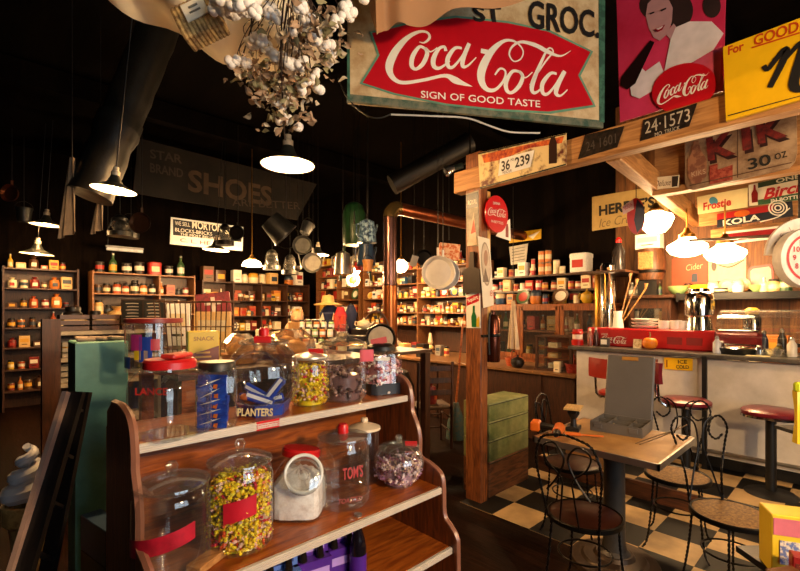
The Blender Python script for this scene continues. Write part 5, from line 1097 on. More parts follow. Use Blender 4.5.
# ---- behind the lunch counter: shelf, dark cabinet, urn, crock, bowls
shelves('wall_shelf', 'long dark plank shelf behind the lunch counter with bowls on it', 'y', 5.55, .34, -.9, 1.42, [1.69], BLACK, (), None, .07, lo=1.6, hi=1.7)
Lb = [(678, 'pale green', '#8aa86a', .2, .085), (699, 'bright yellow', '#e0b820', .17, .09), (757, 'pale green', '#8aa86a', .13, .07)]
for px, w_, c, r, h in Lb:
    q = onX(px, 290, 5.64); item('bowl', c, (5.64, q.y, 1.691), r, h, 0, 'on the dark shelf behind the counter', 'bowls behind the counter', c)
for px, k, c, r, h in ((713, 'crock', '#e8e4dc', .1, .12), (738, 'crock', '#e8e4dc', .1, .13), (727, 'plate', '#d8b070', .15, .15), (742, 'plate', '#d8b070', .15, .15), (764, 'bottle', '#e4d4b0', .07, .14), (774, 'jar', '#d8b070', .1, .12), (676, 'bowl', '#8aa86a', .12, .1), (688, 'jar', '#c8742c', .09, .12), (786, 'can', '#3a5a34', .1, .12), (720, 'can', '#1c1614', .14, .05)):
    x = 5.76 if k in ('plate',) or px == 688 else 5.62
    if px == 676: continue
    q = onX(px, 290, x); item(k, c, (x, q.y, 1.691), r, h, XZ, 'on the dark shelf behind the counter', 'kitchenware behind the counter')
t = thing('dark_cabinet', 'dark cabinet with glass door behind the red cooler', 'cabinet', (5.45, onX(647, 300, 5.45).y, 1.0), XZ)
part('body', MB().box((0, .2, .32), (.44, .3, .64), .01).box((0, .18, .66), (.52, .36, .04), .008), CABD, t); part('door_frame', MB().box((0, .045, .32), (.38, .02, .5)), CABD, t); part('pane', MB().box((0, .033, .34), (.28, .004, .38)), GLASS('#6a5a4a', .2, .7), t)
stand = thing('back_counter', 'dark work counter behind the lunch counter', 'counter', (5.6, 0, 0)); part('worktop', MB().box((.02, .4, .985), (.54, 3.4, .03)), BLACK, stand); part('base', MB().box((.05, .4, .55), (.46, 3.4, .83)), CABD, stand)
for k in range(3):
    pl = onC(645, .38); item('plate' if False else 'bowl', '#e8e4dc', (4.98, pl, CT + .19 + k * .035), .26, .03, 0, 'on the red cooler, %s from the bottom of its stack' % ORD[k], 'plates on the cooler', '#e8e4dc', desc='white plate')
t = thing('coffee_urn', 'tall shiny steel coffee urn behind the counter', 'urn', (5.35, onX(608, 290, 5.35).y, 1.0))
part('cylinder', MB().lathe([(0, .0), (.1, 0), (.1, .06), (.085, .4), (.085, 1.02), (.06, 1.06), (0, 1.07)], 24), CHROME, t); part('tap', MB().box((-.1, 0, .5), (.06, .02, .03)).cyl((-.12, 0, .46), (-.12, 0, .54), .012), BLACK, t); part('gauge', MB().cyl((-.09, 0, .5), (-.09, 0, .95), .008), BRASS, t)
t = thing('coffee_urn', 'slim brass coloured urn left of the steel coffee urn', 'urn', (5.42, onX(599, 290, 5.42).y, 1.0)); part('cylinder', MB().lathe([(0, 0), (.06, 0), (.05, .4), (.05, .95), (.03, 1.0), (0, 1.0)], 20), BRASS, t)
t = thing('utensil_jar', 'white jug of long wooden spoons beside the urns', 'jug', (5.22, onX(618, 300, 5.22).y, 1.0)); part('jug', MB().lathe([(0, .0), (.06, 0), (.065, .25), (.045, .45), (.05, .5), (.045, .5), (.04, .3), (0, .25)], 20), PLN, t)
for k, (dx, dy, h) in enumerate(((.0, .1, 1.0), (.03, -.12, .92), (-.02, -.2, .85), (.02, -.28, .8))): o = part('spoon', MB().tube([(0, 0, .3), (dx * .6, dy * .6, h * .7), (dx, dy, h * .93), (dx, dy * 1.02, h)], [.007, .007, .008, .02], 6), WOOD('#8a5a30', '#b88850', 'z', 6), t)
q = onX(618.5, 250, 5.35)
squeeze(Vector((5.4, onX(618.5, 250, 5.4).y, 1.96)), 'dark bottle with bright red cap behind the wooden spoons', M('#2a2422', .25), M('#d01818', .3), .4, .07)
solo('urn_shelf', MB().box((5.5, onX(612, 250, 5.4).y, 1.945), (.8, .5, .025)), CABD, 'dark board shelf above the urns', 'shelf')
stock('y', 5.66, onX(628, 300, 5.66).y, onX(664, 300, 5.66).y, 1.681, 'on top of the dark cabinet', 'goods on the dark cabinet', ['can', 'jar', 'bottle'], ['#e8e4dc', '#d8b070', '#8a8478', '#3a5a34'], rs, (.01, .03), .16)
t = thing('barrel', 'large brown barrel with wooden face plate above the dark cabinet', 'barrel', (5.68, onX(650, 255, 5.68).y, 1.86))
part('staves', MB().lathe([(0, 0), (.13, 0), (.155, .1), (.16, .22), (.14, .36), (0, .36)], 24), WOOD('#3a2010', '#6a4020', 'z', 6), t); part('face_plate', MB().at((0, 0, 0), (0, 0, XZ)).box((0, -.155, .22), (.16, .03, .2), .01), PINEX, t); part('hoop', MB().lathe([(.15, .08), (.158, .085), (.158, .11), (.152, .115)], 24), IRON, t)
part('leg', MB().box((0, 0, -.09), (.2, .2, .18)), BLACK, t)
item('box', '#e8e4dc', (5.66, t.location.y, 2.221), .26, .17, XZ, 'added on the barrel in place of a paper lampshade', 'goods above the cabinet', '#e4d4b0', d=.16)  # white box added in place of a bright paper lampshade below the left lamp
stock('y', 5.5, onX(597, 330, 5.4).y, onX(630, 330, 5.4).y, 1.001, 'on the back counter left of the dark cabinet', 'goods on the back counter', ['crock', 'jar', 'can'], ['#e8e4dc', '#d8b070', '#8aa86a', '#c8742c'], rs, (.005, .02), .28, 1.5)
stock('y', 5.5, onX(668, 330, 5.4).y, -.6, 1.001, 'on the back counter right of the dark cabinet', 'goods on the back counter', ['box', 'can', 'jar', 'crock', 'tin'], ['#e8e4dc', '#e4d4b0', '#8a8478', '#b8281c', '#c8742c'], rs, (.02, .05), .3, 1.4)
# ================================================================== middle of the store: tables and things behind the candy shelf
t = thing('display_table', 'plain wooden display stand hidden behind the candy shelf jars', 'stand', (1.22, 2.42, 0), 0)
part('tabletop', MB().box((0, 0, 1.21), (1.2, .75, .03)), CABD, t)
for x in (-.55, .55):
    for y in (-.33, .33): part('leg', MB().box((x, y, .6), (.06, .06, 1.2)), OAK, t)
TT = 1.226
def onT(px, d): q = atD(px, 311, d); return Vector((q.x, q.y, TT))
# clear canister with red rim and stickers
q = onT(154, 2.05); R = wid(50, 2.05)
t = thing('canister', 'tall clear canister with red rim and bright stickers behind the empty square jar', 'canister', q)
part('glass_body', MB().lathe([(0, .002), (R, 0), (R, .222)], 36), GLASS(base=.1, edge=.7), t); part('rim', MB().lathe([(R * .98, .218), (R * 1.05, .222), (R * 1.05, .24), (0, .24)], 36), M('#8c2420', .4), t)
def sticker(a0, a1, z0, z1, m, nm='sticker'):
    part(nm, MB().at((0, 0, 0), (0, 0, YAW)).grid(lambda u, v: (R * 1.01 * sin(a0 + (a1 - a0) * u), -R * 1.01 * cos(a0 + (a1 - a0) * u), z0 + (z1 - z0) * v), 8, 2), m, t)
sticker(-1.1, -.75, .13, .19, M('#c02848', .4)); sticker(-.35, .1, .10, .17, M('#a83078', .4)); sticker(.0, .45, .05, .16, M('#1c3c9c', .4)); sticker(-.2, .3, .06, .1, M('#d8b820', .4)); sticker(-1.0, -.4, .02, .07, M('#2c4c9c', .4)); sticker(.4, .7, .1, .15, M('#b82838', .4))
# yellow snack box
q = onT(203, 2.1)
t = thing('carton', 'bright yellow snack box with green side behind the blue bag jar', 'carton', q, YAW + .55)
part('box', MB().box((0, 0, .09), (.135, .08, .18), .003), M('#dcb81c', .4, var=.05), t); part('green_side', MB().box((-.068, 0, .09), (.002, .078, .176)), M('#8c9c24', .4, var=.1), t)
part('brown_print', MB().prism([(-.06, .005), (.065, .005), (.065, .11), (.0, .09), (-.06, .075)], -.0425, -.0405), M('#7a3414', .4, var=.2), t)
part('lettering', MB().text('SNACK', .0, .145, .09, .02, y=-.042, bold=.02), M('#a87a1c', .4), t)
for k in range(4): part('lettering', MB().box((-.005, -.044, .02 + k * .02), (.09 - .01 * k, .001, .008)), M('#d89a1c', .4), t)
# wire basket rack
q = onT(200, 2.75)
t = thing('wire_rack', 'tall brown wire rack holding flat packets behind the yellow box', 'rack', q, YAW)
f = MB()
for k in range(15): f.tube([(-.20 + k * .028, -.1, 0), (-.22 + k * .031, -.12, .33)], .0035, 5)
for z in (.05, .18, .33): f.tube([(-.21, -.11 - z * .03, z), (.21, -.11 - z * .03, z), (.21, .1, z), (-.21, .1, z)], .004, 5, True)
part('frame', f, M('#4a2c18', .4, .6), t)
q2 = q + RT * -.13; item('box', '#e8e4dc', (q2.x, q2.y, TT + .06), .14, .26, YAW, 'leaning inside the wire rack at left', 'packets in the wire rack', d=.03, desc='pale flat packet')
q2 = q + RT * .08; item('box', '#d8b070', (q2.x, q2.y, TT + .05), .22, .22, YAW, 'in the wire rack at right', 'packets in the wire rack', d=.03, desc='tan flat packet')
# cellophane bundles
CEL = GLASS('#f4e4c8', .22, .6, .18, 1.6)
for k, (px, d, w_, h) in enumerate(((240, 2.35, .2, .15), (292, 2.4, .24, .17), (270, 2.6, .2, .14))):
    q = onT(px, d); rb = random.Random(k)
    t = thing('gift_bundle', ('cellophane wrapped bundle left behind the round peanut jar', 'cellophane wrapped bundle with crinkled top behind the yellow candy jar', 'smaller cellophane bundle between the two big ones')[k], 'bundle', q, YAW)
    part('basket', MB().lathe([(0, 0), (w_ * .4, 0), (w_ * .48, .05), (w_ * .44, .05), (0, .02)], 20), WOOD('#6a3c18', '#a87038', 'x', 20), t)
    c = MB().lathe([(w_ * .5, .03), (w_ * .56, .07), (w_ * .46, h * .75), (w_ * .2, h), (0, h * 1.02)], 26)
    for i in range(len(c.v)): c.v[i] *= 1 + rb.uniform(-.06, .06)
    part('wrap', c, CEL, t, smooth=15)
    part('contents', MB().ell((0, 0, .07), (w_ * .36, w_ * .34, .05)).ell((-.03, .01, .10), (w_ * .2, w_ * .2, .04)), M('#d8a868', .5, var=.4), t)
# --- second table with dolls, boxes, oil lamps
t = thing('display_table', 'dark display table in the middle of the store with toys and boxes', 'table', (2.25, 3.85, 0), 0)
part('tabletop', MB().box((0, 0, 1.10), (2.1, 1.7, .03)), CABD, t)
for x in (-1.0, 1.0):
    for y in (-.8, .8): part('leg', MB().box((x, y, .54), (.07, .07, 1.08)), CABD, t)
T2 = 1.116
def on2(px, d): q = atD(px, 311, d); return Vector((q.x, q.y, T2))
q = on2(283, 4.0)
t = thing('stuffed_animal', 'pale stuffed animal reclining on the display table', 'toy', q, YAW)
part('body', MB().ell((0, 0, .11), (.16, .09, .10)).ell((-.15, 0, .07), (.14, .08, .07)).ell((-.28, 0, .04), (.1, .05, .04)).ell((.1, 0, .2), (.09, .08, .1)), M('#d8b48c', .8, var=.12, bump=.3), t)
part('head', MB().ell((.13, -.01, .32), (.06, .055, .065)).ell((.13, -.06, .31), (.025, .03, .022)), M('#c89a70', .8), t); part('ear', MB().ell((.10, 0, .38), (.02, .012, .03)), M('#c89a70', .8), t); part('ear', MB().ell((.16, 0, .38), (.02, .012, .03)), M('#c89a70', .8), t)
q = on2(272, 3.6)
t = thing('counter_box', 'dark red box with a row of five white knobs on the display table', 'box', q, YAW); part('case', MB().box((0, 0, .08), (.34, .1, .16), .004).box((0, 0, .04), (.36, .14, .04)), M('#4a1414', .45), t)
for k in range(5): part('knob', MB().ell((-.13 + k * .065, -.06, .13), (.022, .016, .02)), M('#e0d0b8', .4), t)
q = on2(294, 3.7); solo('wood_plank', MB().box((0, 0, .14), (.09, .02, .30), .002), WOOD('#7a5028', '#b08850', 'z', 6), 'narrow upright wooden board beside the five knob box', 'board', q, YAW)
q = on2(315, 3.8)
t = thing('jar_rack', 'sloping dark rack of small capped jars on the display table', 'rack', q, YAW)
part('stepped_stand', MB().box((0, 0, .04), (.34, .2, .08)).box((0, .04, .12), (.34, .12, .08)).box((0, .08, .19), (.34, .06, .06)), CABD, t)
for r_ in range(3):
    for k in range(5): p_ = q + RT * (-.13 + k * .065) + FW * (-.07 + r_ * .07) + Vector((0, 0, (.081, .161, .221)[r_])); item('jar', ['#8aa86a', '#c8742c', '#e4d4b0'][(k + r_) % 3], p_, .05, .085, 0, 'on the %s step of the jar rack' % ORD[r_], 'small jars on the rack', '#e8e4dc')
# cloth figures on the display: blue waistcoat, red dress, straw hat
for px, d, nm, lab, c, h, wd in ((330, 4.1, 'waistcoat', 'dark blue waistcoat with pale lapels on a stand', '#1c2444', .42, .2), (340.5, 4.0, 'doll_dress', 'bright red doll dress with white skirt on a stand', '#b01c28', .40, .12), (351, 4.2, 'jacket', 'navy jacket hanging right of the red dress', '#1a2040', .42, .12)):
    q = on2(px, d); t = thing(nm, lab, 'clothing', q, YAW); kk = .0
    part('stand', MB().lathe([(0, 0), (.06, 0), (.06, .012), (.01, .02), (.01, .1)], 16), CABD, t)
    part('cloth', MB().lathe([(0, .09), (wd * .5, .09), (wd * .42, .2), (wd * .36, .28), (wd * .5, h - .06), (wd * .3, h), (.03, h + .02), (0, h + .02)], 20), M(c, .8, var=.15), t)
    if nm == 'waistcoat':
        for s_ in (-1, 1): part('lapel', MB().prism([(s_ * .01, h - .22), (s_ * .05, h - .05), (s_ * .075, h - .12), (s_ * .04, h - .22)], -.108, -.09), M('#d8c8a8', .7), t)
    if nm == 'doll_dress': part('skirt', MB().lathe([(wd * .58, .07), (wd * .5, .2), (wd * .4, .2), (wd * .5, .07)], 20), M('#e0d4c4', .8), t); part('shawl', MB().at((0, 0, 0)).grid(lambda u, v: ((u - .5) * .11, -.06 - .01 * sin(u * 9), h - .17 + v * .12), 6, 4, .004), M('#b8402c', .7), t)
q = on2(328, 4.1); q.z = T2 + .442
solo('straw_hat', MB().lathe([(0, .09), (.05, .085), (.062, .02), (.13, .005), (.13, -.004), (.06, .0), (0, .0)], 28), M('#d8a860', .8, var=.2, scale=40), 'straw hat resting on the blue waistcoat', 'hat', q, .3)
# scale dial, dark boxes, doll wreath
q = on2(381, 3.6)
t = thing('shop_scale', 'old scale with a round silver dial near the stove pipe', 'scale', q, YAW); part('base', MB().box((0, 0, .02), (.2, .16, .04), .01), IRON, t)
part('dial_case', MB().at((0, 0, .16), (pi / 2, 0, 0)).lathe([(0, -.05, 0), (.11, -.05, 0), (.125, 0, 0), (.115, .04, 0), (.1, .03, 0), (0, .03, 0)], 32), IRON, t); part('dial', MB().at((0, -.031, .16), (pi / 2, 0, 0)).lathe([(0.1, 0), (.1, .004), (0, .006)], 32), M('#b0a490', .35, .3, var=.2), t); part('stem', MB().box((0, 0, .05), (.05, .04, .06)), IRON, t)
for k, (px, d, w_, h, c) in enumerate(((360, 3.7, .2, .18, '#1c1614'), (367, 4.1, .26, .22, '#1c1614'), (346, 3.75, .15, .12, '#c8742c'), (309, 4.4, .2, .3, '#4a2c18'), (322, 3.6, .1, .12, '#e4d4b0'))):
    q = on2(px, d); item('box', c, q, w_, h, YAW, 'on the middle display table', 'boxes on the display table')
q = on2(368, 4.1); item('teapot', '#e4d4b0', (q.x - .05, q.y, T2 + .222), .15, .1, YAW, 'on the black box by the stove pipe', 'toys')
q = on2(376, 4.25); q.z = T2; item('basket', '#4a2c18', q, .25, .38, YAW, 'behind the round scale dial', 'baskets')
q = on2(214, 4.2)
t = thing('sign_stand', 'maroon box sign with pale cross on a thin stand', 'sign', q, YAW); part('pole', MB().cyl((0, 0, 0), (0, 0, .33), .02).lathe([(0, 0), (.09, 0), (.09, .012), (0, .014)], 20), CABD, t)
part('box', MB().at((0, 0, .44), (0, -.12, .3)).box((0, 0, 0), (.3, .1, .23), .006), MIXED('#5a1018', '#7a1c24', 12), t)
part('cross', MB().at((0, 0, .44), (0, -.12, .3)).box((0, -.052, .0), (.035, .003, .15)).box((0, -.052, .02), (.15, .003, .035)), M('#c8b8a8', .5), t)
rq_ = random.Random(8); used_ = []
for k in range(60):
    px, d_ = rq_.uniform(222, 392), rq_.uniform(3.55, 4.5); q = on2(px, d_)
    if not (1.3 < q.x < 3.2 and 3.1 < q.y < 4.6): continue
    w_ = rq_.uniform(.08, .17)
    if any((q - o.location).length < .24 for o in COL.objects if o.parent is None and abs(o.location.z - T2) < .3 and 'category' in o): continue
    kd = rq_.choice(['box', 'jar', 'tin', 'lamp', 'can', 'frame', 'crock', 'teapot']); h_ = {'lamp': .32, 'frame': .26, 'box': .24}.get(kd, .16) * rq_.uniform(.8, 1.25)
    item(kd, rq_.choice(WARM + ['#e4d4b0', '#1c1614', '#8a8478']), q, w_ if kd != 'teapot' else .16, h_, YAW + rq_.uniform(-.4, .4), 'standing on the middle display table', 'goods on the middle table', rq_.choice(['#d8c8a0', '#a8281c', '#e8e4dc']))
# --- pale shelving with baskets on top, chalk boards, teal cabinet
t = shelves('shelving_unit', 'white painted shelving unit with baskets on top behind the teal cabinet', 'x', 4.3, .35, .43, 1.15, [.18, .6, .93, 1.13, 1.34], M('#a89c88', .5, var=.2), (), CABD, .03, 'shelf')
nmz = {.6: 'second', .93: 'third', 1.13: 'fourth'}
for z in nmz: stock('x', 4.45, .46, .75, z, 'on the %s board of the white shelving unit' % nmz[z], 'goods on the white shelving', ['crate', 'box'], ['#d8b070', '#a8481c', '#8a8478'], rs, (.01, .02), .14)
for k, x in enumerate((.55, .76, .97)): item('crate', ['#4a2c18', '#4a2c18', '#4a2c18'][k], (x, 4.44, 1.341), .19, .13, 0, 'on top of the white shelving', 'baskets on the white shelving', '#d8b070' if k < 2 else '#8a8478', desc='dark basket of pale packets')
stock('x', 4.58, .5, 1.1, 1.341, 'behind the baskets on the white shelving', 'goods behind the baskets', ['bag', 'box', 'jar'], ['#c8742c', '#1c1614', '#8a8478', '#d8b070'], rs, (.02, .05), .25, 1.4)
for k, px in enumerate((133, 154)):
    q = atD(px, 311, 3.6); x, y = q.x, q.y
    t = thing('chalkboard', ('left' if k == 0 else 'right') + ' of two small framed chalkboards behind the clear canister', 'chalkboard', (x, y, 1.44), YAW + .2, 'small chalkboards')
    part('frame', MB().box((0, 0, .06), (.17, .014, .19)), M('#2a1a10', .5), t); part('board', MB().box((0, -.008, .06), (.145, .004, .165)), M('#0c0c0c', .6), t)
    for i in range(5): part('chalk_line', MB().ribbon([(-.05 + .01 * (i % 2), .12 - i * .026, .006), (0, .122 - i * .026, .008), (.045, .12 - i * .026, .006)], y=-.0108), M('#a89c90', .8), t)
    part('stake', MB().box((0, .005, -.065), (.02, .01, .07)), CABD, t)
TEAL = MIXED('#3a6c64', '#62a090', 2.5, .3, .7, .5)
t = thing('tall_cabinet', 'tall teal painted wooden cabinet at left of the candy shelf', 'cabinet', (.437, 2.58, 0))
part('body', MB().box((0, .12, .675), (.22, .24, 1.35), .006), TEAL, t); part('side_stile', MB().box((-.10, -.003, .675), (.02, .012, 1.34)), TEAL, t)
for k in range(3): part('top_rag', MB().at((-.06 + k * .06, .08, 1.352 + .01), (.1, .05, k)).box((0, 0, 0), (.08, .08, .018), .006), M('#8a7868', .8), t)
for k, (x, y, z, m) in enumerate(((.36, 2.36, .62, M('#10141c', .4)), (.35, 2.4, .3, M('#4a5c78', .4)), (.37, 2.34, 0.02, M('#c8c0b8', .5)))):
    pass
# shelf of dark boxes between teal cabinet and candy shelf
t = thing('box_stack_stand', 'dark floor stand with blue boxes beside the candy shelf end', 'stand', (.385, 2.26, 0), .2)
part('frame', MB().box((0, 0, .15), (.08, .3, .3)), BLACK, t)
for k, (z, c, l) in enumerate(((.301, '#1c1614', 'lower'), (.453, '#2c4a6a', 'upper'))): item('box', c, (.385, 2.26, z), .08, .15, .2, 'on the stand beside the candy shelf end, ' + l + ' box', 'boxes by the candy shelf', '#8a8478', d=.26)
# --- leaning dark frame and the ice cream cone behind it
def V3(px, py, d): return atD(px, py, d)
A0, A1 = V3(66, 395, 1.75), V3(-2, 640, 1.45)
t = thing('leaning_frame', 'dark slatted wooden folding frame leaning at the left', 'folding frame', (0, 0, 0))
a0, a1, b0, b1 = V3(75, 392, 1.75), V3(17, 590, 1.5), V3(84, 392, 1.95), V3(42, 600, 1.75)
def bar(mb, p, q_, w_, th): 
    d = (q_ - p).normalized(); mb.frame((p + q_) / 2, d, RT); mb.box((0, 0, 0), (w_, th, (q_ - p).length)); mb.T = Matrix.Identity(4); return mb
part('rail', bar(MB(), a0, a1, .075, .022), WOOD('#0c0908', '#17110d', 'z', 5), t); part('rail', bar(MB(), b0, b1, .06, .022), WOOD('#0c0908', '#17110d', 'z', 5), t)
part('pale_edge', bar(MB(), V3(67, 392, 1.73), V3(3, 600, 1.48), .018, .03), M('#b08c78', .5, var=.2), t)
for k in range(4): u = .1 + k * .24; part('slat', bar(MB(), a0.lerp(a1, u), b0.lerp(b1, u), .03, .012), M('#1a1412', .5), t)
q = onZ(30, 571, 0); q = atD(29, 311, 1.95)
t = thing('cone_display', 'large model ice cream cone with white swirl at the left', 'cone display', (q.x, q.y, 0))
part('stand', MB().lathe([(0, 0), (.14, 0), (.14, .02), (.03, .04), (.03, .2)], 20), BLACK, t); part('cone', MB().lathe([(0, .12), (.03, .13), (.07, .56), (.09, .58), (.095, .66), (.08, .66)], 24), MIXED('#a8884c', '#c8a868', 30), t)
sw = MB()
pts = [(.062 * (1 - k / 60) * cos(k * .42), .062 * (1 - k / 60) * sin(k * .42), .67 + k * .0046) for k in range(52)]
sw.tube(pts, [.046 * (1 - k / 64) + .006 for k in range(52)], 10); part('swirl', sw, M('#d8d8dc', .45, var=.05), t)
# tall dark board panel hanging at the left of the white shelving
solo('wooden_board', MB().box((0, 0, .71), (.11, .05, 1.46)), CABD, 'tall dark narrow wooden panel left of the white shelving', 'panel', (.38, 4.15, 0), .1)
# chair and broom near the shop counter
q = onZ(428, 441, 0)
t = thing('ladder_chair', 'old dark ladder-back chair by the shop counter left of the post', 'chair', (onZ(430, 445, 0).x, onZ(430, 445, 0).y, 0), radians(150))
for x in (-.19, .19):
    part('leg', MB().cyl((x, -.17, 0), (x, -.17, .47), .017), CABD, t); part('leg', MB().cyl((x, .17, 0), (x, .2, .95), .017), CABD, t)
part('seat', MB().box((0, 0, .45), (.42, .38, .03), .01), M('#4a3018', .7), t)
for z in (.62, .75, .88): part('back_slat', MB().box((0, .195, z), (.38, .012, .06), .004), CABD, t)
for z in (.15, .3): part('rung', MB().cyl((-.19, -.17, z), (.19, -.17, z), .01), CABD, t); part('rung', MB().cyl((-.19, -.17, z + .03), (-.19, .17, z + .03), .01), CABD, t)
p_ = onZ(430, 445, 0); item('bag', '#7a2018', (p_.x, p_.y, .466), .14, .24, .3, 'on the ladder-back chair seat', 'bags', '#a8481c')
t = thing('broom', 'old straw broom leaning near the post', 'broom', (onZ(456, 438, 0).x, onZ(456, 438, 0).y, 0), YAW)
part('bristles', MB().lathe([(0, 0), (.12, 0), (.1, .2), (.03, .42), (0, .42)], 14), MIXED('#4a4c3c', '#2a4a4a', 20), t); part('handle', MB().cyl((0, 0, .4), (.08, 0, 1.35), .012), OAK, t)
# ================================================================== hanging lamps
ENOUT = M('#2a2c28', .4, .3); ENIN = M('#f0e6d0', .4, var=0)
def enamel(px, py, wpx, d, pw, label, tilt=0, cordtop=None):
    p = atD(px, py, d); R = wid(wpx, d)
    t = thing('pendant_lamp', label, 'lamp', p, 0, 'enamel pendant lamps', rot=(tilt * .6, tilt, 0))
    part('shade', MB().mat(0).lathe([(R * .2, R * .72), (R * .25, R * .58), (R * .36, R * .34), (R * .7, R * .15), (R, 0)], 36).mat(1).lathe([(R * .995, -.002), (R * .68, R * .12), (R * .32, R * .25), (R * .2, R * .4), (0, R * .42)], 36), [ENOUT, ENIN], t)
    part('socket', MB().lathe([(R * .2, R * .7), (R * .2, R * .92), (R * .13, R * .98), (R * .13, R * 1.15), (0, R * 1.17)], 16), M('#b8ac98', .4, .3), t)
    part('bulb', MB().ell((0, 0, R * .12), (R * .17, R * .17, R * .2)), GLOW('#ffd9a0', 30), t)
    c = cordtop or Vector((0, 0, ZC - p.z)); part('cord', MB().tube([(0, 0, R * 1.15), c], .004), BLACK, t)
    lamp_light('lamp_light', p + Vector((0, 0, -R * .10)), pw, r=R * .15); return p
enamel(288, 165, 52, 3.3, LP * 1.6, 'largest lit enamel pendant lamp under the cotton branches', cordtop=Vector((.22, -.1, 1.2)))
enamel(114, 190, 40, 2.45, LP * .55, 'lit enamel pendant lamp at left beside the black duct', .08)
enamel(46, 225, 27, 6.0, LP * .45, 'upper of the two small lit lamps at far left', .05)
enamel(37, 254, 28, 6.1, LP * .45, 'lower of the two small lit lamps at far left', .05)
enamel(216, 250, 25, 6.4, LP * 1.6, 'small lit enamel lamp directly below the salt sign', .05)
enamel(318, 255, 22, 6.6, LP * 1.6, 'small lit enamel lamp among the hanging metal pots')
OPAL = GLOW('#ffdca8', 7)
def globe(px, py, wpx, d, pw, label, prof, grp='opal glass lamps', glow=None):
    p = atD(px, py, d); R = wid(wpx, d); t = thing('pendant_lamp', label, 'lamp', p, 0, grp)
    part('glass_shade', MB().lathe([(R * r, R * z) for r, z in prof], 32), glow or OPAL, t)
    zt = max(z for r, z in prof) * R
    part('fitter', MB().lathe([(R * .42, zt - .01), (R * .42, zt + R * .12), (R * .2, zt + R * .3), (R * .12, zt + R * .5), (0, zt + R * .52)], 20), BRASS, t)
    part('stem', MB().tube([(0, 0, zt + R * .4), (0, 0, (ZC - p.z) if d > 5.5 else max(.3, 2.5 - p.z))], .008), BRASS, t)
    lamp_light('lamp_light', p + Vector((0, 0, -R * .9)), pw, (1, .64, .31), R * .5)
DOME = [(0, .62), (.4, .62), (.8, .42), (1, .0), (.96, -.02), (.75, .36), (.36, .56), (0, .57)]
globe(252, 266, 20, 6.8, LP * 1.6, 'small white half-dome lamp right of the salt sign', DOME)
GLB = [(.0, -.9), (.5, -.78), (.85, -.4), (.95, 0), (.8, .45), (.45, .75), (.4, .85)]
globe(401, 266, 15, 6.8, LP * 1.6, 'small round opal lamp beside the stove pipe', GLB)
SCH = [(0, -.48), (.4, -.46), (.8, -.3), (1, -.02), (.96, .16), (.6, .38), (.42, .5), (.4, .62)]
globe(656, 221, 32, 4.5, CP, 'left opal schoolhouse lamp over the lunch counter', [(0, -.75), (.5, -.72), (.78, -.4), (1, .1), (.9, .35), (.5, .5), (.4, .6)])
globe(687, 248, 36, 4.3, CP, 'middle opal schoolhouse lamp over the lunch counter', SCH); globe(725, 254, 36, 4.15, CP, 'right opal schoolhouse lamp over the lunch counter', SCH)
for k_, (x_, y_, z_, pw_) in enumerate(((.95, -1.15, 2.15, 2.7), (3.3, -1.0, 2.3, .9))):  # out-of-view lamps added to brighten the shelf front and the KIK sign
    q_ = scr((x_, y_, z_)); globe(q_[0], q_[1], .34 * FPX / q_[2], q_[2], NP * pw_, ('added unseen opal lamp behind the viewer, lighting the candy shelf', 'added unseen opal lamp off to the right, lighting the KIK sign')[k_], SCH)
t = thing('bare_bulb', 'bright bare bulb above the wreath near the stove pipe', 'lamp', atD(357, 270, 6.2)); part('bulb', MB().ell((0, 0, 0), (.045, .045, .055)), GLOW('#ffd9a0', 30), t); part('cord', MB().tube([(0, 0, .05), (0, 0, 2.0)], .005), BLACK, t)
lamp_light('lamp_light', atD(357, 274, 6.05), LP * .8)
t = thing('wreath', 'round white flower wreath with orange centre below the bare bulb', 'wreath', atD(353, 280, 6.25), YAW)
mb = MB()
for k in range(14): a = k * 2 * pi / 14; mb.ell((.075 * cos(a), 0, .075 * sin(a)), (.03, .02, .03), 8, 5)
part('petals', mb, M('#e0d0b8', .7), t); part('centre', MB().ell((0, -.01, 0), (.055, .025, .055)), M('#b85a20', .6), t); part('loop', MB().tube([(0, 0, .09), (.01, 0, 1.9)], .003), BLACK, t)
t = thing('spot_lamp', 'unlit silver spot bulb on a bracket left of the post', 'lamp', atD(449, 170, 4.2), YAW); part('bulb', MB().at((0, 0, 0), (0, 1.2, 0)).lathe([(0, -.05), (.045, -.045), (.055, -.02), (.03, .04), (.025, .06), (0, .06)], 20), M('#c8c8d0', .15, .8), t); part('socket', MB().cyl((.05, 0, .02), (.13, 0, .045), .028), M('#3a4a44', .5), t); part('bracket', MB().tube([(.12, 0, .04), (.2, 0, .1), (.2, 0, 1.2)], .008), IRON, t)
# ================================================================== pipes and ducts
p = atD(390, 345, 4.74); z1 = atD(390, 218, 4.74).z
t = thing('stove_pipe', 'tall copper coloured stove pipe with elbow running right to the wall', 'pipe', (p.x, p.y, 0))
part('lower_pipe', MB().cyl((0, 0, .9), (0, 0, 1.78), .078, seg=24), M('#9a5a30', .28, .85, var=.3, scale=3), t)
part('upper_pipe', MB().cyl((0, 0, 1.77), (0, 0, z1), .074, seg=24).lathe([(.08, 1.77), (.083, 1.785), (.08, 1.80)], 24), M('#6a4c48', .25, .85, var=.3, scale=3), t)
part('elbow', MB().tube([(.12 - .12 * cos(a), 0, z1 + .12 * sin(a)) for a in [k * pi / 16 for k in range(9)]], .076, 24, cap=False), M('#8a7448', .25, .85, var=.3, scale=3), t)
part('crosspipe', MB().cyl((.12, 0, z1 + .12), (X1 - p.x - .01, 0, z1 + .12), .07, seg=24), M('#8a4c30', .28, .85, var=.3, scale=3), t)
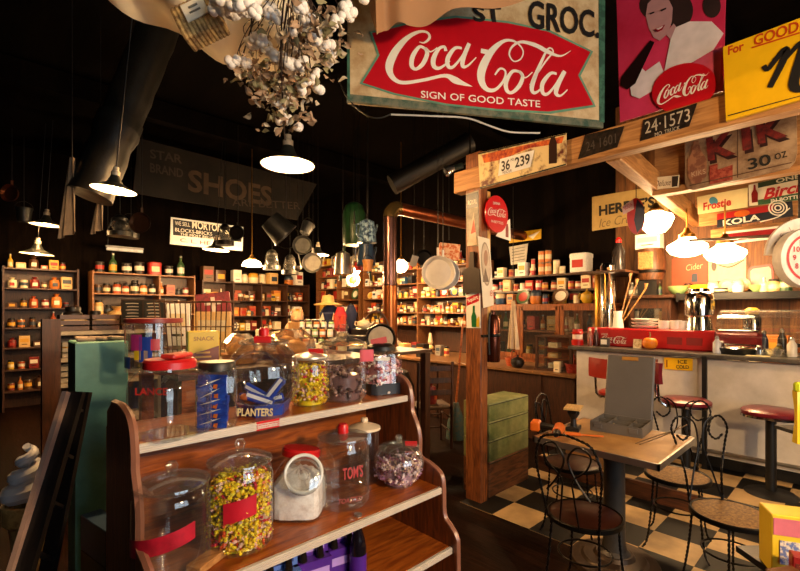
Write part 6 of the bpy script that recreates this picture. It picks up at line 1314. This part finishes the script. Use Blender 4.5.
st = thing('stove', 'squat black cast iron stove under the stove pipe', 'stove', (p.x, p.y, 0)); part('body', MB().lathe([(0, .25), (.2, .25), (.26, .4), (.26, .7), (.2, .85), (.09, .9), (0, .9)], 24), IRON, st)
for a in range(4): part('leg', MB().cyl((.17 * cos(a * pi / 2 + .8), .17 * sin(a * pi / 2 + .8), 0), (.15 * cos(a * pi / 2 + .8), .15 * sin(a * pi / 2 + .8), .3), .02), IRON, st)
a, b = atD(168, 6, 3.9), atD(90, 196, 3.5)
t = thing('duct', 'fat black flexible air duct slanting down at upper left', 'duct', a)
pts = [a + (b - a) * u - a for u in [k / 16 for k in range(-3, 17)]]; rd = [.155 * (1 + .03 * sin(k * 2.4)) for k in range(len(pts))]; rd[-6] *= 1.07; rd[-5] *= .96
part('hose', MB().tube(pts, rd, 24), M('#1a1814', .42, var=.3, scale=9, bump=.6, spec=.5), t)
part('hanger', MB().tube([pts[5], pts[5] + Vector((0, 0, ZC - a.z + .25))], .006), BLACK, t); part('tape_band', MB().tube([pts[-7], pts[-6]], .165, 24), M('#24231e', .3), t)
t = thing('duct', 'dark diagonal rafter pipe left of the post', 'duct', atD(380, 300, 5.2)); a, b = atD(392, 185, 5.2) - atD(380, 300, 5.2), atD(470, 142, 5.3) - atD(380, 300, 5.2)
part('hose', MB().tube([a, b], .12, 20), M('#14110e', .5), t)
# ================================================================== cloths, straw bundle, cotton
rc = random.Random(11)
def edge_sheet(fn, nu, nv, mat, th, name, label, cat): 
    t = thing(name, label, cat, fn(.5, .5)); o = Vector(fn(.5, .5)); part('cloth', MB().grid(lambda u, v: Vector(fn(u, v)) - o, nu, nv, th), mat, t); return t
zc_ = 2.55
def canopy(u, v):
    e = [(60, -30), (104, 2), (150, 30), (200, 55), (232, 65), (270, 72), (300, 70), (322, 60)]
    k = u * (len(e) - 1); i = min(int(k), len(e) - 2); f = k - i; px = e[i][0] * (1 - f) + e[i + 1][0] * f; py = e[i][1] * (1 - f) + e[i + 1][1] * f
    P = onZ(px, py, zc_); back = -FW * 1.5
    P = P + back * v; P.z += .30 * v * .3 + .025 * sin(v * 9 + u * 5) + .02 * sin(u * 21); return P
edge_sheet(canopy, 30, 16, M('#fff2d2', .75, var=.2, scale=5), .004, 'cloth_canopy', 'cream muslin canopy stretched overhead at the upper left', 'canopy')
BR = M('#a87c54', .75, var=.12, scale=4)
def drape(u, v):
    e = [(366, -14), (371, 14), (377, 39), (384, 27), (394, 25.5), (408, 27), (430, 21), (452, 13), (490, 6), (530, -2)]
    k = u * (len(e) - 1); i = min(int(k), len(e) - 2); f = k - i; px = e[i][0] * (1 - f) + e[i + 1][0] * f; py = e[i][1] * (1 - f) + e[i + 1][1] * f
    P = atD(px, py, 2.02 + .10 * u); return P + Vector((0, 0, .42 * v)) - FW * .5 * v + FW * .03 * sin(u * 22) * (1 - .5 * v)
edge_sheet(drape, 40, 8, BR, .004, 'paper_drape', 'tan paper drape hanging in front of the big fishtail sign', 'drape')
t = thing('dark_cloth', 'dark green cloth hanging between the cotton and the fishtail sign', 'cloth', atD(330, 20, 2.55), YAW)
part('cloth', MB().grid(lambda u, v: ((u - .5) * .34 * (1 - .2 * v), .03 * sin(u * 15), -.16 + v * 1.0), 20, 6, .006), M('#10201c', .7, var=.3), t)
for (px, py0, py1, w0, d, lab) in ((67, 158, 236, 17, 3.4, 'long grey brown rag hanging by the black duct'), (97, 193, 232, 12, 3.9, 'short grey rag hanging below the left pendant lamp')):
    P = atD(px, py1, d); h = (py1 - py0) * d / FPX; wd = w0 * d / FPX; t = thing('hanging_rag', lab, 'cloth', P, YAW)
    part('cloth', MB().grid(lambda u, v: ((u - .5) * wd * (1.1 - .85 * v) + .3 * wd * v, .02 * sin(u * 11), v * h + (.05 * (u - .4) * (1 - v))), 10, 8, .006), M('#7a6854', .8, var=.2), t)
    part('cord', MB().tube([(wd * .3, 0, h), (wd * .3, 0, ZC - P.z)], .004), BLACK, t)
# straw bundle with a white card
P = atD(201, 22, 1.4)
t = thing('straw_bundle', 'woven straw bundle with a white card hanging under the canopy', 'straw bundle', P, rot=(0, radians(-26), YAW))
part('bundle', MB().box((0, 0, 0), (.13, .07, .095), .022), MIXED('#7a5a34', '#b8965c', 50, .4, .6, .8, bump=.6), t)
for k in range(10): x = -.058 + k * .0129; part('straw_rib', MB().tube([(x, -.037, -.03), (x, -.03, -.047), (x, .03, -.047), (x, .037, -.03), (x, .037, .03), (x, .03, .047), (x, -.03, .047), (x, -.037, .03)], .0085, 8, True), MIXED('#7a5a34', '#b8965c', 50, .4, .6, .8, bump=.6), t)
part('card', MB().box((.006, -.048, .006), (.072, .004, .055)), M('#e4dcc8', .5), t)
part('written_mark', MB().box((.005, -.051, .016), (.03, .002, .006)).box((.005, -.051, 0), (.036, .002, .005)), M('#6a6a60', .6), t)
part('string', MB().tube([(0, 0, .05), (.1, 0, .45)], .002), BLACK, t)
# cotton branches
O = atD(292, -40, 1.2)
t = thing('cotton_branch', 'bunch of dried cotton branches with white bolls hanging over the big lamp', 'dried plant', O)
bolls = [(218, 2), (230, 12), (243, 13), (222, -4), (257, 1), (277, 17), (248, 41), (256, 44), (262, 40), (270, 52), (287, 47), (292, 53), (279, 39), (283, 58), (246, 62), (258, 67), (236, 60), (304, 61), (312, 78), (278, 80), (280, 117), (285, 120), (312, 36), (307, 34), (345, 10), (350, 14), (330, 28), (332, 52), (328, 60), (300, 8), (306, 20), (318, 30), (342, 18), (276, 104), (295, 75), (268, 8), (240, 3), (290, 64), (302, 88), (326, 48)]
def rel(px, py, d): return atD(px, py, d) - O
D = {}
for i, (x, y) in enumerate(bolls): D[i] = min(1.74, 464 / (311 - y) - .09) - rc.random() * .2
stem = MB()
for tip in ((285, 140), (250, 50), (240, 65), (312, 80), (345, 12), (330, 55), (300, 95), (278, 110), (225, 5), (318, 34)):
    A = Vector((rc.uniform(-.02, .02), 0, .02)); B = rel(*tip, min(1.7, 464 / (311 - tip[1]) - .12)); Mi = A.lerp(B, .5) + Vector((rc.uniform(-.04, .04), 0, .05)); stem.tube(cr([A, Mi, B], 5), .0028, 5)
for i, (x, y) in enumerate(bolls):
    B = rel(x, y, D[i]); stem.tube(cr([B, B + Vector((rc.uniform(-.02, .02), rc.uniform(-.02, .02), .05)), B * .7 + Vector((0, 0, .03)), B * .3], 4), .0016, 4)
stem.tube([Vector((0, 0, 0)), Vector((0, 0, ZC - O.z))], .003, 5); part('stem', stem, M('#2a1810', .7), t)
bm_ = MB()
for k in range(6):
    a = Vector((rc.uniform(-1, 1), rc.uniform(-1, 1), rc.uniform(-1, 1))).normalized() * .011; r = rc.uniform(.011, .016); bm_.ell(a, (r, r, r * 1.1), 8, 6)
bmesh_ = bm_.mesh(M('#e8e2da', .9, var=.06, scale=60, bump=.3), 60)
for i, (x, y) in enumerate(bolls):
    for k in range(2 if i % 3 else 3):
        o = link('cotton_boll', bmesh_, t, rel(x + k * rc.uniform(-9, 9), y + k * rc.uniform(-6, 6), D[i]), (rc.random() * 6, rc.random() * 6, rc.random() * 6)); s_ = rc.uniform(.9, 1.35) * .8; o.scale = (s_, s_, s_)
lf = MB()
for k in range(520):
    x, y = rc.choice([(270, 70), (290, 85), (280, 112), (300, 50), (325, 45), (245, 72), (300, 110), (285, 90), (310, 70), (262, 82), (320, 20), (285, 30), (275, 95), (340, 45)]); x += rc.gauss(0, 11); y += rc.gauss(0, 12)
    if y < 75 and x < 238: continue
    lf.m = rc.choice([0, 0, 1, 2]); lf.T = Matrix.Translation(rel(x, y, min(1.76, 464 / (311 - y) - .08) - rc.uniform(0, .24))) @ Euler((rc.random() * 6, rc.random() * 6, rc.random() * 6)).to_matrix().to_4x4()
    s_ = rc.uniform(.007, .017); q = rc.uniform(.2, .7)
    lf.grid(lambda u, v: ((u - .5) * s_ * 1.5 * sin(pi * min(.97, v + .06)), q * s_ * (abs(u - .5) * 2) ** 1.5 + .3 * s_ * sin(v * 5), (v - .5) * s_ * 2.4), 4, 5)
part('dry_leaves', lf, [M('#a08468', .8, var=.3), M('#c0b094', .8, var=.3), M('#87805c', .8, var=.3)], t, smooth=60)
# ================================================================== pots and pans hanging from the ceiling over the store
TIN_ = M('#6a6a66', .35, .75, var=.3); TIND = M('#3c3c3a', .4, .7, var=.3)
def hang(name, label, cat, px, py, d, build, cord=True, grp='hanging metal ware', rot=None):
    p = atD(px, py, d); t = thing(name, label, cat, p, 0, grp, rot=rot); build(t, d)
    if cord: 
        c = part('cord', MB().tube([(0, 0, 0), Euler(rot or (0, 0, 0)).to_matrix().inverted() @ Vector((0, 0, ZC - p.z - .12))], .004), BLACK, t)
    return t
def bucket(R, H, m):
    def f(t, d): part('bucket', MB().lathe([(0, -H), (R * .75, -H), (R, 0), (R * 1.03, 0), (R * 1.03, -.02), (R * .97, -.01), (R * .72, -H + .01)], 24), m, t); part('bail', MB().tube([(R * cos(a), 0, R * .9 * sin(a)) for a in [k * pi / 10 for k in range(11)]], .005), IRON, t)
    return f
def pan(R, m):
    def f(t, d): part('pan', MB().at((0, 0, -R), (pi / 2, 0, YAW)).lathe([(0, 0), (R * .8, 0), (R, .05), (R * .97, .05), (R * .78, .01), (0, .01)], 24), m, t); part('handle', MB().box((0, 0, R * .2), (.025, .012, R * .6)), m, t)
    return f
def lantern(R, m):
    def f(t, d):
        part('frame', MB().lathe([(0, -.3), (R, -.3), (R, -.24), (R * .5, -.22)], 16).lathe([(R * .5, -.08), (R * .6, -.05), (R * .3, 0), (0, .01)], 16).cyl((R * .9, 0, -.25), (R * .6, 0, -.05), .008).cyl((-R * .9, 0, -.25), (-R * .6, 0, -.05), .008), m, t); part('globe', MB().lathe([(R * .5, -.22), (R * .75, -.15), (R * .5, -.08)], 16), GLASS(base=.2, edge=.7), t)
    return f
hang('bucket', 'large grey tin tub hanging mouth-down among the pots', 'bucket', 286, 236, 6.0, bucket(.19, .3, TIND), rot=(.3, 2.4, 0))
hang('bucket', 'small tin pail hanging above the lit lamp among pots', 'bucket', 309, 224, 6.2, bucket(.09, .16, TIN_), rot=(0, .5, 0))
hang('frying_pan', 'round tin pan hanging right of the big tub', 'pan', 303, 236, 5.5, pan(.12, TIN_)); hang('frying_pan', 'pale round pan hanging below the small lit lamp', 'pan', 313, 253, 5.7, pan(.13, M('#a8a49a', .3, .5)))
hang('lantern', 'dull barn lantern hanging at left of the big tub', 'lantern', 272, 250, 6.7, lantern(.13, TIN_)); hang('lantern', 'barn lantern hanging under the big tub', 'lantern', 290, 255, 6.8, lantern(.13, TIND)); hang('ladle', 'shiny ladle hanging by the round pan', 'ladle', 298, 252, 5.9, lambda t, d: (part('bowl', MB().lathe([(0, -.26), (.05, -.23), (.06, -.19), (.05, -.2), (0, -.24)], 14), STEEL, t), part('handle', MB().cyl((.05, 0, -.2), (0, 0, 0), .008), STEEL, t)))
def canis(t, d):
    part('body', MB().lathe([(0, -.5), (.13, -.5), (.145, -.45), (.145, -.1), (.11, .0), (.06, .04), (0, .05)], 28), M('#1c4424', .4, var=.2), t); part('handle', MB().at((0, 0, 0), (0, 0, YAW)).tube([(.02, -.145, -.1), (.02, -.175, -.13), (.02, -.175, -.22), (.02, -.145, -.25)], .008), STEEL, t)
    for a in (-1, 1): part('leg', MB().at((0, 0, 0), (0, 0, YAW)).tube([(a * .11, 0, -.4), (a * .2 + .02, 0, -.95)], .018), M('#2c4428', .5), t)
hang('canister', 'large green tank with splayed legs hanging left of the stove pipe', 'tank', 354, 206, 5.6, canis)
SPK = MIXED('#1c3c5c', '#8aa8bc', 30, .45, .55, .3)
def cof(m): 
    def f(t, d): part('pot', MB().lathe([(0, -.26), (.11, -.26), (.08, -.02), (.04, .0), (0, .02)], 20), m, t); part('spout', MB().tube([(.09, 0, -.18), (.14, 0, -.08), (.15, 0, -.03)], [.022, .016, .012]), m, t); part('handle', MB().tube([(-.09, 0, -.05), (-.15, 0, -.07), (-.15, 0, -.18), (-.1, 0, -.22)], .009), m, t)
    return f
hang('coffee_pot', 'speckled blue enamel coffee pot hanging beside the green tank', 'coffee pot', 367, 220, 5.0, cof(SPK)); hang('coffee_pot', 'plain blue enamel pot hanging under the speckled one', 'coffee pot', 366, 243, 5.0, cof(M('#1c3450', .3, var=.2)), cord=False)
hang('coffee_pot', 'shiny tin pot hanging below the green tank', 'coffee pot', 343, 252, 5.1, cof(STEEL)); hang('funnel', 'small red tin hanging right of the green tank', 'tin', 359, 262, 5.1, lambda t, d: part('tin', MB().lathe([(0, -.1), (.05, -.1), (.05, -.01), (0, 0)], 14), M('#b82820', .4), t)); hang('bucket', 'small orange pail hanging near the stove pipe', 'bucket', 368, 260, 4.75, bucket(.06, .12, M('#b87a3c', .5)))
hang('dish_pan', 'large white enamel dishpan hanging left of the post', 'pan', 438, 256, 4.5, pan(.17, M('#d8d4cc', .3, var=.08))); hang('dish_pan', 'second white enamel pan hanging behind the first near the post', 'pan', 443, 258, 4.62, pan(.17, M('#c8c8c8', .3, var=.08))); hang('price_tag', 'white paper tag hanging beside the round opal lamp', 'tag', 414, 256, 5.2, lambda t, d: part('card', MB().at((0, 0, -.06), (0, .3, YAW)).box((0, 0, 0), (.08, .004, .13)), WHITE, t))
hang('frying_pan', 'black skillet hanging beside the white dishpans', 'pan', 424, 250, 5.3, pan(.1, IRON)); hang('box_hanging', 'orange printed carton hanging above the white dishpans', 'carton', 449, 240, 5.6, lambda t, d: part('box', MB().at((0, 0, -.15), (0, .1, YAW)).box((0, 0, 0), (.26, .1, .2), .004), MIXED('#c8642c', '#e0b890', 25), t))
# dark clutter hanging low over the left back shelves
for k, (px, py, d, b) in enumerate(((120, 215, 6.2, lantern(.16, TIND)), (131, 222, 6.7, bucket(.14, .25, TIND)), (142, 213, 5.8, pan(.14, M('#3a2418', .4, .4))), (225, 224, 6.2, lantern(.12, IRON)), (238, 226, 5.9, pan(.1, IRON)), (24, 208, 6.3, bucket(.1, .2, TIND)), (12, 185, 6.0, pan(.12, COPPER)))):
    hang(['lantern', 'bucket', 'frying_pan', 'lantern', 'frying_pan', 'bucket', 'frying_pan'][k], ['dark lantern hanging left of the salt sign', 'dark bucket hanging left of the salt sign', 'dark brown pan hanging left of the salt sign', 'black lantern hanging in front of the salt sign', 'black skillet hanging in front of the salt sign', 'dark pail hanging above the far left lamps', 'copper pan hanging at the far left edge'][k], ['lantern', 'bucket', 'pan', 'lantern', 'pan', 'bucket', 'pan'][k], px, py, d, b)
t = thing('strip_light', 'short unlit white strip lamp over the left back shelves', 'lamp', atD(125, 250, 7.6), 0); part('tube', MB().cyl((-.27, 0, 0), (.27, 0, 0), .03), M('#c8d0d8', .3), t); part('housing', MB().box((0, 0, .04), (.56, .07, .03)), M('#8a8c90', .4), t); part('cord', MB().tube([(-.25, 0, .05), (-.25, 0, ZC - t.location.z)], .006), BLACK, t)
# ================================================================== counter ceiling pieces: round plaque, clock, pipe
t = Sheet('hanging_plaque', 'round red and navy plaque with a white tag hanging from the joist', 'plaque', atD(636, 215, 4.3), YAW - .3, [(636 + 9 * cos(a), 216 + 18 * sin(a)) for a in [k * pi / 12 for k in range(24)]], .012, M('#a81820', .3))
t.poly_([(637, 199), (644, 207), (645, 216), (642, 227), (637, 233), (634, 220)], M('#161c34', .35), 'navy_field').poly_([(622, 207), (633, 199), (634, 209), (623, 215)], M('#c8a8a8', .5), 'white_tag').text('SODA', (624, 209), (632, 204), 3.5, M('#b02830', .4)).strokes([[(636, 198, .8), (636, 176, .8)]], BLACK, 'cord')
CK = atD(808, 258, 2.9)
R_ = .195
t = thing('wall_clock', 'round white clock with red ring and numerals at right edge', 'clock', CK, YAW)
part('case', MB().at((0, 0, 0), (pi / 2, 0, 0)).lathe([(0, -.05), (R_, -.05), (R_ * 1.02, 0), (R_, .02), (0, .022)], 40), M('#e8e4e0', .35), t)
part('red_ring', MB().at((0, -.0235, 0), (pi / 2, 0, 0)).lathe([(R_ * .74, 0), (R_ * .82, 0)], 40), M('#d0404c', .4), t)
for k in range(12):
    a = pi / 2 - (k + 1) * pi / 6; part('numeral', MB().text(str(k + 1), R_ * .56 * cos(a), R_ * .56 * sin(a), .022 if k < 9 else .04, .036, y=-.0245, bold=.02), M('#c02848', .4), t)
part('hand', MB().box((0, -.027, .04), (.006, .002, .1)).box((.03, -.027, 0), (.07, .002, .006)), BLACK, t); part('bracket', MB().box((0, .09, .0), (.03, .1, .03)).cyl((.05, .12, 0), (.05, .12, .9), .006), IRON, t)
CK2 = atD(808, 255, 3.0)
t = thing('sign_board', 'white half-round sign with thin letters above the clock', 'sign', CK2, YAW); R2 = .285
part('panel', MB().prism([(R2 * cos(a), R2 * .9 * sin(a)) for a in [k * pi / 20 for k in range(21)]], 0, .02), M('#e4e0dc', .4), t)
for c_, a in (('D', 2.75), ('E', 2.45), ('L', 2.1), ('L', 1.75), ('S', 1.4)): part('lettering', MB().text(c_, R2 * .8 * cos(a), R2 * .72 * sin(a), .022, .034, y=-.002, rot=a - pi / 2), M('#9a8a94', .5), t)
part('bracket', MB().cyl((.05, .03, .1), (.05, .03, .75), .006), IRON, t)
A, B = atD(690, 240.5, 4.0), atD(822, 233, 2.85)
solo('ceiling_pipe', MB().tube([A - A, B - A], .012, 10), M('#5a4c44', .4, .6), 'thin dark pipe running across above the counter lamps', 'pipe', A)
solo('white_conduit', MB().tube(cr([atD(x, y, 2.5) - atD(430, 120, 2.5) for x, y in ((391, 114.5), (430, 116), (466, 118), (490, 126), (510, 132), (540, 133))]), .005, 8), M('#c8c4bc', .4), 'thin white cable hanging under the big fishtail sign', 'cable', atD(430, 120, 2.5))
solo('dark_cable', MB().tube(cr([atD(x, y, 2.42) - atD(360, 105, 2.42) for x, y in ((338, 78), (348, 99), (366, 115), (380, 118), (391, 114))]), .004, 6), BLACK, 'thin black cable looping off the left end of the fishtail sign', 'cable', atD(360, 105, 2.42))
# ================================================================== snack boxes at the lower right corner
q = atD(800, 311, 1.35)
t = thing('snack_stand', 'low black wire stand at the bottom right holding snack boxes', 'stand', (q.x, q.y, 0), YAW); part('shelf', MB().box((.04, 0, .70), (.26, .28, .02)), BLACK, t); part('upright', MB().box((.14, .1, .35), (.03, .03, .7)), BLACK, t); part('upper_arm', MB().box((.16, .12, .95), (.03, .03, .5)).box((.13, .1, 1.095), (.08, .2, .012)), BLACK, t)
def rq(dx, dy, z): return q + RT * dx + FW * dy + Vector((0, 0, z - 1.5))
o = thing('carton', 'yellow and pink snack box at the bottom right corner', 'carton', rq(-.04, -.0, .711), YAW - .35); part('box', MB().box((0, 0, .09), (.11, .09, .18), .003), M('#d8b82c', .4, var=.05), o); part('pink_top', MB().box((0, -.046, .145), (.1, .002, .05)), M('#c86a78', .4), o); part('print', MB().box((-.01, -.047, .07), (.05, .002, .07)), MIXED('#5a6a9c', '#d8c8b0', 60), o)
o = thing('carton', 'small red snack carton in front of the yellow and pink box', 'carton', rq(-.085, -.1, .711), YAW - .5); part('box', MB().box((0, 0, .05), (.05, .04, .10), .003), M('#8c1c1a', .4, var=.1), o); part('label', MB().box((0, -.021, .07), (.035, .002, .02)), M('#6a2a1c', .4), o)
o = thing('carton', 'brown snack carton at the very bottom right', 'carton', rq(-.155, -.125, .711), YAW + .2); part('box', MB().box((0, 0, .035), (.09, .04, .07), .003), M('#5a3418', .5), o)
o = thing('snack_bag', 'bright yellow snack bag at the right edge beside the stool', 'snack', rq(.035, -.02, 1.102), YAW); part('bag', MB().grid(lambda u, v: ((u - .5) * .14, -.02 * sin(u * pi) * sin(v * pi) - .01, v * .16), 8, 8, .02), M('#d8b81c', .35, var=.1), o); part('top_fold', MB().box((0, -.005, .17), (.15, .02, .03), .006), M('#b8c420', .35), o)
finish_labels()
